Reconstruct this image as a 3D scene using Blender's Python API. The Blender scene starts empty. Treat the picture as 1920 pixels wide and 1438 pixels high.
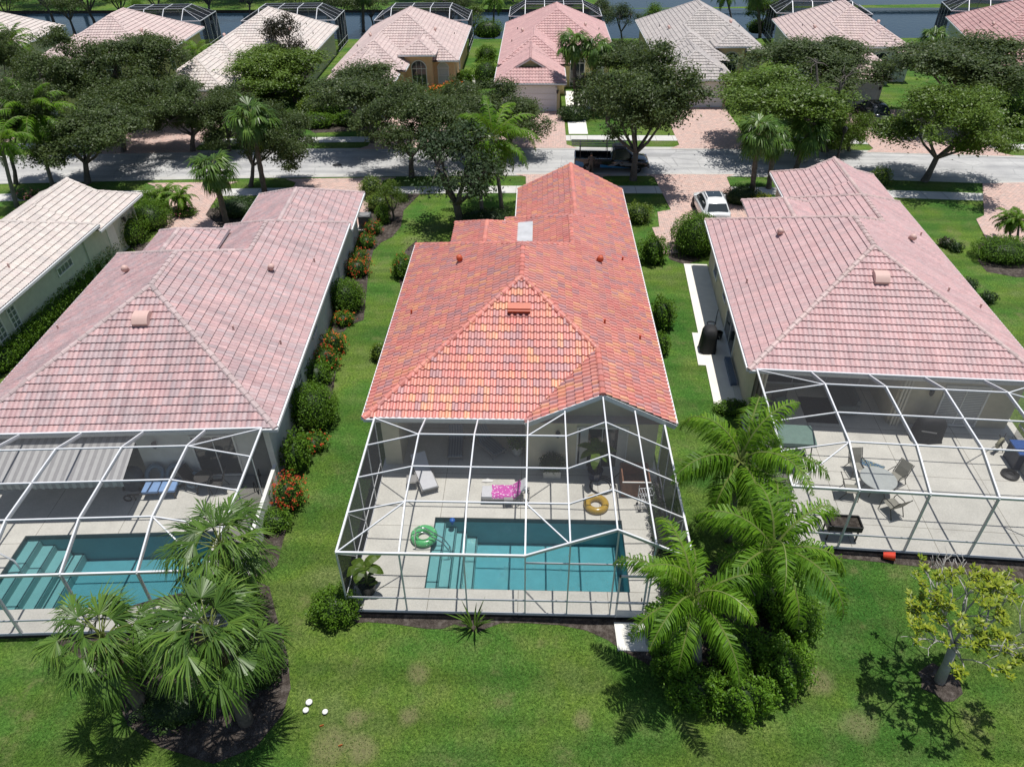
import bpy, bmesh, math, random
import numpy as np
from mathutils import Vector, Matrix
SC = bpy.context.scene
COL = SC.collection
R = math.radians
PI = math.pi

# ------------------------------------------------------------------ camera, sky, sun
F_PX, PITCH, YAW, ROLL, CAM_H = 1368.6, R(36.56), R(2.11), R(-0.574), 21.0
fw = Vector((-math.sin(YAW)*math.cos(PITCH), math.cos(YAW)*math.cos(PITCH), -math.sin(PITCH)))
rt0 = Vector((math.cos(YAW), math.sin(YAW), 0)); up0 = rt0.cross(fw)
rt = rt0*math.cos(ROLL) + up0*math.sin(ROLL); up = up0*math.cos(ROLL) - rt0*math.sin(ROLL)
cd = bpy.data.cameras.new('camera'); cam = bpy.data.objects.new('camera', cd); COL.objects.link(cam)
cam.matrix_world = Matrix(((rt.x, up.x, -fw.x, 0), (rt.y, up.y, -fw.y, 0), (rt.z, up.z, -fw.z, CAM_H), (0, 0, 0, 1)))
cd.sensor_width = 36; cd.lens = F_PX/1920*36; cd.clip_end = 3000; cd.clip_start = 0.5
SC.camera = cam
W = bpy.data.worlds.new('World'); SC.world = W; W.use_nodes = True
wn = W.node_tree.nodes; bg = wn['Background']
sky = wn.new('ShaderNodeTexSky'); sky.sky_type = 'NISHITA'; sky.sun_disc = False
SUN_DIR = Vector((0.13, 0.065, 1.0)).normalized()
sky.sun_elevation = math.asin(SUN_DIR.z); sky.sun_rotation = math.atan2(SUN_DIR.x, SUN_DIR.y)
sky.altitude = 0; sky.air_density = 1.0; sky.dust_density = 1.0
W.node_tree.links.new(sky.outputs[0], bg.inputs[0]); bg.inputs[1].default_value = 0.085
sl = bpy.data.lights.new('sun', 'SUN'); so = bpy.data.objects.new('sun', sl); COL.objects.link(so)
sl.energy = 4.6; sl.angle = R(0.53); sl.color = (1.0, 0.97, 0.92)
so.rotation_euler = SUN_DIR.to_track_quat('Z', 'Y').to_euler(); so.location = (0, 0, 60)
SC.view_settings.view_transform = 'Standard'; SC.view_settings.look = 'None'
SC.view_settings.exposure = 0; SC.view_settings.gamma = 1
SC.render.engine = 'CYCLES'
SC.cycles.max_bounces = 6; SC.cycles.transparent_max_bounces = 12
SC.cycles.diffuse_bounces = 3; SC.cycles.glossy_bounces = 3

GZ = -0.1                                    # lawn level; pool decks are at 0
def G(u, v, z=GZ):                           # digitise: photo pixel -> point on a level plane
    d = fw + rt*((u-960)/F_PX) - up*((v-719)/F_PX)
    t = (z-CAM_H)/d.z
    return Vector((d.x*t, d.y*t, z))
def AtY(u, v, Y):
    d = fw + rt*((u-960)/F_PX) - up*((v-719)/F_PX)
    t = Y/d.y
    return Vector((d.x*t, Y, CAM_H + d.z*t))

# ------------------------------------------------------------------ tagging
def tag(o, label=None, cat=None, group=None, kind=None):
    if label: o['label'] = label
    if cat: o['category'] = cat
    if group: o['group'] = group
    if kind: o['kind'] = kind
    return o
def empty(name, loc=(0, 0, 0), rz=0, label=None, cat=None, group=None):
    o = bpy.data.objects.new(name, None); COL.objects.link(o)
    o.empty_display_size = 0.3; o.location = loc; o.rotation_euler = (0, 0, rz)
    return tag(o, label, cat, group)
def copy_tree(o, parent=None):
    c = o.copy(); COL.objects.link(c)
    if parent: c.parent = parent
    for ch in list(o.children): copy_tree(ch, c)
    return c

# ------------------------------------------------------------------ materials
def nt(name):
    m = bpy.data.materials.new(name); m.use_nodes = True
    t = m.node_tree; return m, t, t.nodes, t.links, t.nodes['Principled BSDF']
def setp(b, **k):
    for n, v in k.items():
        b.inputs[n.replace('_', ' ')].default_value = v
def rgb(c): return (c[0], c[1], c[2], 1)
def noise(N, L, scale, detail=4, rough=.6, coord='Object', src=None):
    n = N.new('ShaderNodeTexNoise'); n.inputs['Scale'].default_value = scale
    n.inputs['Detail'].default_value = detail; n.inputs['Roughness'].default_value = rough
    if src is None:
        src = N.new('ShaderNodeTexCoord').outputs[coord]
    L.new(src, n.inputs['Vector']); return n
def ramp(N, L, fac, stops, mode='LINEAR'):
    r = N.new('ShaderNodeValToRGB'); cr = r.color_ramp; cr.interpolation = mode
    while len(cr.elements) > 1: cr.elements.remove(cr.elements[-1])
    cr.elements[0].position = stops[0][0]; cr.elements[0].color = rgb(stops[0][1])
    for p, c in stops[1:]:
        e = cr.elements.new(p); e.color = rgb(c)
    L.new(fac, r.inputs[0]); return r
def mix(N, L, fac, a, b, mode='MIX'):
    m = N.new('ShaderNodeMix'); m.data_type = 'RGBA'; m.blend_type = mode
    for s, v in ((0, fac), (6, a), (7, b)):
        if hasattr(v, 'links'): L.new(v, m.inputs[s])
        elif s == 0: m.inputs[0].default_value = v
        else: m.inputs[s].default_value = rgb(v)
    return m.outputs[2]
def bump(N, L, b, h, strength=.3, dist=.02):
    n = N.new('ShaderNodeBump'); n.inputs['Strength'].default_value = strength; n.inputs['Distance'].default_value = dist
    L.new(h, n.inputs['Height']); L.new(n.outputs[0], b.inputs['Normal'])
MC = {}
def mat(name, c, rough=.6, var=.12, scale=6, metal=0, spec=.5, coat=0):
    if name in MC: return MC[name]
    m, t, N, L, b = nt(name)
    n = noise(N, L, scale, 5)
    lo = tuple(max(0, x*(1-var)) for x in c); hi = tuple(min(1, x*(1+var)) for x in c)
    r = ramp(N, L, n.outputs[0], [(.3, lo), (.7, hi)])
    L.new(r.outputs[0], b.inputs['Base Color']); setp(b, Roughness=rough, Metallic=metal, Specular_IOR_Level=spec, Coat_Weight=coat)
    MC[name] = m; return m

DRY = [(622, 1400, .30), (678, 1405, .2), (765, 1342, .12), (665, 1346, .12), (785, 1262, .16), (1610, 1360, .25), (1535, 1275, .25), (1092, 1350, .12)]
def lawn_material():
    m, t, N, L, b = nt('lawn_grass')
    tc = N.new('ShaderNodeTexCoord').outputs['Object']
    fine = noise(N, L, 11, 6, .75, src=tc); vf = noise(N, L, 34, 3, .7, src=tc)
    mid = noise(N, L, 1.1, 5, .6, src=tc); big = noise(N, L, .22, 4, .55, src=tc)
    base = ramp(N, L, big.outputs[0], [(.30, (.046, .140, .022)), (.44, (.068, .160, .026)), (.56, (.108, .184, .028)), (.68, (.135, .190, .058))])
    c1 = mix(N, L, ramp(N, L, mid.outputs[0], [(.45, (0, 0, 0)), (.75, (.55, .55, .55))]).outputs[0], base.outputs[0], (.150, .178, .065))
    gr = ramp(N, L, fine.outputs[0], [(.30, (.34, .38, .32)), (.5, (.92, .95, .92)), (.72, (1.9, 1.7, 1.85))])
    c2 = mix(N, L, 1.0, c1, gr.outputs[0], 'MULTIPLY')
    gv = ramp(N, L, vf.outputs[0], [(.3, (.42, .46, .4)), (.7, (1.65, 1.55, 1.65))])
    c3 = mix(N, L, .8, c2, gv.outputs[0], 'MULTIPLY')
    dry = noise(N, L, .55, 6, .7, src=tc)
    dm = ramp(N, L, dry.outputs[0], [(.60, (0, 0, 0)), (.74, (.75, .75, .75))])
    mpn = N.new('ShaderNodeMapping'); mpn.inputs['Scale'].default_value = (.10, 1.3, 1); mpn.inputs['Rotation'].default_value = (0, 0, .25); L.new(tc, mpn.inputs[0])
    mow = noise(N, L, .75, 3, .5, src=mpn.outputs[0])
    c3 = mix(N, L, .8, c3, ramp(N, L, mow.outputs[0], [(.40, (.76, .81, .74)), (.6, (1.22, 1.18, 1.16))]).outputs[0], 'MULTIPLY')
    c4 = mix(N, L, dm.outputs[0], c3, (.20, .20, .085))
    for u, v, r in DRY:
        P = G(u, v); ds = N.new('ShaderNodeVectorMath'); ds.operation = 'DISTANCE'; L.new(tc, ds.inputs[0]); ds.inputs[1].default_value = (P.x, P.y, GZ)
        sm = N.new('ShaderNodeMath'); sm.operation = 'MULTIPLY_ADD'; L.new(mid.outputs[0], sm.inputs[0]); sm.inputs[1].default_value = -r*1.5; L.new(ds.outputs['Value'], sm.inputs[2])
        ml = N.new('ShaderNodeMath'); ml.operation = 'MULTIPLY_ADD'; L.new(fine.outputs[0], ml.inputs[0]); ml.inputs[1].default_value = -r*.7; L.new(sm.outputs[0], ml.inputs[2])
        mp = ramp(N, L, ml.outputs[0], [(0, (.5, .5, .5)), (.15+r*.9, (0, 0, 0))])

        c4 = mix(N, L, mp.outputs[0], c4, (.27, .225, .13))
    L.new(c4, b.inputs['Base Color']); setp(b, Roughness=.9, Specular_IOR_Level=.15)
    ad = N.new('ShaderNodeMath'); ad.operation = 'ADD'; L.new(fine.outputs[0], ad.inputs[0]); L.new(vf.outputs[0], ad.inputs[1])
    bump(N, L, b, ad.outputs[0], .9, .06); return m
def speckle(name, stops, scale=18, rough=.95, bstr=.8, scale2=3, coord='Object'):
    m, t, N, L, b = nt(name); tc = N.new('ShaderNodeTexCoord').outputs[coord]
    n = noise(N, L, scale, 4, .75, src=tc); n2 = noise(N, L, scale2, 4, src=tc)
    c = mix(N, L, .55, ramp(N, L, n.outputs[0], stops).outputs[0], ramp(N, L, n2.outputs[0], stops).outputs[0])
    L.new(c, b.inputs['Base Color']); setp(b, Roughness=rough, Specular_IOR_Level=.2)
    bump(N, L, b, n.outputs[0], bstr, .03); return m
def concrete(name, c, joints=None):
    m, t, N, L, b = nt(name); tc = N.new('ShaderNodeTexCoord').outputs['Object']
    n = noise(N, L, .9, 6, .65, src=tc); n2 = noise(N, L, 14, 5, .7, src=tc)
    a = ramp(N, L, n.outputs[0], [(.3, tuple(x*.86 for x in c)), (.55, c), (.75, tuple(min(1, x*1.08) for x in c))])
    d = ramp(N, L, n2.outputs[0], [(.3, (.86, .86, .86)), (.6, (1.04, 1.04, 1.04))])
    o = mix(N, L, 1, a.outputs[0], d.outputs[0], 'MULTIPLY')
    if joints:
        br = N.new('ShaderNodeTexBrick'); L.new(tc, br.inputs['Vector']); br.offset = 0
        br.inputs['Scale'].default_value = 1; br.inputs['Brick Width'].default_value = joints[0]; br.inputs['Row Height'].default_value = joints[1]
        br.inputs['Mortar Size'].default_value = joints[2]; br.inputs['Color1'].default_value = (1, 1, 1, 1); br.inputs['Color2'].default_value = (.96, .96, .96, 1)
        br.inputs['Mortar'].default_value = (.45, .43, .4, 1)
        o = mix(N, L, 1, o, br.outputs[0], 'MULTIPLY')
    L.new(o, b.inputs['Base Color']); setp(b, Roughness=.85, Specular_IOR_Level=.25)
    bump(N, L, b, n2.outputs[0], .15, .01); return m
def paver_material():
    m, t, N, L, b = nt('pink_pavers'); tc = N.new('ShaderNodeTexCoord').outputs['Object']
    br = N.new('ShaderNodeTexBrick'); L.new(tc, br.inputs['Vector']); br.inputs['Scale'].default_value = 1
    br.inputs['Brick Width'].default_value = .30; br.inputs['Row Height'].default_value = .16; br.inputs['Mortar Size'].default_value = .012
    br.inputs['Color1'].default_value = (.62, .42, .36, 1); br.inputs['Color2'].default_value = (.52, .40, .36, 1); br.inputs['Mortar'].default_value = (.25, .2, .17, 1)
    n = noise(N, L, 3.5, 5, .7, src=tc)
    o = mix(N, L, .9, br.outputs[0], ramp(N, L, n.outputs[0], [(.3, (.75, .76, .78)), (.7, (1.22, 1.2, 1.18))]).outputs[0], 'MULTIPLY')
    L.new(o, b.inputs['Base Color']); setp(b, Roughness=.9, Specular_IOR_Level=.2); return m
def tile_material(name, pal, weather=.25, wcol=(.35, .33, .32), jit=.14, rough=.55, spec=.4):
    m, t, N, L, b = nt(name)
    uv = N.new('ShaderNodeUVMap'); uv.uv_map = 'UVMap'
    fl = N.new('ShaderNodeVectorMath'); fl.operation = 'FLOOR'; L.new(uv.outputs[0], fl.inputs[0])
    wh = N.new('ShaderNodeTexWhiteNoise'); wh.noise_dimensions = '2D'; L.new(fl.outputs[0], wh.inputs['Vector'])
    k = len(pal); st = [(i/k, c) for i, c in enumerate(pal)]
    r = ramp(N, L, wh.outputs['Value'], st, 'CONSTANT')
    sep = N.new('ShaderNodeSeparateColor'); L.new(wh.outputs['Color'], sep.inputs[0])
    j = ramp(N, L, sep.outputs[1], [(0, (1-jit,)*3), (1, (1+jit,)*3)])
    c1 = mix(N, L, 1, r.outputs[0], j.outputs[0], 'MULTIPLY')
    tc = N.new('ShaderNodeTexCoord').outputs['Object']
    n1 = noise(N, L, .7, 6, .7, src=tc); n2 = noise(N, L, 9, 5, .75, src=tc)
    wf = ramp(N, L, n1.outputs[0], [(.42, (0, 0, 0)), (.72, (weather,)*3)])
    c2 = mix(N, L, wf.outputs[0], c1, wcol)
    sp = ramp(N, L, n2.outputs[0], [(.3, (.84, .84, .84)), (.65, (1.1, 1.1, 1.1))])
    c3 = mix(N, L, 1, c2, sp.outputs[0], 'MULTIPLY')
    ms_ = N.new('ShaderNodeMapping'); ms_.inputs['Scale'].default_value = (.30, .045, 1); L.new(uv.outputs[0], ms_.inputs[0])
    n3 = noise(N, L, 1.6, 5, .7, src=ms_.outputs[0])
    c3 = mix(N, L, min(1, weather*1.3), c3, ramp(N, L, n3.outputs[0], [(.36, (.78, .78, .80)), (.56, (1.05, 1.05, 1.05))]).outputs[0], 'MULTIPLY')
    L.new(c3, b.inputs['Base Color']); setp(b, Roughness=rough, Specular_IOR_Level=spec)
    return m
def leaf_material(name, stops, transl=.25, rough=.45, spec=.4, nscale=.9):
    m, t, N, L, b = nt(name)
    at = N.new('ShaderNodeAttribute'); at.attribute_name = 'tint'
    n = noise(N, L, nscale, 3, .6)
    a = N.new('ShaderNodeMath'); a.operation = 'MULTIPLY_ADD'; L.new(n.outputs[0], a.inputs[0]); a.inputs[1].default_value = .7
    L.new(at.outputs['Fac'], a.inputs[2])
    s = N.new('ShaderNodeMath'); s.operation = 'MULTIPLY'; s.inputs[1].default_value = .62; L.new(a.outputs[0], s.inputs[0])
    r = ramp(N, L, s.outputs[0], stops)
    L.new(r.outputs[0], b.inputs['Base Color']); setp(b, Roughness=rough, Specular_IOR_Level=spec)
    tr = N.new('ShaderNodeBsdfTranslucent'); L.new(mix(N, L, .5, r.outputs[0], (.16, .22, .02)), tr.inputs[0])
    ms = N.new('ShaderNodeMixShader'); ms.inputs[0].default_value = transl
    L.new(b.outputs[0], ms.inputs[1]); L.new(tr.outputs[0], ms.inputs[2])
    L.new(ms.outputs[0], N['Material Output'].inputs[0]); return m
def screen_material(name, a, col=(.03, .03, .033)):
    # insect mesh: the flatter you look along it, the more thread you see (1-(1-a)^(1/cos))
    m, t, N, L, b = nt(name)
    N.remove(b)
    g = N.new('ShaderNodeNewGeometry')
    dp = N.new('ShaderNodeVectorMath'); dp.operation = 'DOT_PRODUCT'; L.new(g.outputs['Normal'], dp.inputs[0]); L.new(g.outputs['Incoming'], dp.inputs[1])
    ab = N.new('ShaderNodeMath'); ab.operation = 'ABSOLUTE'; L.new(dp.outputs['Value'], ab.inputs[0])
    mx = N.new('ShaderNodeMath'); mx.operation = 'MAXIMUM'; L.new(ab.outputs[0], mx.inputs[0]); mx.inputs[1].default_value = .06
    dv = N.new('ShaderNodeMath'); dv.operation = 'DIVIDE'; dv.inputs[0].default_value = 1; L.new(mx.outputs[0], dv.inputs[1])
    pw = N.new('ShaderNodeMath'); pw.operation = 'POWER'; pw.inputs[0].default_value = 1-a; L.new(dv.outputs[0], pw.inputs[1])
    tr = N.new('ShaderNodeBsdfTransparent'); df = N.new('ShaderNodeBsdfDiffuse'); df.inputs[0].default_value = rgb(col)
    ms = N.new('ShaderNodeMixShader'); L.new(pw.outputs[0], ms.inputs[0]); L.new(df.outputs[0], ms.inputs[1]); L.new(tr.outputs[0], ms.inputs[2])
    L.new(ms.outputs[0], N['Material Output'].inputs[0]); return m
def pool_water_material(name, tint, wscale=5.5, bs=.6):
    m, t, N, L, b = nt(name); N.remove(b)
    tr = N.new('ShaderNodeBsdfTransparent'); tr.inputs[0].default_value = rgb(tint)
    gl = N.new('ShaderNodeBsdfGlossy'); gl.inputs['Roughness'].default_value = .03
    n = noise(N, L, wscale, 3, .55); n.inputs['Distortion'].default_value = 1.2
    bp = N.new('ShaderNodeBump'); bp.inputs['Strength'].default_value = bs; bp.inputs['Distance'].default_value = .12; L.new(n.outputs[0], bp.inputs['Height'])
    fr = N.new('ShaderNodeFresnel'); fr.inputs[0].default_value = 1.33; L.new(bp.outputs[0], fr.inputs[1]); L.new(bp.outputs[0], gl.inputs['Normal'])
    ms = N.new('ShaderNodeMixShader'); L.new(fr.outputs[0], ms.inputs[0]); L.new(tr.outputs[0], ms.inputs[1]); L.new(gl.outputs[0], ms.inputs[2])
    L.new(ms.outputs[0], N['Material Output'].inputs[0]); return m
def glass_dark(name='window_glass', c=(.03, .04, .045)):
    if name in MC: return MC[name]
    m, t, N, L, b = nt(name); setp(b, Base_Color=rgb(c), Roughness=.06, Specular_IOR_Level=.6); MC[name] = m; return m
def stripes(name, c1, c2, period, axis=0, rough=.8):
    m, t, N, L, b = nt(name); tc = N.new('ShaderNodeTexCoord').outputs['Object']
    sp = N.new('ShaderNodeSeparateXYZ'); L.new(tc, sp.inputs[0])
    mu = N.new('ShaderNodeMath'); mu.operation = 'MULTIPLY'; mu.inputs[1].default_value = 1/period; L.new(sp.outputs[axis], mu.inputs[0])
    fr = N.new('ShaderNodeMath'); fr.operation = 'FRACT'; L.new(mu.outputs[0], fr.inputs[0])
    r = ramp(N, L, fr.outputs[0], [(0, c1), (.5, c2)], 'CONSTANT')
    n = noise(N, L, 5, 4, src=tc)
    o = mix(N, L, .6, r.outputs[0], ramp(N, L, n.outputs[0], [(.3, (.88, .88, .88)), (.7, (1.05, 1.05, 1.05))]).outputs[0], 'MULTIPLY')
    L.new(o, b.inputs['Base Color']); setp(b, Roughness=rough); return m
def spots(name, base, dots, scale=9, rnd=1, thr=.32, rough=.8):
    m, t, N, L, b = nt(name); tc = N.new('ShaderNodeTexCoord').outputs['Object']
    v = N.new('ShaderNodeTexVoronoi'); v.inputs['Scale'].default_value = scale; v.inputs['Randomness'].default_value = rnd; L.new(tc, v.inputs['Vector'])
    sep = N.new('ShaderNodeSeparateColor'); L.new(v.outputs['Color'], sep.inputs[0])
    dc = ramp(N, L, sep.outputs[0], [(i/len(dots), c) for i, c in enumerate(dots)], 'CONSTANT')
    k = ramp(N, L, v.outputs['Distance'], [(0, (1, 1, 1)), (thr, (0, 0, 0))], 'CONSTANT')
    L.new(mix(N, L, k.outputs[0], base, dc.outputs[0]), b.inputs['Base Color']); setp(b, Roughness=rough); return m

M = {}
M['white'] = mat('white_aluminium', (.68, .69, .71), .4, .04)
M['edge'] = mat('slab_edge_shadow', (.02, .018, .016), .95, .3)  # near-black: the shadow and gap at the slab edge put into the colour
M['gutter'] = mat('white_gutter', (.74, .75, .76), .45, .06)
M['trim'] = mat('white_trim', (.78, .77, .74), .6, .06)
M['soffit'] = mat('soffit_board', (.55, .54, .50), .8, .05)
M['black'] = mat('black_plastic', (.012, .012, .013), .45, .2)
M['cover'] = mat('black_cover', (.016, .016, .018), .75, .3, 9)
M['rubber'] = mat('tyre_rubber', (.015, .015, .015), .85, .2)
M['chrome'] = mat('bright_metal', (.6, .6, .62), .22, .05, metal=1)
M['grey'] = mat('grey_plastic', (.22, .22, .22), .6, .1)
M['dkmetal'] = mat('dark_bronze_metal', (.045, .042, .04), .5, .15)
M['trunk'] = speckle('oak_bark', [(.3, (.07, .06, .05)), (.7, (.2, .18, .16))], 9, .95, 1, 2)
M['palmtrunk'] = speckle('palm_bark', [(.3, (.13, .115, .10)), (.7, (.30, .28, .25))], 6, .95, .8, 14)
M['boots'] = speckle('sabal_bark', [(.3, (.07, .06, .05)), (.7, (.24, .20, .16))], 7, .95, 1, 3)
M['twig'] = speckle('pale_twig', [(.3, (.30, .29, .27)), (.7, (.5, .48, .45))], 9)
M['mulch'] = speckle('dark_mulch', [(.3, (.018, .014, .012)), (.5, (.06, .048, .04)), (.7, (.19, .165, .145))], 26, .95, 1, 5)
M['lawn'] = lawn_material()
M['road'] = speckle('asphalt_pale', [(.3, (.40, .395, .39)), (.7, (.50, .495, .485))], 10, .9, .3, .5)
def road_material():
    m, t, N, L, b = nt('worn_asphalt'); tc = N.new('ShaderNodeTexCoord').outputs['Object']
    mp = N.new('ShaderNodeMapping'); mp.inputs['Scale'].default_value = (.06, 1.1, 1); L.new(tc, mp.inputs[0])
    a = noise(N, L, 1.2, 4, .6, src=mp.outputs[0]); g = noise(N, L, 12, 4, .7, src=tc); p = noise(N, L, .35, 4, .6, src=tc)
    c = ramp(N, L, a.outputs[0], [(.35, (.36, .36, .36)), (.6, (.50, .495, .485))]).outputs[0]
    c = mix(N, L, 1, c, ramp(N, L, g.outputs[0], [(.3, (.86, .86, .86)), (.7, (1.1, 1.1, 1.1))]).outputs[0], 'MULTIPLY')
    c = mix(N, L, 1, c, ramp(N, L, p.outputs[0], [(.35, (.84, .84, .85)), (.6, (1.05, 1.05, 1.04))]).outputs[0], 'MULTIPLY')
    v = N.new('ShaderNodeTexVoronoi'); v.feature = 'DISTANCE_TO_EDGE'; v.inputs['Scale'].default_value = .35; L.new(tc, v.inputs['Vector'])
    c = mix(N, L, ramp(N, L, v.outputs['Distance'], [(0, (.5, .5, .5)), (.012, (0, 0, 0))]).outputs[0], c, (.16, .16, .16))
    L.new(c, b.inputs['Base Color']); setp(b, Roughness=.9, Specular_IOR_Level=.2); return m
M['road'] = road_material()
M['kerb'] = concrete('kerb_concrete', (.50, .49, .46))
M['walk'] = concrete('sidewalk_concrete', (.60, .59, .56), (1.5, 50, .02))
M['pavers'] = paver_material()
M['deck'] = concrete('deck_concrete', (.63, .61, .55), (3.1, 2.9, .012))
M['pad'] = concrete('pale_pad', (.80, .78, .72))
M['glass'] = glass_dark()
M['shade'] = mat('blind_white', (.55, .55, .53), .7, .05)
M['screen'] = screen_material('insect_mesh', .14, (.085, .086, .09))
M['screen_side'] = screen_material('insect_mesh_dense', .32, (.045, .046, .05))
M['screen_far'] = screen_material('insect_mesh_dark', .34, (.02, .022, .026))
M['plaster'] = mat('pool_plaster', (.205, .385, .42), .7, .08, 2)
M['plaster_l'] = mat('pool_plaster_dull', (.185, .36, .40), .7, .08, 2)
M['stepp'] = mat('pool_step_plaster', (.36, .46, .45), .7, .06, 2)
M['pooltile'] = mat('pool_waterline_tile', (.06, .085, .095), .4, .4, 14)
M['water_c'] = pool_water_material('pool_water', (.66, .925, .955))
M['water_l'] = pool_water_material('pool_water_still', (.62, .87, .895), 4.0, .45)

# ------------------------------------------------------------------ mesh helpers
def link(name, me, m=None, parent=None, smooth=False):
    o = bpy.data.objects.new(name, me); COL.objects.link(o)
    if m is not None: me.materials.append(m)
    if parent: o.parent = parent
    if smooth: me.polygons.foreach_set('use_smooth', [True]*len(me.polygons))
    return o
class MB:
    def __init__(s): s.v = []; s.f = []
    def add(s, vs, fs):
        n = len(s.v); s.v += [tuple(x) for x in vs]; s.f += [tuple(i+n for i in f) for f in fs]; return s
    def box(s, c, d, rz=0, rx=0, ry=0):
        m = Matrix.Translation(c) @ Matrix.Rotation(rz, 4, 'Z') @ Matrix.Rotation(ry, 4, 'Y') @ Matrix.Rotation(rx, 4, 'X')
        x, y, z = d[0]/2, d[1]/2, d[2]/2
        vs = [m @ Vector(p) for p in ((-x,-y,-z),(x,-y,-z),(x,y,-z),(-x,y,-z),(-x,-y,z),(x,-y,z),(x,y,z),(-x,y,z))]
        return s.add(vs, [(0,3,2,1),(4,5,6,7),(0,1,5,4),(1,2,6,5),(2,3,7,6),(3,0,4,7)])
    def bar(s, p, q, w, h, ex=0):
        p = Vector(p); q = Vector(q); d = (q-p).normalized(); p = p-d*ex; q = q+d*ex
        r = d.cross(Vector((0, 0, 1)))
        if r.length < 1e-4: r = Vector((1, 0, 0))
        r.normalize(); u = r.cross(d); r *= w/2; u *= h/2
        vs = [p-r-u, p+r-u, p+r+u, p-r+u, q-r-u, q+r-u, q+r+u, q-r+u]
        return s.add(vs, [(0,1,2,3),(7,6,5,4),(0,4,5,1),(1,5,6,2),(2,6,7,3),(3,7,4,0)])
    def tube(s, pts, rad, n=6, cap=True):
        pts = [Vector(p) for p in pts]; k = len(pts)
        rr = rad if isinstance(rad, (list, tuple)) else [rad]*k
        rings = []; prev = None
        for i, p in enumerate(pts):
            d = (pts[min(i+1, k-1)]-pts[max(i-1, 0)]).normalized()
            a = prev if prev else (Vector((0, 0, 1)) if abs(d.z) < .9 else Vector((1, 0, 0)))
            r = (a - d*a.dot(d)).normalized(); prev = r; u = d.cross(r)
            rings.append([p + (r*math.cos(2*PI*j/n)+u*math.sin(2*PI*j/n))*rr[i] for j in range(n)])
        vs = [v for g in rings for v in g]; fs = []
        for i in range(k-1):
            for j in range(n):
                fs.append((i*n+j, i*n+(j+1)%n, (i+1)*n+(j+1)%n, (i+1)*n+j))
        if cap: fs += [tuple(range(n))[::-1], tuple(range((k-1)*n, k*n))]
        return s.add(vs, fs)
    def lathe(s, prof, n=20, c=(0, 0, 0), sx=1, sy=1):
        vs = []; fs = []; k = len(prof)
        for r, z in prof:
            for j in range(n): vs.append((c[0]+r*sx*math.cos(2*PI*j/n), c[1]+r*sy*math.sin(2*PI*j/n), c[2]+z))
        for i in range(k-1):
            for j in range(n): fs.append((i*n+j, i*n+(j+1)%n, (i+1)*n+(j+1)%n, (i+1)*n+j))
        fs += [tuple(range(n))[::-1], tuple(range((k-1)*n, k*n))]
        return s.add(vs, fs)
    def torus(s, R0, r, n=28, m=12, c=(0, 0, 0)):
        vs = [(c[0]+(R0+r*math.cos(2*PI*j/m))*math.cos(2*PI*i/n), c[1]+(R0+r*math.cos(2*PI*j/m))*math.sin(2*PI*i/n), c[2]+r*math.sin(2*PI*j/m)) for i in range(n) for j in range(m)]
        fs = [(i*m+j, ((i+1)%n)*m+j, ((i+1)%n)*m+(j+1)%m, i*m+(j+1)%m) for i in range(n) for j in range(m)]
        return s.add(vs, fs)
    def prism(s, poly, z0, z1):
        n = len(poly); vs = [(x, y, z0) for x, y in poly]+[(x, y, z1) for x, y in poly]
        fs = [tuple(range(n))[::-1], tuple(range(n, 2*n))]+[(i, (i+1)%n, (i+1)%n+n, i+n) for i in range(n)]
        return s.add(vs, fs)
    def wallpoly(s, poly, z0, z1):          # open vertical walls round a footprint
        n = len(poly); vs = [(x, y, z0) for x, y in poly]+[(x, y, z1) for x, y in poly]
        return s.add(vs, [(i, (i+1)%n, (i+1)%n+n, i+n) for i in range(n)])
    def build(s, name, m=None, parent=None, smooth=False, bev=0, loc=None, rz=0):
        me = bpy.data.meshes.new(name); me.from_pydata(s.v, [], s.f); me.validate(); me.update()
        if bev:
            b = bmesh.new(); b.from_mesh(me); bmesh.ops.bevel(b, geom=[e for e in b.edges if e.is_manifold and e.calc_face_angle(0) > .5], offset=bev, segments=2, affect='EDGES', profile=.6); b.to_mesh(me); b.free()
        o = link(name, me, m, parent, smooth)
        if loc is not None: o.location = loc
        if rz: o.rotation_euler = (0, 0, rz)
        return o
def sheet(name, poly, z, m, parent=None, kind=None, thick=0):
    b = MB()
    if thick: b.prism(poly, z-thick, z)
    else: b.add([(x, y, z) for x, y in poly], [tuple(range(len(poly)))])
    o = b.build(name, m, parent)
    bm = bmesh.new(); bm.from_mesh(o.data); bmesh.ops.triangulate(bm, faces=[f for f in bm.faces if len(f.verts) > 4]); bmesh.ops.recalc_face_normals(bm, faces=bm.faces)
    bm.to_mesh(o.data); bm.free()
    if kind: o['kind'] = kind
    return o
def quads_mesh(name, V, tint=None, tris=False):
    k = 3 if tris else 4; V = np.asarray(V, np.float32).reshape(-1, 3); nf = len(V)//k
    me = bpy.data.meshes.new(name); me.vertices.add(len(V)); me.vertices.foreach_set('co', V.ravel())
    me.loops.add(len(V)); me.loops.foreach_set('vertex_index', np.arange(len(V), dtype=np.int32))
    me.polygons.add(nf); me.polygons.foreach_set('loop_start', np.arange(0, len(V), k, dtype=np.int32))
    try: me.polygons.foreach_set('loop_total', np.full(nf, k, np.int32))
    except Exception: pass
    if tint is not None:
        a = me.attributes.new('tint', 'FLOAT', 'FACE'); a.data.foreach_set('value', np.asarray(tint, np.float32))
    me.update(); me.validate(); return me

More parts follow.
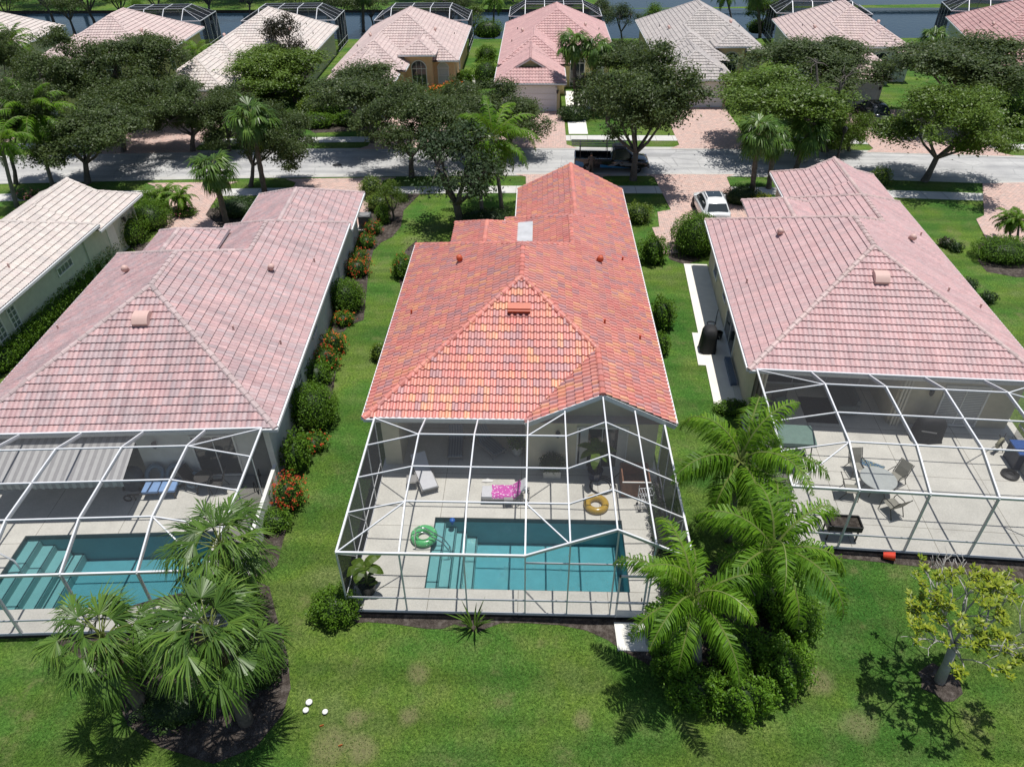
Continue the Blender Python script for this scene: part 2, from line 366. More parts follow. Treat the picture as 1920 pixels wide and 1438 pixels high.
# ------------------------------------------------------------------ ground, street, lake
L_DEG, R_DEG = 3.4, -3.5
OC = (-6.65, 22.0)
OL = (-9.95-12.15*math.cos(R(L_DEG)), 21.31-12.15*math.sin(R(L_DEG)))
OR = (9.16, 25.58)
def loc2w(o, deg, x, y):
    a = R(deg); return (o[0]+x*math.cos(a)-y*math.sin(a), o[1]+x*math.sin(a)+y*math.cos(a))
POOLS = [(OC, 0, (2.9, 10.1, -5.8, -2.45)), (OL, L_DEG, (2.72, 10.0, -5.88, -2.52))]

def cut_ground():
    bm = bmesh.new()
    S = 900
    vs = [bm.verts.new(p) for p in ((-S, -60, GZ), (S, -60, GZ), (S, 1800, GZ), (-S, 1800, GZ))]; bm.faces.new(vs)
    rects = [[loc2w(o, d, x, y) for x, y in ((r[0], r[2]), (r[1], r[2]), (r[1], r[3]), (r[0], r[3]))] for o, d, r in POOLS]
    rects += LAKES
    for q in rects:
        for i in range(len(q)):
            a, b = q[i], q[(i+1) % len(q)]
            bmesh.ops.bisect_plane(bm, geom=bm.verts[:]+bm.edges[:]+bm.faces[:], plane_co=(a[0], a[1], 0), plane_no=(b[1]-a[1], -(b[0]-a[0]), 0))
    dead = []
    for f in bm.faces:
        c = f.calc_center_median()
        for q in rects:
            if all((q[(i+1) % len(q)][0]-q[i][0])*(c.y-q[i][1])-(q[(i+1) % len(q)][1]-q[i][1])*(c.x-q[i][0]) > 0 for i in range(len(q))): dead.append(f); break
    bmesh.ops.delete(bm, geom=dead, context='FACES')
    me = bpy.data.meshes.new('ground'); bm.to_mesh(me); bm.free()
    tag(link('ground', me, M['lawn']), kind='structure')
LAKES = [[(-160, 105.5), (170, 105.5), (170, 127), (-160, 127)], [(8, 127), (170, 136), (190, 300), (50, 300)]]
LAKE_BOX = [(-160, 105.5), (170, 105.5), (170, 127), (190, 300), (50, 300), (8, 127), (-160, 127)]
cut_ground()
def lake_material():
    m, t, N, L, b = nt('lake_water'); n = noise(N, L, 1.6, 4, .6)
    setp(b, Base_Color=(.010, .024, .040, 1), Roughness=.06, Specular_IOR_Level=.5, IOR=1.33)
    bump(N, L, b, n.outputs[0], .22, .1); return m
M['lake'] = lake_material()
sheet('lake_water', LAKE_BOX, GZ-.45, M['lake'], kind='structure')
bk = MB()
for i in range(len(LAKE_BOX)):
    a, b2 = LAKE_BOX[i], LAKE_BOX[(i+1) % len(LAKE_BOX)]
    bk.add([(a[0], a[1], GZ), (b2[0], b2[1], GZ), (b2[0], b2[1], GZ-.7), (a[0], a[1], GZ-.7)], [(0, 1, 2, 3)])
tag(bk.build('lake_bank', M['mulch']), kind='structure')

def yc(x):  # street centre line
    return 59.25 - (0.0009 if x < 8 else 0.0019)*(x-8)**2
def strip(name, o0, o1, z, m, x0=-75, x1=75, thick=0, n=50):
    xs = [x0+(x1-x0)*i/n for i in range(n+1)]
    b = MB(); k = n+1
    vs = [(x, yc(x)+o0, z) for x in xs]+[(x, yc(x)+o1, z) for x in xs]
    b.add(vs, [(i, i+1, k+i+1, k+i) for i in range(n)])
    if thick:
        b.add([(x, yc(x)+o0, z-thick) for x in xs]+[(x, yc(x)+o0, z) for x in xs], [(i, i+1, k+i+1, k+i) for i in range(n)])
        b.add([(x, yc(x)+o1, z-thick) for x in xs]+[(x, yc(x)+o1, z) for x in xs], [(i+1, i, k+i, k+i+1) for i in range(n)])
    return tag(b.build(name, m), kind='structure')
strip('road', -2.75, 2.75, GZ+.004, M['road'])
strip('kerb_near', -3.35, -2.75, GZ+.03, M['kerb'], thick=.03)
strip('kerb_far', 2.75, 3.35, GZ+.03, M['kerb'], thick=.03)
strip('sidewalk_near', -6.9, -5.5, GZ+.03, M['walk'], thick=.05)
strip('sidewalk_far', 5.0, 6.4, GZ+.03, M['walk'], thick=.05)
mh = MB().lathe([(.01, 0), (.38, 0), (.38, .012), (.33, .016), (.01, .016)], 24)
P0 = G(632, 310); tag(mh.build('manhole_cover', M['dkmetal'], loc=(P0.x, P0.y, GZ+.004)), 'dark round iron manhole cover set in the pale street', 'manhole cover')
# paved drives (pavers lie over the sidewalks where they cross them)
def pix_poly(pts, z=GZ): return [tuple(G(u, v, z).xy) for u, v in pts]
DZ = GZ+.04
def drive(name, poly): sheet(name, poly, DZ, M['pavers'], kind='structure', thick=.04)
drive('driveway_centre', [(-.6, 45.6), (5.0, 45.6), (5.2, 55.7), (6.3, 56.1), (-1.7, 56.1), (-.8, 55.6)])
drive('driveway_white_car', [(8.15, 42.3), (15.9, 44.2), (16.2, 50.6), (14.6, 51.8), (14.8, 55.6), (15.6, 56.2), (8.6, 56.2), (9.2, 55.6), (9.6, 49.3), (8.6, 48.9), (8.4, 46.4), (7.9, 46.3)])
drive('driveway_left_house', [(-17.9, 44.0), (-12.0, 44.3), (-11.9, 54.7), (-11.0, 55.3), (-19.6, 54.9), (-18.6, 54.2)])
drive('driveway_far_left', [(-25.4, 41.0), (-21.3, 42.4), (-21.6, 46), (-23.4, 48), (-24.0, 53.4), (-23.2, 54.3), (-30.2, 53.9), (-29.2, 53.2), (-29, 46), (-25.4, 45.6)])
drive('driveway_far_right', pix_poly([(1842, 345), (1845, 405), (1830, 412), (1852, 455), (1990, 470), (1990, 342)]))
for nm, x0, x1, ye in (('driveway_pink_house', -3.6, 2.6, 73.4), ('driveway_grey_roof_house', 12.3, 18.4, 74.2), ('driveway_dark_car', 28.5, 38.5, 73.5), ('driveway_peach_house', -14.6, -8.2, 72.0), ('driveway_cream_house', -37.5, -29.5, 73), ('driveway_west', -55, -47, 72)):
    drive(nm, [(x0, ye), (x0, yc(x0)+3.9), (x0-.9, yc(x0)+3.0), (x1+.9, yc(x1)+3.0), (x1, yc(x1)+3.9), (x1, ye)][::-1])
def slab(name, poly, m=None, z=GZ+.035, kind='structure'): return sheet(name, poly, z, m or M['pad'], kind=kind, thick=.1)
slab('entry_walk', [(2.9, 73.2), (2.9, 66), (4.6, 66), (4.6, 73), (8.0, 74.5), (8.0, 80), (2.9, 80)])
slab('side_walk', [(-7.9, 76.5), (-6.6, 76.5), (-6.4, 83.5), (-5.3, 83.5), (-5.3, 86.5), (-7.9, 86.5)])
# mulch beds
def bed(name, poly): sheet(name, poly, GZ+.012, M['mulch'], kind='structure')
bed('mulch_bed_left_side', pix_poly([(790, 362), (757, 395), (752, 425), (735, 445), (715, 455), (700, 470), (692, 500), (686, 560), (682, 600), (655, 610), (640, 628), (632, 680), (624, 740), (606, 790), (577, 850), (557, 900), (547, 960), (532, 1010), (520, 1060), (495, 1075), (470, 1085), (560, 780), (640, 560), (690, 420), (700, 360)]))
bed('mulch_bed_pool_edge', pix_poly([(640, 1135), (668, 1168), (690, 1166), (740, 1170), (800, 1179), (830, 1179), (852, 1170), (872, 1177), (893, 1187), (910, 1179), (940, 1168), (990, 1168), (1050, 1172), (1100, 1182), (1140, 1200), (1170, 1222), (1205, 1240), (1240, 1262), (1300, 1300), (1380, 1320), (1460, 1300), (1500, 1200), (1480, 1100), (1420, 1000), (1330, 1060), (1280, 1125)]))
bed('mulch_bed_palms', pix_poly([(80, 1188), (140, 1225), (210, 1290), (240, 1360), (300, 1400), (400, 1432), (480, 1400), (530, 1340), (545, 1290), (540, 1230), (520, 1160), (505, 1100), (470, 1085), (300, 1120), (160, 1160)]))
bed('mulch_bed_right_pool', pix_poly([(1550, 1010), (1560, 1045), (1640, 1053), (1720, 1062), (1820, 1078), (1990, 1105), (1990, 1060), (1700, 1020)]))
bed('mulch_ring', [(12.75+.62*math.cos(a*.5)*(1+.2*math.sin(a*3)), 13.1+.6*math.sin(a*.5)*(1+.15*math.cos(a*2))) for a in range(12)])
bed('mulch_bed_front_left', pix_poly([(240, 462), (275, 455), (345, 432), (350, 400), (430, 385), (470, 395), (470, 430), (400, 470), (300, 500)]))
bed('mulch_bed_right_corner', pix_poly([(1240, 460), (1256, 487), (1286, 497), (1330, 480), (1330, 400), (1270, 400)]))
bed('mulch_bed_centre_side', pix_poly([(782, 450), (760, 470), (748, 520), (752, 545), (720, 640), (700, 760), (770, 600)]))
bed('mulch_bed_far_right', pix_poly([(1835, 455), (1830, 485), (1850, 510), (1905, 520), (1990, 520), (1990, 455)]))
bed('mulch_bed_far_row', pix_poly([(560, 232), (590, 250), (690, 245), (690, 225), (600, 215)]))
bed('mulch_bed_right_house_front', pix_poly([(1372, 355), (1440, 350), (1440, 400), (1400, 400), (1372, 385)]))

# pool decks with their pools
def deck_with_pool(name, o, deg, outer, hole, m):
    e = [(outer[0], hole[0], outer[2], outer[3]), (hole[1], outer[1], outer[2], outer[3]), (hole[0], hole[1], outer[2], hole[2]), (hole[0], hole[1], hole[3], outer[3])] if hole else [outer]
    b = MB()
    for x0, x1, y0, y1 in e:
        b.box(((x0+x1)/2, (y0+y1)/2, -.11), (x1-x0, y1-y0, .22))
    MB().box(((outer[0]+outer[1])/2, outer[2]-.012, -.055), (outer[1]-outer[0], .02, .1)).build('deck_edge_shadow', M['edge'], loc=(o[0], o[1], 0), rz=R(deg))['kind'] = 'structure'  # added dark strip standing for the shadow gap below the deck front
    return tag(b.build(name, m, loc=(o[0], o[1], 0), rz=R(deg)), kind='structure')
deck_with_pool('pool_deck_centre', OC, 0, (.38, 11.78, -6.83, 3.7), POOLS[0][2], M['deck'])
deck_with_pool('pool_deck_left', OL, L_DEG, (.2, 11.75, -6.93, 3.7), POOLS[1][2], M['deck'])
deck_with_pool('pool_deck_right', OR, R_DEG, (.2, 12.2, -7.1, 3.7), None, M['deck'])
def pool(o, deg, r, label, water, plaster, stepw, nstep, cross):
    x0, x1, y0, y1 = r; p = empty('swimming_pool', (o[0], o[1], 0), R(deg), label, 'pool')
    D = -1.45
    b = MB(); b.add([(x0,y0,D),(x1,y0,D),(x1,y1,D),(x0,y1,D)], [(0,1,2,3)])
    q = [(x0,y0),(x1,y0),(x1,y1),(x0,y1)]
    for i in range(4):
        a, c = q[i], q[(i+1)%4]; b.add([(a[0],a[1],D),(c[0],c[1],D),(c[0],c[1],-.004),(a[0],a[1],-.004)], [(3,2,1,0)])
    b.build('basin', plaster, p)
    t = MB(); k = .012
    t.box(((x0+x1)/2, y1-k/2-.001, -.13), (x1-x0-.02, k, .2)); t.box(((x0+x1)/2, y0+k/2+.001, -.13), (x1-x0-.02, k, .2))
    t.box((x0+k/2+.001, (y0+y1)/2, -.13), (k, y1-y0-.06, .2)); t.box((x1-k/2-.001, (y0+y1)/2, -.13), (k, y1-y0-.06, .2))
    t.build('waterline_tiles', M['pooltile'], p)
    for i in range(nstep):
        zt = -.28-.27*i; xa = x0+.005+stepw*i; xb = xa+stepw-.003
        s = MB(); s.box(((xa+xb)/2, (y0+y1)/2, (zt+D)/2), (xb-xa, y1-y0-.04, zt-D-.01)); s.build('step', M['stepp'], p)
        e = MB(); e.box((xb-.035, (y0+y1)/2, zt+.004), (.05, y1-y0-.05, .01))
        e.build('step_edge', M['pooltile'], p)
    w = MB(); n = 1
    w.add([(x0+.014,y0+.014,-.09),(x1-.014,y0+.014,-.09),(x1-.014,y1-.014,-.09),(x0+.014,y1-.014,-.09)], [(0,1,2,3)])
    w.build('water', water, p); return p
pool(OC, 0, POOLS[0][2], 'clear turquoise swimming pool with white steps under the central orange-roofed house cage', M['water_c'], M['plaster'], .40, 4, 1)
pool(OL, L_DEG, POOLS[1][2], 'duller blue-green swimming pool with broad dark-edged steps behind the fan palms', M['water_l'], M['plaster_l'], .46, 4, 0)

# ------------------------------------------------------------------ roofs of tile
def clip_convex(bm, poly, n):
    c = sum(poly, Vector())/len(poly)
    for i in range(len(poly)):
        a, b = poly[i], poly[(i+1) % len(poly)]
        no = (b-a).cross(n).normalized()
        if (c-a).dot(no) > 0: no = -no
        bmesh.ops.bisect_plane(bm, geom=bm.verts[:]+bm.edges[:]+bm.faces[:], plane_co=a, plane_no=no, clear_outer=True, dist=1e-5)
def tile_face(acc, poly, w, expo, amp, ns, fid, thick=.05):
    poly = [Vector(p) for p in poly]
    n = Vector()
    for i in range(len(poly)):
        a, b = poly[i], poly[(i+1) % len(poly)]
        n += a.cross(b)
    n.normalize()
    if n.z < 0: n = -n
    e = Vector((-n.y, n.x, 0)).normalized(); s = n.cross(e).normalized()
    if s.z < 0: s = -s; e = -e
    d0 = poly[0].dot(n)
    A = [p.dot(e) for p in poly]; B = [p.dot(s) for p in poly]
    b0 = min(B); na0 = math.floor(min(A)/(w/ns))-1; na1 = math.ceil(max(A)/(w/ns))+1
    nr = math.ceil((max(B)-b0)/expo)+1
    def h(i):
        ph = (i % ns)/ns
        if amp > .06:      # S tile: a tall barrel and a flat pan
            return amp*(math.sqrt(max(0, 1-((ph-.3125)/.3125)**2)) if ph < .626 else -.12*math.sin(PI*(ph-.625)/.375))
        return amp*(abs(math.sin(PI*ph))**.8)
    bm = bmesh.new(); uvl = bm.loops.layers.uv.new('UVMap')
    def mk(i, b, hh):
        p = e*(i*w/ns) + s*b + n*(d0+hh); return bm.verts.new(p)
    prev = None; rnd = random.Random(fid*7+1)
    for j in range(nr):
        bb = b0 + j*expo
        lo = [mk(i, bb-.008, h(i)+thick) for i in range(na0, na1+1)]; hi = [mk(i, bb+expo, h(i)) for i in range(na0, na1+1)]
        src = prev if prev else [mk(i, bb-.008, -.02) for i in range(na0, na1+1)]
        for k in range(len(lo)-1):
            for q in ((lo[k], lo[k+1], hi[k+1], hi[k]), (src[k], src[k+1], lo[k+1], lo[k])):
                f = bm.faces.new(q); f.smooth = False
                for l, kk in zip(f.loops, (k, k+1, k+1, k)):
                    l[uvl].uv = ((na0+kk)/ns + 61*fid + (.002 if kk == k else -.002), j+.5)
        prev = hi
    clip_convex(bm, poly, n)
    bm.verts.index_update()
    off = len(acc['v'])
    acc['v'] += [tuple(v.co) for v in bm.verts]
    for f in bm.faces:
        acc['f'].append([l.vert.index+off for l in f.loops]); acc['uv'] += [tuple(l[uvl].uv) for l in f.loops]
    bm.free()
def caps_mesh(segs, r=.13, step=.40, n=7, far=False):
    b = MB(); uvs = []
    for p, q in segs:
        p = Vector(p); q = Vector(q)
        if (q-p).z < -.05: p, q = q, p           # lay from low to high
        L = (q-p).length; k = max(1, round(L/step)); d = (q-p)/L
        sd = d.cross(Vector((0, 0, 1))).normalized(); u = sd.cross(d).normalized()
        for i in range(k):
            a = p+d*(L*i/k-.02); c = p+d*(L*(i+1)/k+.02)
            vs = []
            for o, rr, lift in ((a, r*1.05, .028), (c, r*.93, .014)):
                for j in range(n):
                    t = PI*1.1*(j/(n-1))-PI*.05
                    vs.append(o + sd*(rr*math.cos(t)) + u*(rr*math.sin(t)*.85+lift-.03))
            base = len(b.v)
            b.add(vs, [(j+1, j, n+j, n+j+1) for j in range(n-1)]+[tuple(range(n))])
            uvs.append((len(b.f)-n, n, i))
    return b
def finish_tiles(acc, name, m, parent):
    me = bpy.data.meshes.new(name); me.from_pydata(acc['v'], [], acc['f'])
    uv = me.uv_layers.new(name='UVMap'); uv.data.foreach_set('uv', np.array(acc['uv'], np.float32).ravel()); me.update()
    return link(name, me, m, parent)

def house(name, o, deg, roofm, wallm, label, p=.5, ys=1.0, front='hip', rear='hip', w=.2, expo=.362, amp=.022, ns=4, capm=None, recess=None, detail=True, accent=None, seed=1, gar=True, capstep=.4):
    H = empty(name, (o[0], o[1], 0), R(deg), label, 'house')
    ze, zg, zl = 2.9, 2.6, 3.7
    hw = 6.075; L1 = 15.35; L2 = 18.9; z2x = 8.525; GF = 24.3
    faces = []; caps = []
    def face(poly, ax, v0, sg, z0):     # z = z0 + p*sg*(coord-v0)
        faces.append([(x, y*ys, z0 + p*sg*((x, y)[ax]-v0)) for x, y in poly])
    z = lambda d, z0=ze: z0+p*d
    def cap(a, b): caps.append(((a[0], a[1]*ys, a[2]), (b[0], b[1]*ys, b[2])))
    face([(0, 0), (6.075, 6.075), (6.075, 9.275), (0, 15.35)], 0, 0, 1, ze)
    if rear == 'gable':
        face([(9.25, -.2), (12.15, -.2), (12.15, 2.9), (9.25, 2.9)], 0, 12.15, -1, ze)
        face([(9.25, 2.9), (12.15, 2.9), (12.15, 11.725), (8.525, 11.725), (6.075, 9.275), (6.075, 6.075)], 0, 12.15, -1, ze)
        face([(6.35, -.2), (9.25, -.2), (9.25, 2.9), (6.35, 0)], 0, 6.35, 1, ze)
        face([(0, 0), (6.35, 0), (9.25, 2.9), (6.075, 6.075)], 1, 0, 1, ze)
        cap((9.25, -.2, z(2.9)), (9.25, 2.9, z(2.9))); cap((6.075, 6.075, z(hw)), (9.25, 2.9, z(2.9)))
    else:
        face([(12.15, 0), (12.15, 11.725), (8.525, 11.725), (6.075, 9.275), (6.075, 6.075)], 0, 12.15, -1, ze)
        face([(0, 0), (12.15, 0), (6.075, 6.075)], 1, 0, 1, ze)
        cap((6.075, 6.075, z(hw)), (12.15, 0, ze))
    face([(12.15, 11.725), (12.15, 18.9), (8.525, 15.275), (8.525, 11.725)], 0, 12.15, -1, ze)
    face([(0, 15.35), (6.075, 9.275), (8.525, 11.725), (4.9, 15.35)], 1, L1, -1, ze)
    face([(4.9, 15.35), (8.525, 11.725), (8.525, 15.275), (4.9, 18.9)], 0, 4.9, 1, ze)
    face([(4.9, 18.9), (8.525, 15.275), (12.15, 18.9)], 1, L2, -1, ze)
    cap((0, 0, ze), (6.075, 6.075, z(hw))); cap((6.075, 6.075, z(hw)), (6.075, 9.275, z(hw)))
    cap((0, 15.35, ze), (6.075, 9.275, z(hw))); cap((6.075, 9.275, z(hw)), (8.525, 11.725, z(3.625)))
    cap((8.525, 11.725, z(3.625)), (8.525, 15.275, z(3.625))); cap((4.9, 18.9, ze), (8.525, 15.275, z(3.625))); cap((12.15, 18.9, ze), (8.525, 15.275, z(3.625)))
    # raised entry roof
    face([(2.15, 16.5), (2.15, 13.75), (4.05, 11.85), (4.05, 14.6)], 0, 2.15, 1, zl)
    face([(5.95, 16.5), (4.05, 14.6), (4.05, 11.85), (5.95, 13.75)], 0, 5.95, -1, zl)
    face([(2.15, 16.5), (5.95, 16.5), (4.05, 14.6)], 1, 16.5, -1, zl)
    cap((2.15, 16.5, zl), (4.05, 14.6, z(1.9, zl))); cap((5.95, 16.5, zl), (4.05, 14.6, z(1.9, zl))); cap((4.05, 14.6, z(1.9, zl)), (4.05, 11.9, z(1.9, zl)))
    # garage
    xr = 8.875; gh = 3.375
    face([(6.4, 18.6), (xr, 16.125), (xr, 18.6)], 0, 5.5, 1, zg); face([(11.35, 18.6), (xr, 16.125), (xr, 18.6)], 0, 12.25, -1, zg)
    if front == 'gable':
        face([(5.5, GF), (5.5, 18.6), (xr, 18.6), (xr, GF)], 0, 5.5, 1, zg); face([(12.25, GF), (12.25, 18.6), (xr, 18.6), (xr, GF)], 0, 12.25, -1, zg)
        cap((xr, GF, z(gh, zg)), (xr, 16.1, z(gh, zg))); cap((5.5, GF-.06, zg), (xr, GF-.06, z(gh, zg))); cap((12.25, GF-.06, zg), (xr, GF-.06, z(gh, zg)))
    else:
        k = gh if front == 'hip' else 1.75          # plan depth of the hipped skirt
        ya = GF-k; xa, xb = 5.5+k, 12.25-k
        yr = GF-gh if front == 'hip' else GF-k
        for ex, ix, sg in ((5.5, xa, 1), (12.25, xb, -1)):
            if front == 'hip': face([(ex, GF), (ex, 18.6), (xr, 18.6), (xr, yr)], 0, ex, sg, zg)
            else:
                face([(ex, ya), (ex, 18.6), (xr, 18.6), (xr, yr)], 0, ex, sg, zg); face([(ex, ya), (ix, ya), (ex, GF)], 0, ex, sg, zg)
        face([(5.5, GF), (12.25, GF)]+([(xr, yr)] if front == 'hip' else [(xb, ya), (xa, ya)]), 1, GF, -1, zg)
        cap((xr, yr, z(gh, zg)), (xr, 16.1, z(gh, zg)))
        if front == 'hip':
            cap((5.5, GF, zg), (xr, yr, z(gh, zg))); cap((12.25, GF, zg), (xr, yr, z(gh, zg)))
        else:
            cap((5.5, GF, zg), (xa, ya, z(k, zg))); cap((12.25, GF, zg), (xb, ya, z(k, zg)))
            cap((xa, ya-.06/ys, z(k, zg)), (xr, ya-.06/ys, z(gh, zg))); cap((xb, ya-.06/ys, z(k, zg)), (xr, ya-.06/ys, z(gh, zg)))
            gw = MB(); ygw = (ya-.35)*ys
            gw.add([(xa+.25, ygw, z(k+.1, zg)-.03), (xb-.25, ygw, z(k+.1, zg)-.03), (xr, ygw, z(gh, zg)-.1)], [(0, 1, 2)])
            gw.build('gable_wall', wallm, H)
            tr = MB()
            for a in (xa, xb): tr.bar((a, (ya+.02)*ys, z(k, zg)-.06), (xr, (ya+.02)*ys, z(gh, zg)-.06), .06, .2)
            tr.build('rake_board', M['trim'], H)
    acc = dict(v=[], f=[], uv=[])
    for i, f in enumerate(faces): tile_face(acc, f, w, expo, amp, ns, i+seed*20)
    roof = finish_tiles(acc, 'roof', roofm, H)
    cb = caps_mesh(caps, .135 if amp > .06 else .13, capstep); rc = cb.build('ridge_cap', capm or roofm, roof, smooth=False)
    uv = rc.data.uv_layers.new(name='UVMap')
    for pl in rc.data.polygons:
        t = pl.index//7
        for li in pl.loop_indices: uv.data[li].uv = (t+.5, seed+.5)
    # gutters and soffit
    g = MB()
    def gut(x0, y0, x1, y1, zz):
        d = Vector((x1-x0, y1-y0, 0)).normalized(); nrm = Vector((d.y, -d.x, 0))*.05
        g.bar((x0+nrm.x, y0*ys+nrm.y, zz-.05), (x1+nrm.x, y1*ys+nrm.y, zz-.05), .11, .13)
    if rear == 'gable': gut(0, 0, 6.3, 0, ze)
    else: gut(0, 0, 12.15, 0, ze)
    gut(12.15, -.1, 12.15, 18.9, ze); gut(0, 15.35, 0, 0, ze); gut(2.1, 15.35, 0, 15.35, ze); gut(4.9, 18.9, 4.9, 16.5, ze)
    gut(5.95, 16.5, 5.95, 14.1, zl); gut(5.95, 16.5, 2.15, 16.5, zl); gut(2.15, 14.1, 2.15, 16.5, zl)
    gut(12.25, 18.6, 12.25, GF, zg); gut(5.5, GF, 5.5, 18.6, zg)
    if front != 'gable': gut(12.25, GF, 5.5, GF, zg)
    g.build('gutter', M['gutter'], H)
    if rear == 'gable':
        fb = MB()
        fb.bar((6.35, -.2, ze-.09), (9.25, -.2, z(2.9)-.09), .05, .2); fb.bar((12.15, -.2, ze-.09), (9.25, -.2, z(2.9)-.09), .05, .2)
        fb.build('rake_board', M['gutter'], H)
        gw = MB(); gw.add([(6.4, .49, 2.72), (11.66, .49, 2.72), (11.66, .49, 3.08), (9.25, .49, 4.28), (6.6, .49, 2.96)], [(0, 1, 2, 3, 4)])
        gw.build('gable_wall', wallm, H)
    if front == 'gable':
        fb = MB(); fb.bar((5.5, GF, zg-.08), (xr, GF, z(gh, zg)-.08), .05, .2); fb.bar((12.25, GF, zg-.08), (xr, GF, z(gh, zg)-.08), .05, .2); fb.build('rake_board', M['gutter'], H)
        gw = MB(); gw.add([(6, 23.79*ys, 2.4), (11.75, 23.79*ys, 2.4), (xr, 23.79*ys, 4.1)], [(2, 1, 0)]); gw.build('gable_wall', wallm, H)
    S = MB()
    for x0, x1, y0, y1, zz in ((0, 12.15, 0, 15.35, ze-.13), (4.9, 12.15, 15.35, 18.9, ze-.13), (5.5, 12.25, 18.9, GF, zg-.13), (2.15, 5.95, 15.36, 16.5, zl-.13)):
        S.add([(x0, y0*ys, zz), (x1, y0*ys, zz), (x1, y1*ys, zz), (x0, y1*ys, zz)], [(3, 2, 1, 0)])
    S.build('soffit', M['soffit'], H)
    # walls
    wl = MB(); fp = [(.5, .5)]
    if recess: fp += [(recess[0], .5), (recess[0], recess[2]), (recess[1], recess[2]), (recess[1], .5)]
    fp += [(11.65, .5), (11.65, 23.8), (6.0, 23.8), (6.0, 18.4), (5.4, 18.4), (5.4, 14.85), (.5, 14.85)]
    wl.wallpoly([(x, y*ys) for x, y in fp], -.12, 2.775)
    wl.wallpoly([(2.65, 14.86*ys), (5.38, 14.86*ys), (5.38, 16.0*ys), (2.65, 16.0*ys)], -.12, 3.58)
    wl.build('wall', wallm, H)
    return H, ys

FACE = {'S': (Vector((1, 0, 0)), Vector((0, -1, 0))), 'N': (Vector((-1, 0, 0)), Vector((0, 1, 0))), 'E': (Vector((0, 1, 0)), Vector((1, 0, 0))), 'W': (Vector((0, -1, 0)), Vector((-1, 0, 0)))}
def win(H, c, w, h, facing, name='window', grid=(1, 1), fm=None, pm=None, arch=False, fw_=.07):
    a, n = FACE[facing]; c = Vector(c); Z = Vector((0, 0, 1)); fm = fm or M['trim']; pm = pm or M['glass']
    P = lambda x, z, d: c+a*x+Z*z+n*d
    f = MB(); x, y = w/2, h/2
    for p, q in (((-x, -y), (x, -y)), ((-x, y), (x, y))):
        if arch and p[1] > 0: continue
        f.bar(P(p[0], p[1], .03), P(q[0], q[1], .03), fw_, fw_, fw_/2)
    for s in (-x, x): f.bar(P(s, -y, .028), P(s, y, .028), fw_, fw_)
    for i in range(1, grid[0]): f.bar(P(-x+w*i/grid[0], -y, .026), P(-x+w*i/grid[0], y+(x*.8 if arch else 0), .026), .035, .035)
    for i in range(1, grid[1]): f.bar(P(-x, -y+h*i/grid[1], .025), P(x, -y+h*i/grid[1], .025), .035, .035)
    pts = [P(-x, -y, .012), P(x, -y, .012), P(x, y, .012), P(-x, y, .012)]
    if arch:
        k = 14; ar = [(x*math.cos(PI*i/k), y+x*math.sin(PI*i/k)) for i in range(k+1)]
        for i in range(k): f.bar(P(ar[i][0]*1.06, y+(ar[i][1]-y)*1.06, .03), P(ar[i+1][0]*1.06, y+(ar[i+1][1]-y)*1.06, .03), fw_*1.8, fw_*1.2, .01)
        f.bar(P(-x, y, .024), P(x, y, .024), .05, .05)
        pts = pts[:2]+[P(px, pz, .012) for px, pz in ar]
    o = f.build(name, fm, H)
    g = MB(); g.add(pts, [tuple(range(len(pts)))]); g.build('pane', pm, o)
    return o
def garage_door(H, ys, wm=None, h=2.2, w=4.9, x=8.9):
    y = 23.8*ys+.02
    b = MB()
    for i in range(4): b.box((x, y, .02+h*(i+.5)/4-.1), (w, .05, h/4-.025))
    d = b.build('garage_door', M['gd'], H)
    t = MB(); t.bar((x-w/2-.08, y, -.1), (x-w/2-.08, y, h), .16, .09); t.bar((x+w/2+.08, y, -.1), (x+w/2+.08, y, h), .16, .09); t.bar((x-w/2-.16, y, h+.0), (x+w/2+.16, y, h+.0), .09, .16)
    t.build('door_surround', M['trim'], H)
def wall_lamp(H, c, facing):
    a, n = FACE[facing]; c = Vector(c)
    b = MB(); b.bar(c, c+n*.14, .05, .05); b.lathe([(.03, .12), (.10, .06), (.10, 0), (.08, -.16), (.03, -.22)], 8, c+n*.16); b.build('wall_lamp', M['dkmetal'], H)
def front_face(H, ys, seed=0):
    garage_door(H, ys)
    win(H, (4.0, 16.0*ys, 1.15), 1.5, 2.3, 'N', 'entry_door', (3, 1), arch=True)
    win(H, (1.65, 14.85*ys, 1.3), 1.1, 1.5, 'N', 'window', (1, 2), pm=M['shade'], arch=True)
    wall_lamp(H, (6.25, 23.8*ys, 1.8), 'N')
def hood_vent(H, x, y, p, face, m, big=False, z0=2.9):
    # small gooseneck vents on the tiles; the big one is a boxy dome
    d = {'W': x, 'E': 12.15-x, 'S': y}[face]; z = z0+p*d
    ang = math.atan(p); rx, ry = {'W': (0, -ang), 'E': (0, ang), 'S': (ang, 0)}[face]
    b = MB()
    if big:
        n = 9; prof = [(-.34, -.05)]+[(-.34+.68*i/n, .16+.12*math.sin(PI*i/n)) for i in range(n+1)]+[(.34, -.05)]
        w2 = .32; vs = [(-w2, a, zz) for a, zz in prof]+[(w2, a, zz) for a, zz in prof]; k = len(prof)
        b.add(vs, [tuple(range(k)), tuple(range(k, 2*k))[::-1]]+[(i, i+k, (i+1) % k+k, (i+1) % k) for i in range(k)])
        o = b.build('roof_vent', m, H, bev=.02)
    else:
        b.tube([(0, .1, -.06), (0, .1, .16), (0, .02, .24), (0, -.14, .22)], [.13, .13, .15, .15], 10)
        o = b.build('roof_vent', m, H, smooth=True)
    o.location = (x, y, z+.05); o.rotation_euler = (rx, ry, 0)
    if face == 'W' and not big: o.rotation_euler = (0, -ang*.6, .2)
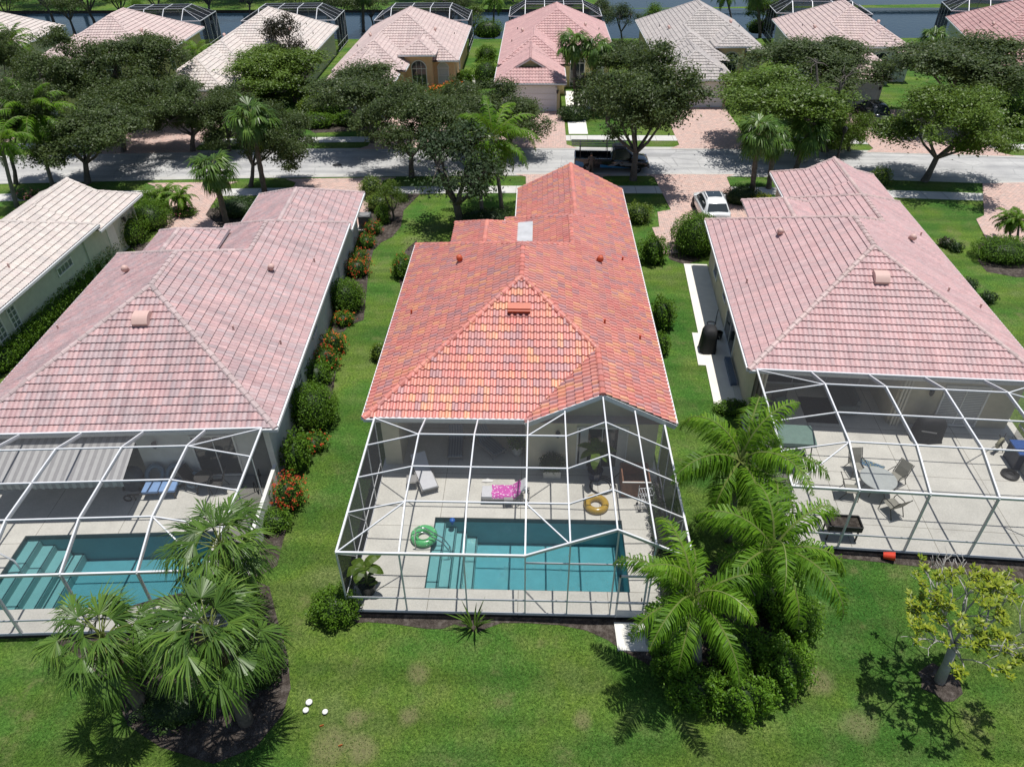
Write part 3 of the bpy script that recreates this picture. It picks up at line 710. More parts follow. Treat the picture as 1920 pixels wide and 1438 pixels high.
def pipe(H, x, y, p, face, m, z0=2.9):
    d = {'W': x, 'E': 12.15-x, 'S': y}[face]; z = z0+p*d
    MB().tube([(x, y, z-.05), (x, y, z+.28)], .045, 8).build('vent_pipe', m, H)

M['gd'] = mat('garage_door_white', (.74, .74, .74), .5, .04)
WALLM = {k: mat('stucco_'+k, c, .9, .07, 3, spec=.2) for k, c in dict(left=(.68, .68, .65), centre=(.68, .63, .48), right=(.58, .52, .40), farleft=(.62, .62, .53), peach=(.72, .47, .27), yellow=(.72, .60, .33), tan=(.72, .56, .34), white=(.66, .65, .60), cream=(.68, .63, .48), green=(.60, .60, .52)).items()}
T = tile_material
RM = {}
RM['centre'] = T('roof_tile_terracotta', [(.63, .245, .20), (.65, .265, .205), (.68, .30, .195), (.62, .22, .19), (.52, .25, .235), (.70, .345, .205), (.64, .25, .215), (.56, .245, .22), (.66, .27, .21), (.48, .255, .255), (.64, .265, .23), (.65, .265, .215)], .35, (.55, .33, .30), .06, .42, .5)
RM['centrecap'] = T('ridge_tile_terracotta', [(.60, .205, .165), (.61, .215, .17), (.57, .195, .16), (.50, .205, .18), (.62, .235, .18)], .05, (.40, .2, .16))
RM['left'] = T('roof_tile_faded_rose', [(.50, .325, .32), (.53, .345, .34), (.46, .295, .295), (.44, .325, .33), (.52, .33, .32), (.48, .35, .35), (.49, .305, .305)], .85, (.36, .285, .29), .06)
RM['leftcap'] = T('ridge_tile_rose_grey', [(.52, .40, .385), (.50, .385, .375), (.47, .37, .36)], .3, (.40, .34, .33))
RM['right'] = T('roof_tile_pale_pink', [(.56, .360, .355), (.58, .375, .37), (.54, .34, .335), (.53, .365, .36), (.57, .36, .35), (.55, .37, .365)], .6, (.46, .345, .345), .05)
RM['rightcap'] = T('ridge_tile_pale_pink', [(.54, .40, .37), (.52, .38, .36), (.50, .38, .36)], .2, (.46, .40, .38))
RM['cream'] = T('roof_tile_cream', [(.62, .55, .50), (.60, .52, .48), (.64, .575, .52), (.57, .51, .47), (.61, .53, .48)], .3, (.50, .47, .44), .06)
RM['p4'] = T('roof_tile_pink_cream', [(.58, .45, .42), (.56, .43, .405), (.60, .475, .44)], .5, (.47, .40, .375), .06)
RM['p5'] = T('roof_tile_pink', [(.56, .34, .325), (.58, .36, .34), (.53, .32, .31)], .4, (.50, .35, .33), .06)
RM['p6'] = T('roof_tile_grey_cream', [(.48, .44, .41), (.51, .46, .43), (.45, .41, .385)], .6, (.36, .335, .32), .06)
RM['p7'] = T('roof_tile_rose_cream', [(.57, .44, .41), (.54, .42, .40), (.60, .47, .43)], .4, (.48, .41, .385), .06)
RM['p8'] = T('roof_tile_red_stained', [(.50, .30, .28), (.47, .27, .26), (.52, .33, .31)], .7, (.38, .21, .20), .08)

# --- the three near houses and the cream one at the left edge
HC, _ = house('brick_orange_house', OC, 0, RM['centre'], WALLM['centre'], 'house with a bright orange and red barrel tile roof, middle of the near row', rear='gable', front='gable', w=.245, amp=.078, ns=8, capm=RM['centrecap'], recess=(1.2, 6.35, 3.6), seed=1)
HL, _ = house('tile_house', OL, L_DEG, RM['left'], WALLM['left'], 'house with a mottled rose and grey tile roof and a striped patio awning', capm=RM['leftcap'], recess=(1.2, 6.3, 3.0), seed=2, ns=6, amp=.042)
HR, _ = house('tile_house', OR, R_DEG, RM['right'], WALLM['right'], 'house with an even pale pink tile roof beside the parked white car', front='dutch', capm=RM['rightcap'], recess=(1.0, 6.6, 3.2), seed=3, ns=6, amp=.042)
FLO = (-26.05-12.15, 39.8-18.9)
HF, _ = house('tile_house', FLO, 0, RM['cream'], WALLM['farleft'], 'house with a cream white tile roof cut off by the left edge', front='dutch', capm=RM['cream'], seed=4, ns=6, amp=.042)
ORANGE = mat('orange_vent_paint', (.52, .10, .04), .5, .08); PINKV = mat('pink_vent_paint', (.62, .42, .37), .6, .05)
# centre: ridge-side slot vent, goosenecks, pipes, grey flat flashing
b = MB(); b.box((6.0, 4.55, 2.9+.5*4.55+.16), (.95, .30, .10), rx=math.atan(.5)); b.box((6.0, 4.30, 2.9+.5*4.3+.16), (.95, .05, .20), rx=math.atan(.5)); b.build('roof_vent', ORANGE, HC)
hood_vent(HC, 3.0, 10.3, .5, 'W', ORANGE); hood_vent(HC, 9.8, 11.0, .5, 'E', ORANGE)
for x, y, f in ((.95, 7.0, 'W'), (9.7, 5.1, 'E'), (11.3, 5.1, 'E'), (11.2, 12.5, 'E')): pipe(HC, x, y, .5, f, ORANGE)
b = MB(); b.add([(5.4, 13.6, 3.9), (6.5, 13.6, 4.0), (6.5, 16.1, 4.0), (5.4, 16.1, 3.9)], [(0, 1, 2, 3)]); b.add([(5.4, 13.6, 3.9), (6.5, 13.6, 4.0), (6.5, 13.6, 3.2), (5.4, 13.6, 3.2)], [(0, 3, 2, 1)])
b.build('flat_flashing', mat('flashing_grey', (.50, .51, .52), .5, .12, 2), HC)
for H_, f in ((HL, 1), (HR, 0)):
    hood_vent(H_, 6.08, 4.5 if f else 4.4, .5, 'S', PINKV, True)
    hood_vent(H_, 3.0, 10.2, .5, 'W', PINKV); hood_vent(H_, 9.7, 10.6, .5, 'E', PINKV)
    for x, y, fc in ((.9, 6.8, 'W'), (9.5, 5.0, 'E'), (11.3, 5.2, 'E'), (11.3, 13, 'E')): pipe(H_, x, y, .5, fc, PINKV)
pipe(HF, 11.0, 12.2, .5, 'E', PINKV)
# rear patio doors and fittings
win(HC, (9.45, .5, 1.1), 2.0, 2.15, 'S', 'sliding_door', (2, 1)); wall_lamp(HC, (7.65, .5, 1.95), 'S')
win(HC, (3.8, 3.6, 1.1), 3.6, 2.15, 'S', 'sliding_door', (3, 1))
b = MB(); b.box((8.72, .44, 1.1), (.32, .03, 2.1)); b.box((10.25, .44, 1.1), (.36, .03, 2.1)); b.build('curtain', M['shade'], HC)
win(HL, (9.35, .5, 1.15), 1.7, 2.1, 'S', 'french_door', (2, 1)); wall_lamp(HL, (7.1, .5, 1.95), 'S')
win(HL, (3.6, 3.0, 1.1), 3.6, 2.15, 'S', 'sliding_door', (3, 1))
win(HR, (9.4, .5, 1.15), 1.8, 2.1, 'S', 'french_door', (2, 1), pm=stripes('white_shutters', (.62, .62, .60), (.30, .30, .30), .09, 2))
wall_lamp(HR, (7.9, .5, 1.95), 'S'); win(HR, (3.8, 3.2, 1.1), 4.6, 2.15, 'S', 'sliding_door', (3, 1))
b = MB()
for x in (6.72, 6.86, 7.0): b.tube([(x, .36, 0), (x, .36, 2.7)], .055, 8)
for x in (.55, .72, .9): b.tube([(x, .36, 0), (x, .36, 2.7)], .06, 8)
b.build('corner_column', mat('cream_paint', (.62, .58, .48), .6, .05), HR)
# side windows
BLK = mat('glass_block', (.16, .20, .19), .25, .25, 9)
for y in (4.4, 5.5): win(HL, (11.65, y, 1.45), .6, 1.9, 'E', 'window', (2, 6), pm=BLK)
win(HL, (11.65, 9.3, 1.7), 1.0, .8, 'E', 'window', (3, 2), pm=BLK)
win(HR, (.5, 12.3, 1.5), 1.2, 1.4, 'W', 'window', (1, 2)); win(HR, (.5, 9.0, 1.6), .9, .9, 'W', 'window', (1, 2)); win(HR, (.5, 6.4, 1.05), 2.6, 2.1, 'W', 'sliding_door', (2, 1))
win(HF, (11.65, 9.0, 1.35), .62, 2.0, 'E', 'window', (2, 7), pm=BLK); win(HF, (11.65, 10.2, 1.35), .62, 2.0, 'E', 'window', (2, 7), pm=BLK)
win(HF, (11.65, 15.3, 1.95), 1.5, .45, 'E', 'window', (4, 1), pm=BLK)
b = MB(); b.box((11.67, 20.6, 1.0), (.05, .9, 2.05)); b.build('side_door', M['trim'], HF); wall_lamp(HF, (11.66, 22.2, 1.8), 'E')
for a_, c_ in (((11.7, 17.6, -.1), (11.7, 17.6, 2.7)), ((11.8, 23.6, -.1), (11.8, 23.6, 2.5))): MB().bar(a_, c_, .09, .09).build('downspout', WALLM['farleft'], HF)
b = MB(); b.bar((11.72, 16.2, -.1), (11.72, 16.2, 2.7), .09, .09); b.build('downspout', M['gutter'], HL)
for H_ in (HC, HL, HR, HF): front_face(H_, 1.0)
# awning of the left house
AW = MB(); n = 40; x0, x1 = 1.0, 6.7
AW.add([(x0, .35, 2.62), (x1, .35, 2.62), (x1, -1.75, 1.98), (x0, -1.75, 1.98)], [(0, 1, 2, 3)])
vs = []; fs = []
for i in range(n+1):
    x = x0+(x1-x0)*i/n; vs += [(x, -1.75, 1.98), (x, -1.78, 1.98-.24-.05*abs(math.sin(i*PI/2)))]
for i in range(n): fs.append((2*i, 2*i+2, 2*i+3, 2*i+1))
AW.add(vs, fs)
aw = AW.build('awning', stripes('awning_canvas', (.50, .49, .48), (.34, .33, .33), .30, 0), HL)
b = MB()
for x in (x0+.1, (x0+x1)/2, x1-.1): b.bar((x, .4, 2.5), (x, -1.7, 1.93), .05, .05)
b.build('awning_arm', M['white'], aw)

# --- the far row faces us across the street
def far_house(nm, X0, Y0, deg, rm, wm, label, front='hip', seed=5):
    H_, ys = house(nm, (X0, Y0), 180+deg, rm, wm, label, p=.545, ys=1.12, front=front, seed=seed, w=.30, expo=.42, ns=4, amp=.045, capstep=.6)
    front_face(H_, ys); hood_vent(H_, 3.0, 11, .545, 'W', PINKV); hood_vent(H_, 9.8, 12, .545, 'E', PINKV)
    for x, y, fc in ((1.2, 8, 'W'), (10.5, 9, 'E'), (11.0, 14, 'E')): pipe(H_, x, y, .545, fc, M['dkmetal'])
    win(H_, (.5, 11.0, 1.4), 1.0, 1.5, 'W', 'window', (1, 2)); win(H_, (11.65, 12.0, 1.4), 1.0, 1.5, 'E', 'window', (1, 2))
    return H_
far_house('tile_house', -8.2, 97.3, 0, RM['p4'], WALLM['peach'], 'peach walled house with a pinkish cream roof and arched entry across the street', seed=5)
far_house('tile_house', 8.2, 99.6, 0, RM['p5'], WALLM['yellow'], 'yellow walled house with a pink roof and small front gable over its garage', front='dutch', seed=6)
far_house('tile_house', 24.4, 100.9, 0, RM['p6'], WALLM['tan'], 'house with a grey stained cream roof and tan walls right of the pink one', seed=7)
far_house('tile_house', 41.4, 100.2, -5, RM['p7'], WALLM['white'], 'house with rose cream roof and whitish walls behind the dark parked car', seed=8)
far_house('tile_house', 63.0, 99.6, -14, RM['p8'], WALLM['green'], 'house with a red stained pink roof at the top right corner by the lake', seed=9)
far_house('tile_house', -24.6, 97.6, 2, RM['cream'], WALLM['cream'], 'house with a cream tile roof left of the peach house, oak tree before its garage', seed=10)
far_house('tile_house', -41.2, 97.3, 3.5, RM['p4'], WALLM['yellow'], 'house with a pale rose roof second from the left along the far row', front='dutch', seed=11)
far_house('tile_house', -59.3, 98.5, 5, RM['cream'], WALLM['cream'], 'house with a cream roof cut by the top left corner of the picture', seed=12)
far_house('tile_house', 80.5, 92, -20, RM['p5'], WALLM['yellow'], 'house at the far right end of the far row', seed=13) if False else None

# ------------------------------------------------------------------ screened pool cages
def bar_part(parent, name, p, q, w, h, m=None): MB().bar(p, q, w*.8, h*.85, .01).build(name, m or M['white'], parent)
def panel(acc, *pts): acc.add(pts, [tuple(range(len(pts)))])
def cage_flat(o, deg, label, xs, x0, x1, ys_, zt, z0, sm, dome, group=None, far=False, doorx=None):
    # ys_: rear, 3 purlins, front
    K = empty('pool_cage', (o[0], o[1], 0), R(deg), label, 'pool cage', group)
    rs, ws = MB(), MB(); yr, yf = ys_[0], ys_[-1]
    bw = .07 if not far else .10; bh = .16 if not far else .12
    zs = [zt-.05]+[dome]*3+[zt]
    for x in xs:
        for i in range(4): bar_part(K, 'roof_beam', (x, ys_[i], zs[i]), (x, ys_[i+1], zs[i+1]), bw, bh if dome-zt > 0 else .08)
        bar_part(K, 'post', (x, yf, 0), (x, yf, zt), .06, .12)
    for i in (1, 2, 3):
        bar_part(K, 'purlin', (xs[0], ys_[i], dome+.03), (xs[-1], ys_[i], dome+.03), .06, .06)
        bar_part(K, 'purlin', (x0, ys_[i], zt), (xs[0], ys_[i], dome+.02), .055, .055); bar_part(K, 'purlin', (xs[-1], ys_[i], dome+.02), (x1, ys_[i], zt), .055, .055)
        for x in (x0, x1):
            bar_part(K, 'post', (x, ys_[i], 0), (x, ys_[i], zt), .06, .06)
    for x in (x0, x1):
        bar_part(K, 'eave_beam', (x, yr, zt), (x, yf, zt), .08, .10); bar_part(K, 'chair_rail', (x, yr, .72), (x, yf, .72), .05, .06); bar_part(K, 'bottom_plate', (x, yr, .03), (x, yf, .03), .05, .06)
        bar_part(K, 'post', (x, yf, 0), (x, yf, zt), .075, .075)
        bar_part(K, 'brace', (x, ys_[3], .75), (x, yf, zt-.05), .03, .03)
    bar_part(K, 'eave_beam', (x0, yf, zt), (x1, yf, zt), .08, .11); bar_part(K, 'rear_beam', (x0, yr, zt+.02), (x1, yr, zt+.02), .09, .09)
    bar_part(K, 'chair_rail', (x0, yf, .72), (x1, yf, .72), .05, .06); bar_part(K, 'bottom_plate', (x0, yf, .03), (x1, yf, .03), .05, .06)
    bar_part(K, 'brace', (xs[0], ys_[1], dome), (x0, yr, zt), .05, .05); bar_part(K, 'brace', (xs[0], ys_[3], dome), (x0, yf, zt), .05, .05)
    bar_part(K, 'brace', (xs[-1], ys_[1], dome), (x1, yr, zt), .05, .05); bar_part(K, 'brace', (xs[-1], ys_[3], dome), (x1, yf, zt), .05, .05)
    a, c = xs[0], xs[-1]
    panel(rs, (a, yr, zt-.05), (c, yr, zt-.05), (c, ys_[1], dome), (a, ys_[1], dome)); panel(rs, (a, ys_[1], dome), (c, ys_[1], dome), (c, ys_[3], dome), (a, ys_[3], dome)); panel(rs, (a, ys_[3], dome), (c, ys_[3], dome), (c, yf, zt), (a, yf, zt))
    for x, s in ((x0, a), (x1, c)):
        panel(rs, (x, ys_[1], zt), (s, ys_[1], dome), (s, ys_[3], dome), (x, ys_[3], zt))
        panel(rs, (x, yr, zt), (s, yr, zt-.05), (s, ys_[1], dome)); panel(rs, (x, yr, zt), (s, ys_[1], dome), (x, ys_[1], zt))
        panel(rs, (x, yf, zt), (s, yf, zt), (s, ys_[3], dome)); panel(rs, (x, yf, zt), (s, ys_[3], dome), (x, ys_[3], zt))
        sw = MB(); panel(sw, (x, yr, z0), (x, yf, z0), (x, yf, zt), (x, yr, zt)); sw.build('side_screen', sm if far else M['screen_side'], K)
    panel(ws, (x0, yf, z0), (x1, yf, z0), (x1, yf, zt), (x0, yf, zt))
    rs.build('roof_screen', sm, K); ws.build('wall_screen', sm, K)
    return K
YS = [-.06, -1.66, -3.4, -5.1, -6.88]
cage_flat(OL, L_DEG, 'white framed mesh pool cage behind the fan palms, arched beams over an awning and pool', [2.45, 4.8, 7.15, 9.5], .3, 11.65, YS, 2.95, .05, M['screen'], 3.52)
cage_flat(OR, R_DEG, 'white framed mesh cage over a bare patio with a round table and no pool', [2.55, 4.9, 7.15, 9.5], .3, 11.75, [-.06, -1.7, -3.5, -5.2, -7.05], 2.95, .05, M['screen'], 3.52)
# centre cage: flat half and a gabled half
K = empty('pool_cage', (OC[0], OC[1], 0), 0, 'white framed mesh pool cage with a gabled half, over the turquoise pool and sun loungers', 'pool cage')
zt, dm = 2.95, 3.52; x0, x1 = .45, 11.70; yr, yf = -.06, -6.78; Y3 = [-1.66, -3.38, -5.06]; gx, gz = 9.25, 4.22
def gzt(x): return gz-.5*abs(x-gx)+(.0 if x < gx else 0)
rz = lambda x: max(zt, gz-(gz-zt)/(x1-gx)*abs(x-gx)) if x > gx else gz-.5*(gx-x)
for x in (2.45, 4.5):
    pts = [(x, yr, 2.92)]+[(x, y, dm) for y in Y3]+[(x, yf, zt)]
    for i in range(4): bar_part(K, 'roof_beam', pts[i], pts[i+1], .06, .12)
pts = [(6.45, -.1, 2.95)]+[(6.45, y, dm) for y in Y3]+[(6.45, yf, zt)]
for i in range(4): bar_part(K, 'roof_beam', pts[i], pts[i+1], .06, .12)
for x in (7.85, gx, 10.5):
    bar_part(K, 'roof_beam', (x, -.28, rz(x)+.05), (x, yf, rz(x)), .06, .11)
for y in Y3:
    bar_part(K, 'purlin', (2.45, y, dm+.02), (7.85, y, dm+.02), .055, .06); bar_part(K, 'purlin', (x0, y, zt), (2.45, y, dm+.01), .055, .055)
    bar_part(K, 'purlin', (7.85, y, rz(7.85)), (gx, y, gz), .055, .055); bar_part(K, 'purlin', (gx, y, gz), (x1, y, zt), .055, .055)
bar_part(K, 'eave_beam', (x0, yr, zt), (x0, yf, zt), .08, .10); bar_part(K, 'eave_beam', (x1, -.28, zt), (x1, yf, zt), .08, .10)
bar_part(K, 'eave_beam', (x0, yf, zt), (6.45, yf, zt), .08, .11); bar_part(K, 'eave_beam', (6.45, yf, zt), (gx, yf, gz), .08, .11); bar_part(K, 'eave_beam', (gx, yf, gz), (x1, yf, zt), .08, .11)
bar_part(K, 'rear_beam', (x0, yr, zt), (6.35, yr, zt), .09, .09)
bar_part(K, 'cross_rail', (6.45, yf, 2.62), (x1, yf, 2.62), .05, .06)
for a_, b_ in (((x0, yr, zt), (2.45, Y3[0], dm)), ((x0, yf, zt), (2.45, Y3[2], dm)), ((7.85, -.3, rz(7.85)), (6.45, Y3[0], dm)), ((6.45, Y3[2], dm), (7.85, yf, rz(7.85)))): bar_part(K, 'brace', a_, b_, .05, .05)
for x in (x0, 2.45, 4.5, 6.45, 7.85, 9.3, 10.5, x1): bar_part(K, 'post', (x, yf, 0), (x, yf, rz(x) if x > 6.45 else zt), .055, .085)
for x in (x0, x1):
    for y in Y3+[yr-.1]: bar_part(K, 'post', (x, y, 0), (x, y, zt), .055, .07)
    bar_part(K, 'chair_rail', (x, yr, .72), (x, yf, .72), .05, .06); bar_part(K, 'bottom_plate', (x, yr, .03), (x, yf, .03), .05, .06); bar_part(K, 'brace', (x, Y3[2], .75), (x, yf, zt-.06), .03, .03); bar_part(K, 'brace', (x, Y3[1], .75), (x, Y3[2], zt-.06), .03, .03)
bar_part(K, 'chair_rail', (x0, yf, .72), (9.5, yf, .72), .05, .06); bar_part(K, 'chair_rail', (10.4, yf, .72), (x1, yf, .72), .05, .06)
bar_part(K, 'bottom_plate', (x0, yf, .03), (9.5, yf, .03), .05, .06); bar_part(K, 'bottom_plate', (10.4, yf, .03), (x1, yf, .03), .05, .06)
d = MB()
for p_, q_ in (((9.5, 0), (9.5, 2.1)), ((10.38, 0), (10.38, 2.1)), ((9.5, 2.1), (10.38, 2.1)), ((9.5, .75), (10.38, .75))): d.bar((p_[0], yf-.03, p_[1]), (q_[0], yf-.03, q_[1]), .06, .06, .03)
d.box((9.94, yf-.03, .17), (.82, .03, .34)); dr = d.build('screen_door', M['white'], K)
MB().box((10.28, yf-.08, 1.0), (.03, .05, .14)).build('handle', M['dkmetal'], dr)
rs, ws = MB(), MB()
panel(rs, (2.45, yr, 2.92), (6.45, yr, 2.92), (6.45, Y3[0], dm), (2.45, Y3[0], dm)); panel(rs, (2.45, Y3[0], dm), (6.45, Y3[0], dm), (6.45, Y3[2], dm), (2.45, Y3[2], dm)); panel(rs, (2.45, Y3[2], dm), (6.45, Y3[2], dm), (6.45, yf, zt), (2.45, yf, zt))
panel(rs, (x0, yr, zt), (2.45, yr, 2.92), (2.45, Y3[0], dm)); panel(rs, (x0, yr, zt), (2.45, Y3[0], dm), (x0, Y3[0], zt)); panel(rs, (x0, Y3[0], zt), (2.45, Y3[0], dm), (2.45, Y3[2], dm), (x0, Y3[2], zt)); panel(rs, (x0, Y3[2], zt), (2.45, Y3[2], dm), (x0, yf, zt)); panel(rs, (x0, yf, zt), (2.45, Y3[2], dm), (2.45, yf, zt))
panel(rs, (6.45, Y3[0], dm), (7.85, Y3[0], dm), (7.85, Y3[2], dm), (6.45, Y3[2], dm)); panel(rs, (6.45, yr, zt), (7.85, yr-.2, dm), (6.45, Y3[0], dm)); panel(rs, (7.85, yr-.2, dm), (7.85, Y3[0], dm), (6.45, Y3[0], dm)); panel(rs, (6.45, Y3[2], dm), (7.85, yf, dm), (6.45, yf, zt)); panel(rs, (6.45, Y3[2], dm), (7.85, Y3[2], dm), (7.85, yf, dm))
panel(rs, (7.85, -.28, dm), (gx, -.28, gz), (gx, yf, gz), (7.85, yf, dm)); panel(rs, (gx, -.28, gz), (x1, -.28, zt), (x1, yf, zt), (gx, yf, gz))

for x, y_ in ((x0, yr), (x1, -.28)):
    sw = MB(); panel(sw, (x, y_, .05), (x, yf, .05), (x, yf, zt), (x, y_, zt)); sw.build('side_screen', M['screen_side'], K)
panel(ws, (x0, yf, .05), (6.45, yf, .05), (6.45, yf, zt), (x0, yf, zt)); panel(ws, (6.45, yf, .05), (x1, yf, .05), (x1, yf, zt), (gx, yf, gz), (6.45, yf, zt))
rs.build('roof_screen', M['screen'], K); ws.build('wall_screen', M['screen'], K)
# cages behind the far row
for X0, Y0, dg, lab in ((-8.2, 97.3, 180, 'dark mesh pool cage behind the peach house'), (-24.6, 97.6, 182, 'dark mesh pool cage behind the cream roofed house left of the peach one'), (-41.2, 97.3, 183.5, 'dark mesh pool cage behind the pale rose roof near the top left'), (41.4, 100.2, 175, 'dark mesh pool cage behind the rose cream roof by the lake'), (63, 99.6, 166, 'dark mesh pool cage beside the red stained roof at top right'), (8.2, 99.6, 180, 'dark mesh pool cage behind the pink roof')):
    cage_flat((X0, Y0), dg, lab, [2.6, 5.0, 7.4, 9.8], .3, 11.8, [-.06, -1.7, -3.4, -5.0, -6.6], 3.6, .0, M['screen_far'], 4.7, 'pool cages along the lake', True)

# ------------------------------------------------------------------ foliage
def nrm(a): return a/np.maximum(np.linalg.norm(a, axis=-1, keepdims=True), 1e-6)
def leaf_quads(C, D, N, L, Wd, fold=.0):
    S = nrm(np.cross(D, N)); L = np.broadcast_to(np.asarray(L, float).reshape(-1, 1), (len(C), 1)); Wd = np.broadcast_to(np.asarray(Wd, float).reshape(-1, 1), (len(C), 1))
    return np.stack([C-D*L*.5, C+S*Wd*.5-D*L*.05+N*fold*Wd, C+D*L*.5, C-S*Wd*.5-D*L*.05+N*fold*Wd], 1)
def rand_leaves(C, size, rg, up=.6, asp=.5, vs=.35, out=None, outw=.6):
    n = len(C); N = rg.normal(size=(n, 3)); N[:, 2] = np.abs(N[:, 2])+up
    if out is not None: N = N + out*outw*2
    N = nrm(N); D = nrm(np.cross(N, rg.normal(size=(n, 3)))); L = size*(1+vs*rg.uniform(-1, 1, n))
    return leaf_quads(C, D, N, L, L*asp, .08)
LM = dict(
    oak=leaf_material('oak_leaves', [(.15, (.036, .056, .019)), (.45, (.068, .104, .029)), (.75, (.110, .152, .044)), (.95, (.17, .205, .075))], .28, .5, .32),
    oakg=leaf_material('bright_oak_leaves', [(.15, (.056, .100, .012)), (.5, (.12, .20, .022)), (.9, (.21, .29, .05))], .3, .45, .35),
    magnolia=leaf_material('magnolia_leaves', [(.15, (.020, .036, .014)), (.5, (.040, .072, .026)), (.9, (.085, .125, .055))], .12, .6, .25),
    bronze=leaf_material('bronze_leaves', [(.15, (.016, .018, .010)), (.5, (.045, .034, .018)), (.9, (.10, .065, .035))], .1, .35, .5),
    hedge=leaf_material('hedge_leaves', [(.15, (.050, .110, .010)), (.5, (.105, .215, .016)), (.9, (.19, .33, .035))], .34, .5, .25),
    mound=leaf_material('bright_bush_leaves', [(.15, (.06, .14, .012)), (.5, (.13, .27, .02)), (.9, (.24, .42, .045))], .36, .45, .3),
    lime=leaf_material('lime_leaves', [(.15, (.07, .13, .012)), (.5, (.14, .22, .02)), (.9, (.25, .30, .05))], .3, .45, .4),
    yellow=leaf_material('yellow_green_leaves', [(.15, (.14, .22, .018)), (.5, (.30, .37, .028)), (.9, (.52, .50, .05))], .3, .45, .4),
    queen=leaf_material('queen_palm_leaves', [(.15, (.055, .135, .008)), (.5, (.13, .28, .015)), (.9, (.31, .47, .04))], .38, .5, .3, .5),
    sabal=leaf_material('sabal_palm_leaves', [(.15, (.038, .090, .016)), (.5, (.11, .21, .030)), (.85, (.29, .40, .075)), (1, (.48, .45, .12))], .3, .4, .4, .5),
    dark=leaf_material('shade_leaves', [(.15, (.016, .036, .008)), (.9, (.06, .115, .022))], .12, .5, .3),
    banana=leaf_material('banana_leaves', [(.15, (.06, .11, .012)), (.9, (.15, .24, .03))], .3, .4, .4),
    red=leaf_material('red_flowers', [(.15, (.42, .035, .015)), (.9, (.66, .11, .04))], .2, .6, .2),
    orange=leaf_material('orange_flowers', [(.15, (.60, .10, .02)), (.9, (.80, .22, .05))], .2, .6, .2),
    pinkf=leaf_material('pink_flowers', [(.15, (.50, .10, .16)), (.9, (.70, .28, .34))], .2, .6, .2),
    brownleaf=leaf_material('dead_fronds', [(.15, (.10, .06, .03)), (.9, (.28, .20, .11))], .15, .7, .2),
)
def crown_points(rg, nc, rx, rz, zc, flat=.75):
    # an uneven crown: clump centres on several overlapping lobes at different heights
    lob = []
    nl = 11
    for i in range(nl):
        a = i*2.399+rg.uniform(-.5, .5); r = rx*math.sqrt((i+.4)/nl)*.72
        lob.append((r*math.cos(a), r*math.sin(a), zc+rz*(.40-.75*(r/rx)**1.5)+rg.uniform(-.85, .6)*rz*.6, rx*rg.uniform(.28, .42)))
    P = []
    while len(P) < nc:
        x, y, z, r = lob[rg.integers(nl)]; d = nrm(rg.normal(size=3)); q = rg.uniform(.45, 1)**.7
        if d[2] < -.6: continue
        P.append((x+d[0]*r*q, y+d[1]*r*q, z+d[2]*r*.8*q))
    return np.array(P)
def oak_parts(seed, rx=4.3, rz=3.5, zc=5.2, nc=240, per=165, leaf=.18, clump=.58, fork=2.0, lean=0):
    rg = np.random.default_rng(seed); P = crown_points(rg, nc, rx, rz, zc)
    C = []; T = []; O = []
    for p in P:
        n = int(per*rg.uniform(.6, 1.35)); s = clump*rg.uniform(.65, 1.25)
        q = rg.normal(size=(n, 3))*np.array([s, s, s*.55])*.62
        C.append(p+q); T.append(np.full(n, rg.uniform(-.16, .32))+rg.uniform(0, .45, n)); O.append(q/np.maximum(np.linalg.norm(q, axis=1, keepdims=True), .05))
    C = np.concatenate(C); T = np.concatenate(T); O = np.concatenate(O)
    V = rand_leaves(C, leaf, rg, .5, .48, .4, O, .35)
    crown = quads_mesh('oak_crown', V, T)
    b = MB(); rnd = random.Random(seed)
    top = Vector((lean*.5+rnd.uniform(-.2, .2), rnd.uniform(-.2, .2), fork))
    b.tube([(0, 0, -.2), (lean*.15, 0, fork*.5), top], [.27, .19, .17], 9)
    for i in range(6):
        a = 2*PI*i/6+rnd.uniform(-.4, .4); rr = rx*rnd.uniform(.3, .55)
        m = Vector((rr*math.cos(a), rr*math.sin(a), zc-rz*.15+rnd.uniform(-.5, .9)))
        b.tube([top, top.lerp(m, .5)+Vector((0, 0, -.25)), m], [.13, .09, .055], 6)
        idx = sorted(range(len(P)), key=lambda k: (Vector(P[k])-m).length)[:9]
        for k in idx[:7]:
            e = Vector(P[k]); b.tube([m, m.lerp(e, .55)+Vector((rnd.uniform(-.2, .2), rnd.uniform(-.2, .2), .1)), e], [.05, .03, .012], 5)
    me = bpy.data.meshes.new('oak_trunk'); me.from_pydata(b.v, [], b.f); me.update(); me.materials.append(M['trunk'])
    return crown, me
def place_tree(name, label, cat, loc, crown, trunk, lm, s=(1, 1, 1), rz=0, group=None, trunkname='trunk'):
    e = empty(name, loc, rz, label, cat, group)
    t = bpy.data.objects.new(trunkname, trunk); COL.objects.link(t); t.parent = e; t.scale = s
    c = bpy.data.objects.new('crown', crown); COL.objects.link(c); c.parent = e; c.scale = s
    if not c.data.materials: c.data.materials.append(lm)
    elif c.data.materials[0] != lm:
        c.material_slots[0].link = 'OBJECT'; c.material_slots[0].material = lm
    return e
OAKS = [oak_parts(11), oak_parts(12, 4.3, 3.7, 5.3, 235), oak_parts(13, 4.2, 3.3, 5.0, 215), oak_parts(14, 4.4, 3.8, 5.4, 230, 165, .18, .58, 2.2, .6), oak_parts(15, 4.3, 3.9, 5.3, 225), oak_parts(16, 4.4, 3.4, 5.2, 240)]
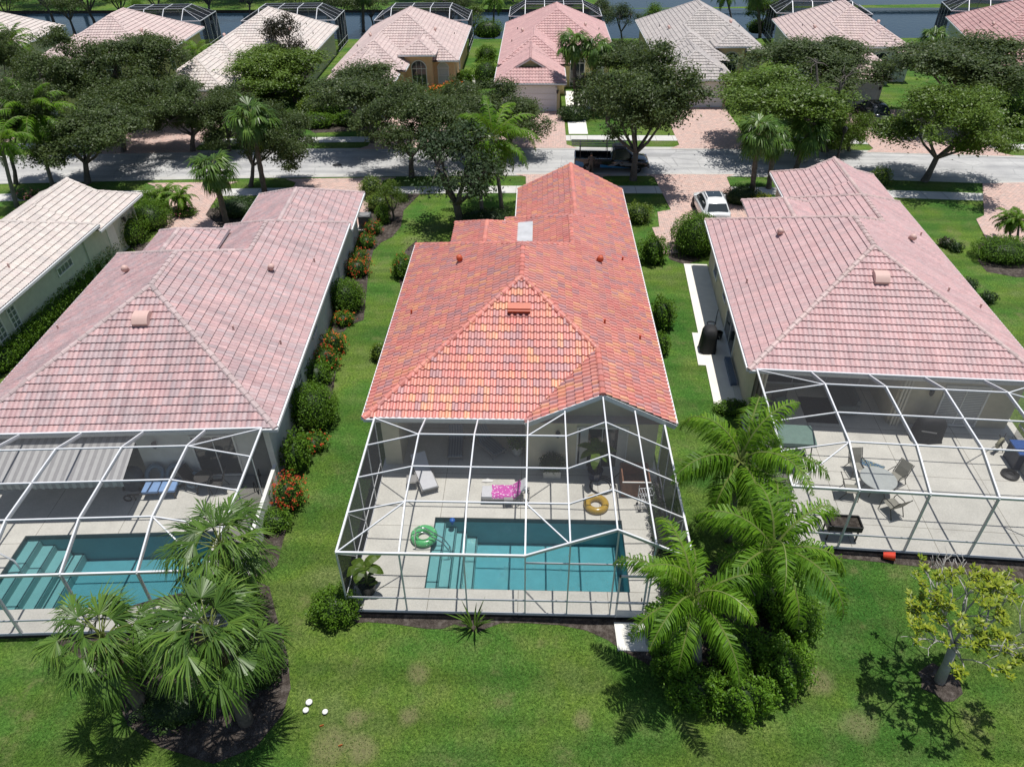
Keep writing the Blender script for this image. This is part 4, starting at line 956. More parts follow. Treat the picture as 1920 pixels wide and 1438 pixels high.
# (base pixel, crown centre pixel, crown width in pixels, mesh, material, label)
oaks = [
 ((232, 285), (238, 205), 160, 1, 'oak', 'dark oak on the far verge left of the sunlit patch of lawn'),
 ((430, 284), (432, 225), 120, 3, 'oak', 'small oak on the far verge between two sabal palms'),
 ((868, 250), (862, 205), 95, 2, 'oak', 'small dark oak before the peach house driveway'),
 ((30, 345), (60, 235), 130, 2, 'oak', 'dark oak behind the fronds at the left edge of the street'),
 ((165, 344), (172, 248), 200, 0, 'oak', 'dark oak on the near verge right of the tall leaning queen palm at far left'),
 ((90, 268), (112, 150), 175, 1, 'oak', 'dark oak behind the queen palm crown at the far left of the street'),
 ((20, 240), (22, 135), 110, 2, 'oak', 'dark oak cut by the left edge below the cream roof corner'),
 ((296, 232), (265, 130), 185, 3, 'oak', 'tall oak before the pale rose roof, its top rising in two points'),
 ((362, 284), (366, 205), 165, 2, 'oak', 'oak hanging over the far kerb between two sabal palms'),
 ((556, 190), (528, 138), 200, 1, 'oakg', 'greener oak before the cream house left of the peach house'),
 ((470, 350), (525, 268), 140, 2, 'oak', 'near verge oak right behind the tall sabal palm on the left'),
 ((700, 268), (682, 172), 205, 0, 'oak', 'big grey green oak hiding the garage of the peach house'),
 ((772, 332), (770, 228), 185, 3, 'oak', 'near verge oak behind the glossy dark magnolia by the orange house'),
 ((958, 288), (945, 218), 180, 1, 'oak', 'dark oak before the garage of the pink roofed house'),
 ((1187, 338), (1200, 196), 225, 1, 'oak', 'large oak on the verge with its trunk in front of the black pickup'),
 ((1190, 205), (1178, 140), 165, 2, 'oak', 'oak on the lawn between the pink roof and the grey cream roof'),
 ((1545, 284), (1462, 185), 245, 0, 'oakg', 'bright green oak above the sabal palm trio on the right'),
 ((1592, 284), (1572, 245), 105, 2, 'oakg', 'low bright oak branches beside the black lamp post'),
 ((1550, 205), (1540, 122), 235, 3, 'oak', 'dark oak standing before the rose cream roof at upper right'),
 ((1733, 340), (1786, 232), 220, 3, 'oakg', 'leaning bright green oak on the right verge with a pale bare trunk'),
 ((1795, 228), (1815, 122), 265, 0, 'oak', 'dark oak before the red stained roof at the upper right'),
]
for i, (bp_, cp, wpx, k, lm, lab) in enumerate(oaks):
    B = G(*bp_); D = (AtY(cp[0], cp[1], B.y)-Vector((0, 0, CAM_H))).dot(fw); Cc = AtY(cp[0], cp[1], B.y)
    w = wpx*D/F_PX; s = w/7.3
    # crown centre of the mesh sits at 5.2 m: keep the base where it is, stretch to reach
    sz = max(.75, (Cc.z-GZ)/5.4)
    e = place_tree('oak_tree', lab, 'tree', (B.x, B.y, GZ), OAKS[(k+(2 if i % 3 == 0 else 0)) % 6][0], OAKS[(k+(2 if i % 3 == 0 else 0)) % 6][1], LM[lm], (s, s, min(sz, s*1.25)*1.12), i*1.3, 'oaks along the street')
    off = Cc.x-B.x
    c = [x for x in e.children if x.name.startswith('crown')][0]
    a = -i*1.3; c.location = (off*math.cos(a), off*math.sin(a), Cc.z-GZ-5.75*min(sz, s*1.25))
    t = [x for x in e.children if x.name.startswith('trunk')][0]
    sh = off/5.0                                       # lean the trunk so that it stays under its crown
    dx, dy = math.cos(a)*sh, math.sin(a)*sh
    t.matrix_basis = Matrix(((s, 0, dx, 0), (0, s, dy, 0), (0, 0, min(sz, s*1.25)*max(.4, Cc.z/5.3/min(sz, s*1.25)), 0), (0, 0, 0, 1)))

def frond(rg, L, elev, droop, nl=46, ll=.55, wl=.045, plum=.35, hang=.5):
    """one feather frond along +x: list of quads and its midrib points"""
    n = 12; pts = [np.zeros(3)]; a = elev
    for i in range(n):
        a -= droop/n*(.35+1.3*i/n); pts.append(pts[-1]+np.array([math.cos(a), 0, math.sin(a)])*L/n)
    pts = np.array(pts); ts = np.linspace(.14, .995, nl)
    idx = ts*n; i0 = np.minimum(idx.astype(int), n-1); f = (idx-i0)[:, None]
    P = pts[i0]*(1-f)+pts[i0+1]*f; Tn = nrm(pts[i0+1]-pts[i0])
    Up = nrm(np.cross(Tn, np.array([0, 1., 0]))*-1); Up[Up[:, 2] < 0] *= 1
    Q = []
    prof = np.sin(PI*np.clip(ts*.92+.08, 0, 1))**.55*(1-.35*ts)
    for sgn in (-1, 1):
        side = np.array([0, sgn, 0.])
        ang = rg.uniform(-plum, plum, nl)[:, None]
        d1 = nrm(side*.86+Tn*.52+Up*(.18+ang)+rg.normal(size=(nl, 3))*.07)
        d2 = nrm(d1*.7+Tn*.15+np.array([0, 0, -1.])*hang*(1+rg.uniform(-.4, .6, nl)[:, None]))
        l = (ll*prof*rg.uniform(.85, 1.12, nl))[:, None]
        m = P+d1*l*.5; e = m+d2*l*.55; wv = Tn*(wl*(.6+.6*prof[:, None]))*.5
        Q.append(np.stack([P-wv*.6, P+wv*.6, m+wv, m-wv], 1)); Q.append(np.stack([m-wv, m+wv, e+wv*.12, e-wv*.12], 1))
    return np.concatenate(Q), pts
def feather_palm(seed, nf=18, L=3.0, ll=.62, nl=46, wl=.045, emax=1.35, emin=-.35, droop=1.6, plum=.35, hang=.5, dead=0):
    rg = np.random.default_rng(seed); V = []; T = []; b = MB()
    for i in range(nf):
        k = i/(nf-1); el = emax+(emin-emax)*k**.85+rg.uniform(-.12, .12); az = i*2.39996+rg.uniform(-.25, .25)
        q, pts = frond(rg, L*rg.uniform(.88, 1.1)*(.8+.35*math.sin(PI*min(1, k+.25))), el, droop*rg.uniform(.8, 1.2), nl, ll, wl, plum, hang)
        c, s = math.cos(az), math.sin(az); Rm = np.array([[c, -s, 0], [s, c, 0], [0, 0, 1]])
        V.append(q@Rm.T); T.append(rg.uniform(0, .5, len(q))+rg.uniform(-.08, .28)*(1-.4*k)); b.tube([Vector(p) for p in (pts@Rm.T)], [.035*(1-.8*j/12)+.004 for j in range(13)], 4)
    return quads_mesh('palm_crown', np.concatenate(V), np.concatenate(T)), b
def fan_palm(seed, nf=34, pet=1.05, fl=.95, seg=34, emin=-.9, emax=1.45, wl=.05):
    rg = np.random.default_rng(seed); V = []; T = []; b = MB()
    for i in range(nf):
        k = i/(nf-1); el = emax+(emin-emax)*k**1.25+rg.uniform(-.22, .22); az = i*2.39996+rg.uniform(-.3, .3)
        L = pet*rg.uniform(.75, 1.15)*(.7+.3*min(1, k*3)); f = fl*rg.uniform(.85, 1.12)
        ex = np.array([math.cos(el), 0, math.sin(el)]); e2 = nrm(np.array([math.cos(el-.55), 0, math.sin(el-.55)])); h = ex*L*.5+e2*L*.5
        ax = nrm(np.array([math.cos(el-.75), 0, math.sin(el-.75)])); nz = np.cross(ax, np.array([0, 1., 0]))*-1
        th = np.linspace(-1.75, 1.75, seg)+rg.normal(size=seg)*.06
        fold = .62
        d = nrm(ax*np.cos(th)[:, None]+np.array([0, 1., 0])*np.sin(th)[:, None]+nz*(fold*np.abs(np.sin(th))[:, None]-.1)+rg.normal(size=(seg, 3))*.04)
        ln = (f*(.72+.28*np.cos(th*.55))*rg.uniform(.9, 1.1, seg))[:, None]
        base = np.broadcast_to(h, (seg, 3))+ax*.02
        m = base+d*ln*.55; dd = nrm(d*.8+np.array([0, 0, -1.])*rg.uniform(.3, 1.1, seg)[:, None]); e = m+dd*ln*.5
        wv = nrm(np.cross(d, nz))*wl*.5
        q = np.concatenate([np.stack([base-wv*.35, base+wv*.35, m+wv, m-wv], 1), np.stack([m-wv, m+wv, e+wv*.1, e-wv*.1], 1)])
        c, s = math.cos(az), math.sin(az); Rm = np.array([[c, -s, 0], [s, c, 0], [0, 0, 1]])
        V.append(q@Rm.T); T.append(rg.uniform(0, .35, len(q))+rg.uniform(-.12, .42)*(1-.55*k)+(.45 if k > .93 else 0))
        b.tube([Vector((0, 0, 0)), Vector((ex*L*.5)@Rm.T), Vector(h@Rm.T)], [.022, .018, .012], 4)
    return quads_mesh('palm_crown', np.concatenate(V), np.concatenate(T)), b
M['petiole'] = mat('palm_midrib', (.16, .20, .05), .5, .2)
def palm(name, label, base, crown_at, meshes, lm, s=1.0, r0=.17, r1=.12, tm=None, rz=0, group=None, bulge=0, cat='palm tree'):
    e = empty(name, base, 0, label, cat, group)
    d = Vector(crown_at)-Vector(base); n = 14 if tm is M['boots'] else 8
    pts = []; rad = []
    for i in range(n+1):
        k = i/n; p = d*k + Vector((d.x, d.y, 0))*(-.25*k*(1-k)); pts.append(p); rr = r0+(r1-r0)*k
        if tm is M['boots']: rr *= 1.0+(.16 if i % 2 else -.02)
        rad.append(rr*(1.25 if i == 0 else 1))
    pts[0] = Vector((0, 0, -.1))
    b = MB(); b.tube(pts, rad, 10); b.build('trunk', tm or M['palmtrunk'], e, smooth=True)
    c = bpy.data.objects.new('crown', meshes[0]); COL.objects.link(c); c.parent = e; c.location = d; c.scale = (s, s, s); c.rotation_euler = (0, 0, rz)
    if not meshes[0].materials: meshes[0].materials.append(lm)
    if not isinstance(meshes[1], bpy.types.Mesh):
        me = bpy.data.meshes.new('palm_midribs'); me.from_pydata(meshes[1].v, [], meshes[1].f); me.update(); me.materials.append(M['petiole']); meshes[1] = me
    r = bpy.data.objects.new('midrib', meshes[1]); COL.objects.link(r); r.parent = c
    return e
QN = [list(feather_palm(21, 18, 2.75, .78, 78, .046, 1.45, -.35, 2.3, .55, .95)), list(feather_palm(22, 17, 2.7, .78, 78, .046, 1.45, -.4, 2.4, .55, 1.0))]
QF = [list(feather_palm(23, 24, 3.2, .75, 40, .075, 1.35, -.55, 1.7, .35, .6)), list(feather_palm(24, 20, 3.0, .7, 36, .075, 1.3, -.5, 1.8, .35, .6))]
SB = [list(fan_palm(31, 36, 1.15, .95, 36, -.75, wl=.044)), list(fan_palm(32, 33, 1.1, .92, 36, -.7, wl=.044)), list(fan_palm(37, 38, 1.15, .98, 36, -.8, wl=.044))]
SF = [list(fan_palm(33, 34, 1.0, 1.0, 26, wl=.085)), list(fan_palm(34, 32, 1.0, 1.0, 26, wl=.085))]
DT = list(feather_palm(41, 20, 1.25, .32, 30, .05, 1.4, -.5, 1.9, .3, .4))
# foreground palms
gq, gs = 'queen palms by the right pool cage', 'fan palms by the left pool cage'
palm('queen_palm', 'queen palm behind the other two, beside the open lawn strip', (7.35, 18.75, GZ), (7.0, 18.45, 4.15), QN[0], LM['queen'], 1.08, .14, .10, rz=.4, group=gq)
palm('queen_palm', 'queen palm with the longest smooth grey trunk, at the right corner of the middle cage', (6.5, 14.35, GZ), (7.15, 14.7, 4.1), QN[1], LM['queen'], 1.06, .16, .11, rz=1.9, group=gq)
palm('queen_palm', 'lowest queen palm, hanging over the black pool pumps', (5.25, 13.2, GZ), (4.65, 13.2, 3.7), QN[0], LM['queen'], .95, .16, .11, rz=3.3, group=gq)
palm('sabal_palm', 'fan palm nearest the left pool, highest of the foreground three', (-9.3, 14.35, GZ), (-9.25, 14.3, 4.1), SB[0], LM['sabal'], 1.0, .2, .17, M['boots'], .3, gs)
palm('sabal_palm', 'fan palm at the lower left, leftmost of the foreground three', (-11.7, 11.5, GZ), (-11.6, 11.45, 3.7), SB[1], LM['sabal'], .98, .2, .17, M['boots'], 1.1, gs)
palm('sabal_palm', 'broad fan palm over the dark mulch bed, nearest the open lawn', (-8.5, 11.3, GZ), (-8.4, 11.25, 4.3), SB[2], LM['sabal'], 1.04, .2, .17, M['boots'], 2.6, gs)
# street palms  (name, label, base px, crown px, mesh, scale, kind)
street = [
 ('queen_palm', 'tall leaning queen palm at the far left of the street', (100, 352), (62, 215), QF[0], 1.05, 'q'),
 ('queen_palm', 'queen palm cut by the left edge, its base beside the sidewalk', (32, 388), (2, 268), QF[1], .9, 'q'),
 ('queen_palm', 'queen palm before the dark magnolia, between the orange roof and the street', (941, 392), (923, 262), QF[0], 1.15, 'q'),
 ('queen_palm', 'small droopy queen palm under the taller one left of the orange garage', (905, 420), (899, 335), QF[1], .55, 'q'),
 ('queen_palm', 'thin queen palm between the two cream roofs at upper left', (376, 160), (370, 98), QF[1], .75, 'q'),
 ('sabal_palm', 'short sabal palm above the rose roof, front of the left pair', (425, 419), (400, 318), SF[0], 1.0, 's'),
 ('sabal_palm', 'tall sabal palm on the left verge with a thick brown trunk', (497, 364), (472, 222), SF[1], 1.15, 's'),
 ('sabal_palm', 'sabal palm with a knobbly trunk beside the pink house garage', (1080, 206), (1074, 82), SF[0], 1.1, 's'),
 ('sabal_palm', 'sabal palm just right of the knobbly trunked one by the pink house', (1112, 208), (1116, 92), SF[1], 1.05, 's'),
 ('sabal_palm', 'cross hatched trunk sabal palm right of the white car', (1408, 376), (1421, 248), SF[0], 1.05, 's'),
 ('sabal_palm', 'middle sabal palm of the trio right of the white car', (1441, 354), (1452, 262), SF[1], .9, 's'),
 ('sabal_palm', 'bushy sabal palm behind the pink garage roof left of the lamp post', (1492, 318), (1516, 250), SF[1], 1.15, 's'),
 ('sabal_palm', 'round sabal palm top by the lake at upper right', (1752, 112), (1750, 72), SF[0], 1.1, 's'),
 ('pygmy_palm', 'left one of two small feathery palms before the rose roof', (317, 396), (312, 364), DT, 1.05, 'd'),
 ('pygmy_palm', 'right one of two small feathery palms before the rose roof', (338, 402), (339, 370), DT, 1.05, 'd'),
 ('pygmy_palm', 'yellow green double palm in the round hedge by the right driveway', (1893, 452), (1893, 414), DT, 1.0, 'd'),
 ('pygmy_palm', 'second stem of the yellow green palm cut by the right edge', (1906, 458), (1910, 412), DT, .95, 'd'),
 ('sabal_palm', 'sabal palm trunk cut by the top edge behind the peach house', (682, 60), (680, -25), SF[0], 1.3, 's'),
 ('queen_palm', 'queen palm by the lake right of the peach house', (925, 58), (927, 0), QF[1], .95, 'q'),
 ('queen_palm', 'queen palm by the lake behind the grey cream roof', (1372, 40), (1360, -8), QF[1], .9, 'q'),
 ('sabal_palm', 'sabal palm at the lake edge between the two right roofs', (1425, 70), (1418, -10), SF[0], 1.1, 's'),
 ('queen_palm', 'queen palm fronds before the cream roof at upper left', (25, 150), (22, 78), QF[0], .9, 'q'),
]
for i, (nm, lab, bp_, cp, ms, s, kd) in enumerate(street):
    B = G(*bp_); Cc = AtY(cp[0], cp[1], B.y)
    palm(nm, lab, B, Cc, ms, LM['queen'] if kd != 's' else LM['sabal'], s, .19 if kd == 's' else (.08 if kd == 'd' else .15), .16 if kd == 's' else (.06 if kd == 'd' else .11), M['boots'] if kd == 's' else M['palmtrunk'], i*.9, {'q': 'queen palms on the street', 's': 'sabal palms on the street', 'd': 'small palms in beds'}[kd])

# broad glossy trees, lake trees
MAG = oak_parts(51, 2.3, 2.0, 3.2, 42, 150, .17, .62, 1.2); LAKE = oak_parts(52, 4.0, 2.8, 5.4, 66, 100, .24, .85)
def put(name, lab, bp_, s, sz, pr, lm, rz=0, group=None, cat='tree'):
    B = G(*bp_); return place_tree(name, lab, cat, (B.x, B.y, GZ), pr[0], pr[1], LM[lm], (s, s, sz), rz, group)
put('magnolia_tree', 'dark glossy magnolia on the lawn left of the orange garage', (862, 428), 1.4, 1.42, MAG, 'magnolia')
put('magnolia_tree', 'bronze leaved magnolia top rising above the green oak by the cream house', (545, 168), 1.05, 1.5, MAG, 'bronze')
for i, (u, v, s, lm, lab) in enumerate([(640, 62, .8, 'oak', 'dark tree at the lake edge behind the pool cage of the cream house'), (845, 62, .75, 'oak', 'round dark tree at the lake edge above the peach roof'), (1130, 70, .6, 'oak', 'lakeside tree right of the pink roof ridge'), (1165, 80, .6, 'magnolia', 'slim dark lakeside tree left of the grey cream roof'), (180, 52, 1.0, 'oak', 'dark tree behind the pale rose roof at top left'), (235, 48, .9, 'oakg', 'greener tree behind the pale rose roof at top left'), (300, 40, .8, 'oak', 'tree by the lake above the left pool cages'), (470, 30, .7, 'oakg', 'tree at the lake bank above the cream roof'), (1225, 72, .55, 'hedge', 'leafy bush tree at the corner of the grey cream roof'), (1425, 66, .6, 'hedge', 'green bushy tree between the two right roofs by the lake'), (100, 40, .9, 'oak', 'dark tree cut by the top edge at far left'), (140, 62, .8, 'oak', 'dark tree filling the gap between the two leftmost far roofs'), (270, 62, .55, 'hedge', 'bushy tree at the lake bank behind the second cage from the left'), (395, 36, .9, 'oak', 'tree overhanging the lake left of the cream roof ridge'), (560, 40, .7, 'oakg', 'light tree beside the cage of the cream house'), (700, 52, .6, 'oak', 'small dark tree just left of the peach roof cage'), (890, 66, .5, 'oakg', 'small tree right of the peach roof by the water'), (1045, 45, .6, 'oak', 'tree behind the pink roof ridge at the lake'), (1450, 56, .55, 'oak', 'small dark tree left of the rose cream roof cage'), (20, 60, .9, 'oakg', 'tree above the cream roof at the top left corner')]):
    put('lakeside_tree', lab, (u, v), s, s, LAKE, lm, i*1.1, 'trees by the lake')
# far bank wood: its dark mirror image lies on the lake
rg = np.random.default_rng(77)
for i in range(22):
    x = -150+i*7.6+rg.uniform(-2, 2); y = 136+rg.uniform(-4, 6)+max(0, (x+2))*1.5
    place_tree('far_bank_tree', 'tree of the dark wood on the far lake bank, seen mainly as its reflection', 'tree', (x, y, GZ), LAKE[0], LAKE[1], LM['oak'], (1.5, 1.5, 2.0+.6*rg.random()), i*.7, 'trees on the far lake bank')

# ------------------------------------------------------------------ shrubs, hedges, flowers
def shell_points(rg, n, r, thick=.22, p=2.4, lump=.12):
    d = nrm(rg.normal(size=(n, 3))); d[:, 2] = np.abs(d[:, 2])*np.where(rg.random(n) < .86, 1, -.5)
    k = (np.abs(d)**p).sum(1)**(-1/p)
    lm = 1+lump*np.sin(d[:, 0]*7+d[:, 1]*5)*np.cos(d[:, 1]*6-d[:, 2]*4)+rg.normal(size=n)*.03
    q = d*(k*lm*(1-thick*rg.random(n)**1.5))[:, None]
    return q*np.array(r), nrm(d/np.array(r))
def shrub(name, label, cat, loc, r, leaf, n, lm, group=None, flowers=None, nf=0, p=2.4, seed=0, rz=0, lump=.12, fsize=.07, core='dark', asp=.5):
    rg = np.random.default_rng(seed+int(abs(loc[0])*37+abs(loc[1])*91)); e = empty(name, (loc[0], loc[1], GZ), rz, label, cat, group)
    C, O = shell_points(rg, n, r, .3, p, lump); C[:, 2] += r[2]*.42; C = C[C[:, 2] > .02]; O = O[:len(C)]
    V = rand_leaves(C, leaf, rg, .35, asp, .35, O, .7)
    o = link('foliage', quads_mesh(name+'_foliage', V, rg.uniform(0, .75, len(V))), LM[lm], e)
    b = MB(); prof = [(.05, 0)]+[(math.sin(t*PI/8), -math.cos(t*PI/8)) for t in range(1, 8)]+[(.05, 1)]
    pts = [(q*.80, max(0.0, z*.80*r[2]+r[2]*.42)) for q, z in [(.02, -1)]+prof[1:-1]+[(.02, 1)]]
    b.lathe(pts, 14, (0, 0, 0), r[0], r[1]); b.build('inner_core', LM[core], e, smooth=True)  # solid core, coloured darker than most of the leaves around it
    if flowers:
        C, O = shell_points(rg, nf, r, .08, p, lump); C[:, 2] += r[2]*.42; k = C[:, 2] > r[2]*.35; C = C[k]; O = O[k]
        m = 5; C2 = np.repeat(C, m, 0)+rg.normal(size=(len(C)*m, 3))*fsize*.6+np.repeat(O, m, 0)*.03
        V = rand_leaves(C2, fsize, rg, .6, .85, .3, np.repeat(O, m, 0), .6)
        link('flowers', quads_mesh(name+'_flowers', V, rg.uniform(0, .9, len(V))), LM[flowers], e)
    return e
def sh(name, label, cat, u, v, r, leaf, n, lm, **k):
    P = G(u, v); return shrub(name, label, cat, (P.x, P.y), r, leaf, n, lm, **k)
# flower bed along the rose roof house
ix = 'red flowering shrubs in the side bed'
sh('round_shrub', 'clipped round dark green bush beside the rose roofed house, nearest the street', 'shrub', 652, 578, (1.05, 1.05, 1.25), .085, 5200, 'hedge', lump=.05)
sh('round_shrub', 'big clipped dark green bush halfway along the side bed', 'shrub', 592, 792, (1.15, 1.1, 1.4), .085, 6000, 'hedge', lump=.06)
sh('leafy_shrub', 'loose light green shrub just behind the big clipped bush', 'shrub', 597, 716, (.75, .8, .8), .11, 1700, 'hedge', lump=.35)
sh('leafy_shrub', 'tall leafy shrub beside the left cage corner, before the red flowers', 'shrub', 562, 872, (.5, .85, 1.1), .12, 2000, 'hedge', lump=.35)
for i, (u, v, r, lab, fl, nf) in enumerate([(700, 438, (.62, .6, .6), 'red flowering shrub next to the grey air conditioner', 'red', 60), (688, 462, (.6, .6, .55), 'second red flowering shrub below the air conditioner', 'red', 55), (674, 492, (.6, .6, .6), 'third red flowering shrub, above the reddest one', 'red', 50), (671, 515, (.8, .7, .75), 'reddest dense flowering shrub above the first round bush', 'red', 150),
    (646, 607, (.55, .5, .5), 'small orange flowering shrub under the first round bush', 'orange', 45), (628, 658, (.65, .6, .8), 'upper one of the joined orange red flowering shrubs', 'orange', 80), (614, 688, (.7, .6, .8), 'lower one of the joined orange red flowering shrubs', 'red', 80), (592, 838, (.55, .6, .45), 'low red flowering shrub under the big clipped bush', 'red', 35), (546, 945, (.6, .7, .95), 'tall red flowering shrub at the left cage corner', 'red', 170)]):
    sh('flowering_shrub', lab, 'flowering shrub', u, v, r, .085, 1300, 'hedge', group=ix, flowers=fl, nf=int(nf*.8), fsize=.06, lump=.3)
sh('leafy_shrub', 'light green low shrub at the end of the side bed by the fan palms', 'shrub', 512, 985, (.8, .6, .5), .09, 1500, 'hedge')
sh('leafy_shrub', 'yellow green shrub behind the air conditioner', 'shrub', 712, 392, (1.0, .9, .8), .10, 2200, 'lime'); sh('leafy_shrub', 'yellow green shrub at the garage corner of the rose roofed house', 'shrub', 698, 370, (.9, .9, 1.1), .1, 2000, 'lime')
sh('leafy_shrub', 'upright bright green shrub in the mulch right of the air conditioner', 'shrub', 719, 418, (.55, .55, .95), .085, 1700, 'hedge')
place_tree('small_tree', 'little round topped tree in the mulch right of the air conditioner', 'tree', G(739, 414), MAG[0], MAG[1], LM['oakg'], (.42, .42, .58), 1)
# hedge along the cream house
PA, PB = G(-10, 700), G(215, 465); nH = 13
for i in range(nH):
    P = PA.lerp(PB, (i+.5)/nH); P.x += .35
    shrub('hedge_bush', 'clipped green bush in the long hedge between cream and rose roofed houses', 'hedge', (P.x, P.y), (.62, 1.0, .95), .095, 2300, 'hedge', group='hedge between the two left houses', p=3.2, lump=.06, seed=i)
for u, v, r, lab in ((247, 452, (1.15, 1.5, 1.3), 'square clipped hedge block nearest the cream house side door'), (283, 425, (1.5, 1.4, 1.25), 'larger clipped hedge block beside the small feathery palms'), (288, 392, (1.1, .9, .9), 'light green bush above the clipped hedge blocks')):
    sh('hedge_block', lab, 'hedge', u, v, r, .10, 5200, 'hedge', p=4, lump=.05)
sh('flowering_shrub', 'pink flowering shrub under the small feathery palms', 'flowering shrub', 348, 404, (.9, .7, .5), .09, 1200, 'hedge', flowers='pinkf', nf=40)
sh('flowering_shrub', 'pink flowering border between the far left palms', 'flowering shrub', 55, 372, (1.1, .6, .45), .09, 1000, 'hedge', flowers='pinkf', nf=60)
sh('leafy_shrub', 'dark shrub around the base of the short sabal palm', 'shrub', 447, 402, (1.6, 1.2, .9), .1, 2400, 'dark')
# round the centre and right houses
sh('round_shrub', 'very large round clipped bush beside the white car', 'shrub', 1300, 470, (1.55, 1.5, 1.75), .10, 9000, 'hedge', lump=.06)
sh('leafy_shrub', 'variegated pale shrub right of the orange garage', 'shrub', 1195, 415, (1.0, .9, .9), .10, 2600, 'lime', lump=.2)
sh('leafy_shrub', 'loose dark green shrub along the orange roof, nearest the street', 'shrub', 1222, 490, (.85, .85, 1.2), .13, 2200, 'hedge', lump=.25); sh('leafy_shrub', 'loose dark green shrub halfway along the orange roof right side', 'shrub', 1238, 612, (.7, .8, 1.2), .12, 1900, 'hedge', lump=.25); sh('leafy_shrub', 'low dark shrub under the orange roof right eave', 'shrub', 1238, 660, (.45, .6, .8), .1, 900, 'hedge')
sh('leafy_shrub', 'shrub with a few red flowers under the left eave of the orange roof', 'shrub', 755, 515, (.6, .9, .9), .1, 1800, 'hedge', flowers='red', nf=10)
sh('leafy_shrub', 'small bright shrub peeping out below the left eave', 'shrub', 712, 672, (.45, .5, .6), .09, 900, 'lime')
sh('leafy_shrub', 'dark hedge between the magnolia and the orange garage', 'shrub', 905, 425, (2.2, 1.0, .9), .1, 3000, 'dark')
sh('leafy_shrub', 'bright green shrub at the lower left corner of the middle pool cage', 'shrub', 632, 1152, (.80, .72, .72), .085, 3600, 'hedge', lump=.2)
sh('leafy_shrub', 'low shrub at the end of the pale side patio', 'shrub', 1372, 772, (.9, .5, .4), .085, 1500, 'hedge')
sh('flowering_shrub', 'yellow leaved shrub between the palm trunks by the white car', 'shrub', 1425, 388, (.8, .7, .7), .1, 1300, 'yellow'); sh('leafy_shrub', 'dark shrub mass right of the white car', 'shrub', 1388, 380, (1.3, 1.0, .9), .1, 2600, 'dark')
sh('leafy_shrub', 'yellow green bush at the right corner of the pale pink garage roof', 'shrub', 1648, 345, (.8, .8, .9), .1, 1400, 'lime')
for u, v, lab in ((1790, 470, 'dark spiky tuft along the right edge lawn, nearest the driveway'), (1815, 540, 'second dark tuft along the right wall of the pale pink house'), (1850, 565, 'third dark tuft along the right wall of the pale pink house'), (1772, 462, 'reddish tuft on the lawn right of the pale pink roof')):
    sh('leafy_shrub', lab, 'shrub', u, v, (.45, .45, .4), .11, 500, 'bronze' if 'redd' in lab else 'dark', lump=.3)
sh('round_shrub', 'wide clipped hedge under the yellow green palms at the right edge', 'shrub', 1882, 485, (2.0, 1.3, .9), .1, 6500, 'hedge', lump=.05, p=3)
# mounds under the queen palms: soft hedge plants
mg = 'leafy bushes under the queen palms'
for i, (u, v, r, lab) in enumerate([(1262, 1252, (.75, .7, .8), 'dark bush under the lowest queen palm, left end of the mound'), (1300, 1305, (.9, .75, .9), 'bush at the lawn end of the mound beside the fallen frond'), (1385, 1325, (1.0, .7, 1.1), 'bright bush at the bottom of the mound under a hanging frond'), (1460, 1275, (.85, .9, 1.3), 'tall bush on the right side of the mound'), (1480, 1190, (.8, .9, 1.4), 'tallest bush on the mound by the right cage'), (1430, 1135, (.9, .9, 1.2), 'bush between the queen palm trunks'), (1380, 1240, (1.0, .9, 1.2), 'bush in the middle of the mound'), (1440, 1075, (.7, .9, 1.0), 'bush at the top of the mound beside the cage')]):
    sh('leafy_shrub', lab, 'shrub', u, v, (r[0]*.86, r[1]*.88, r[2]*.85), .105, 4200, 'mound', group=mg, lump=.34, asp=.45)
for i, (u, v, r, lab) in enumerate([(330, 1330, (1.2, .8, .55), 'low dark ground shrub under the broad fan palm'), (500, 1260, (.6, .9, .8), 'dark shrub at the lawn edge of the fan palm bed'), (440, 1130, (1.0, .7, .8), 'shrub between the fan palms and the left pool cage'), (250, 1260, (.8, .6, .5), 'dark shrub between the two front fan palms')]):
    sh('leafy_shrub', lab, 'shrub', u, v, r, .085, 2400, 'dark' if i != 2 else 'hedge', lump=.25, group='shrubs under the fan palms')
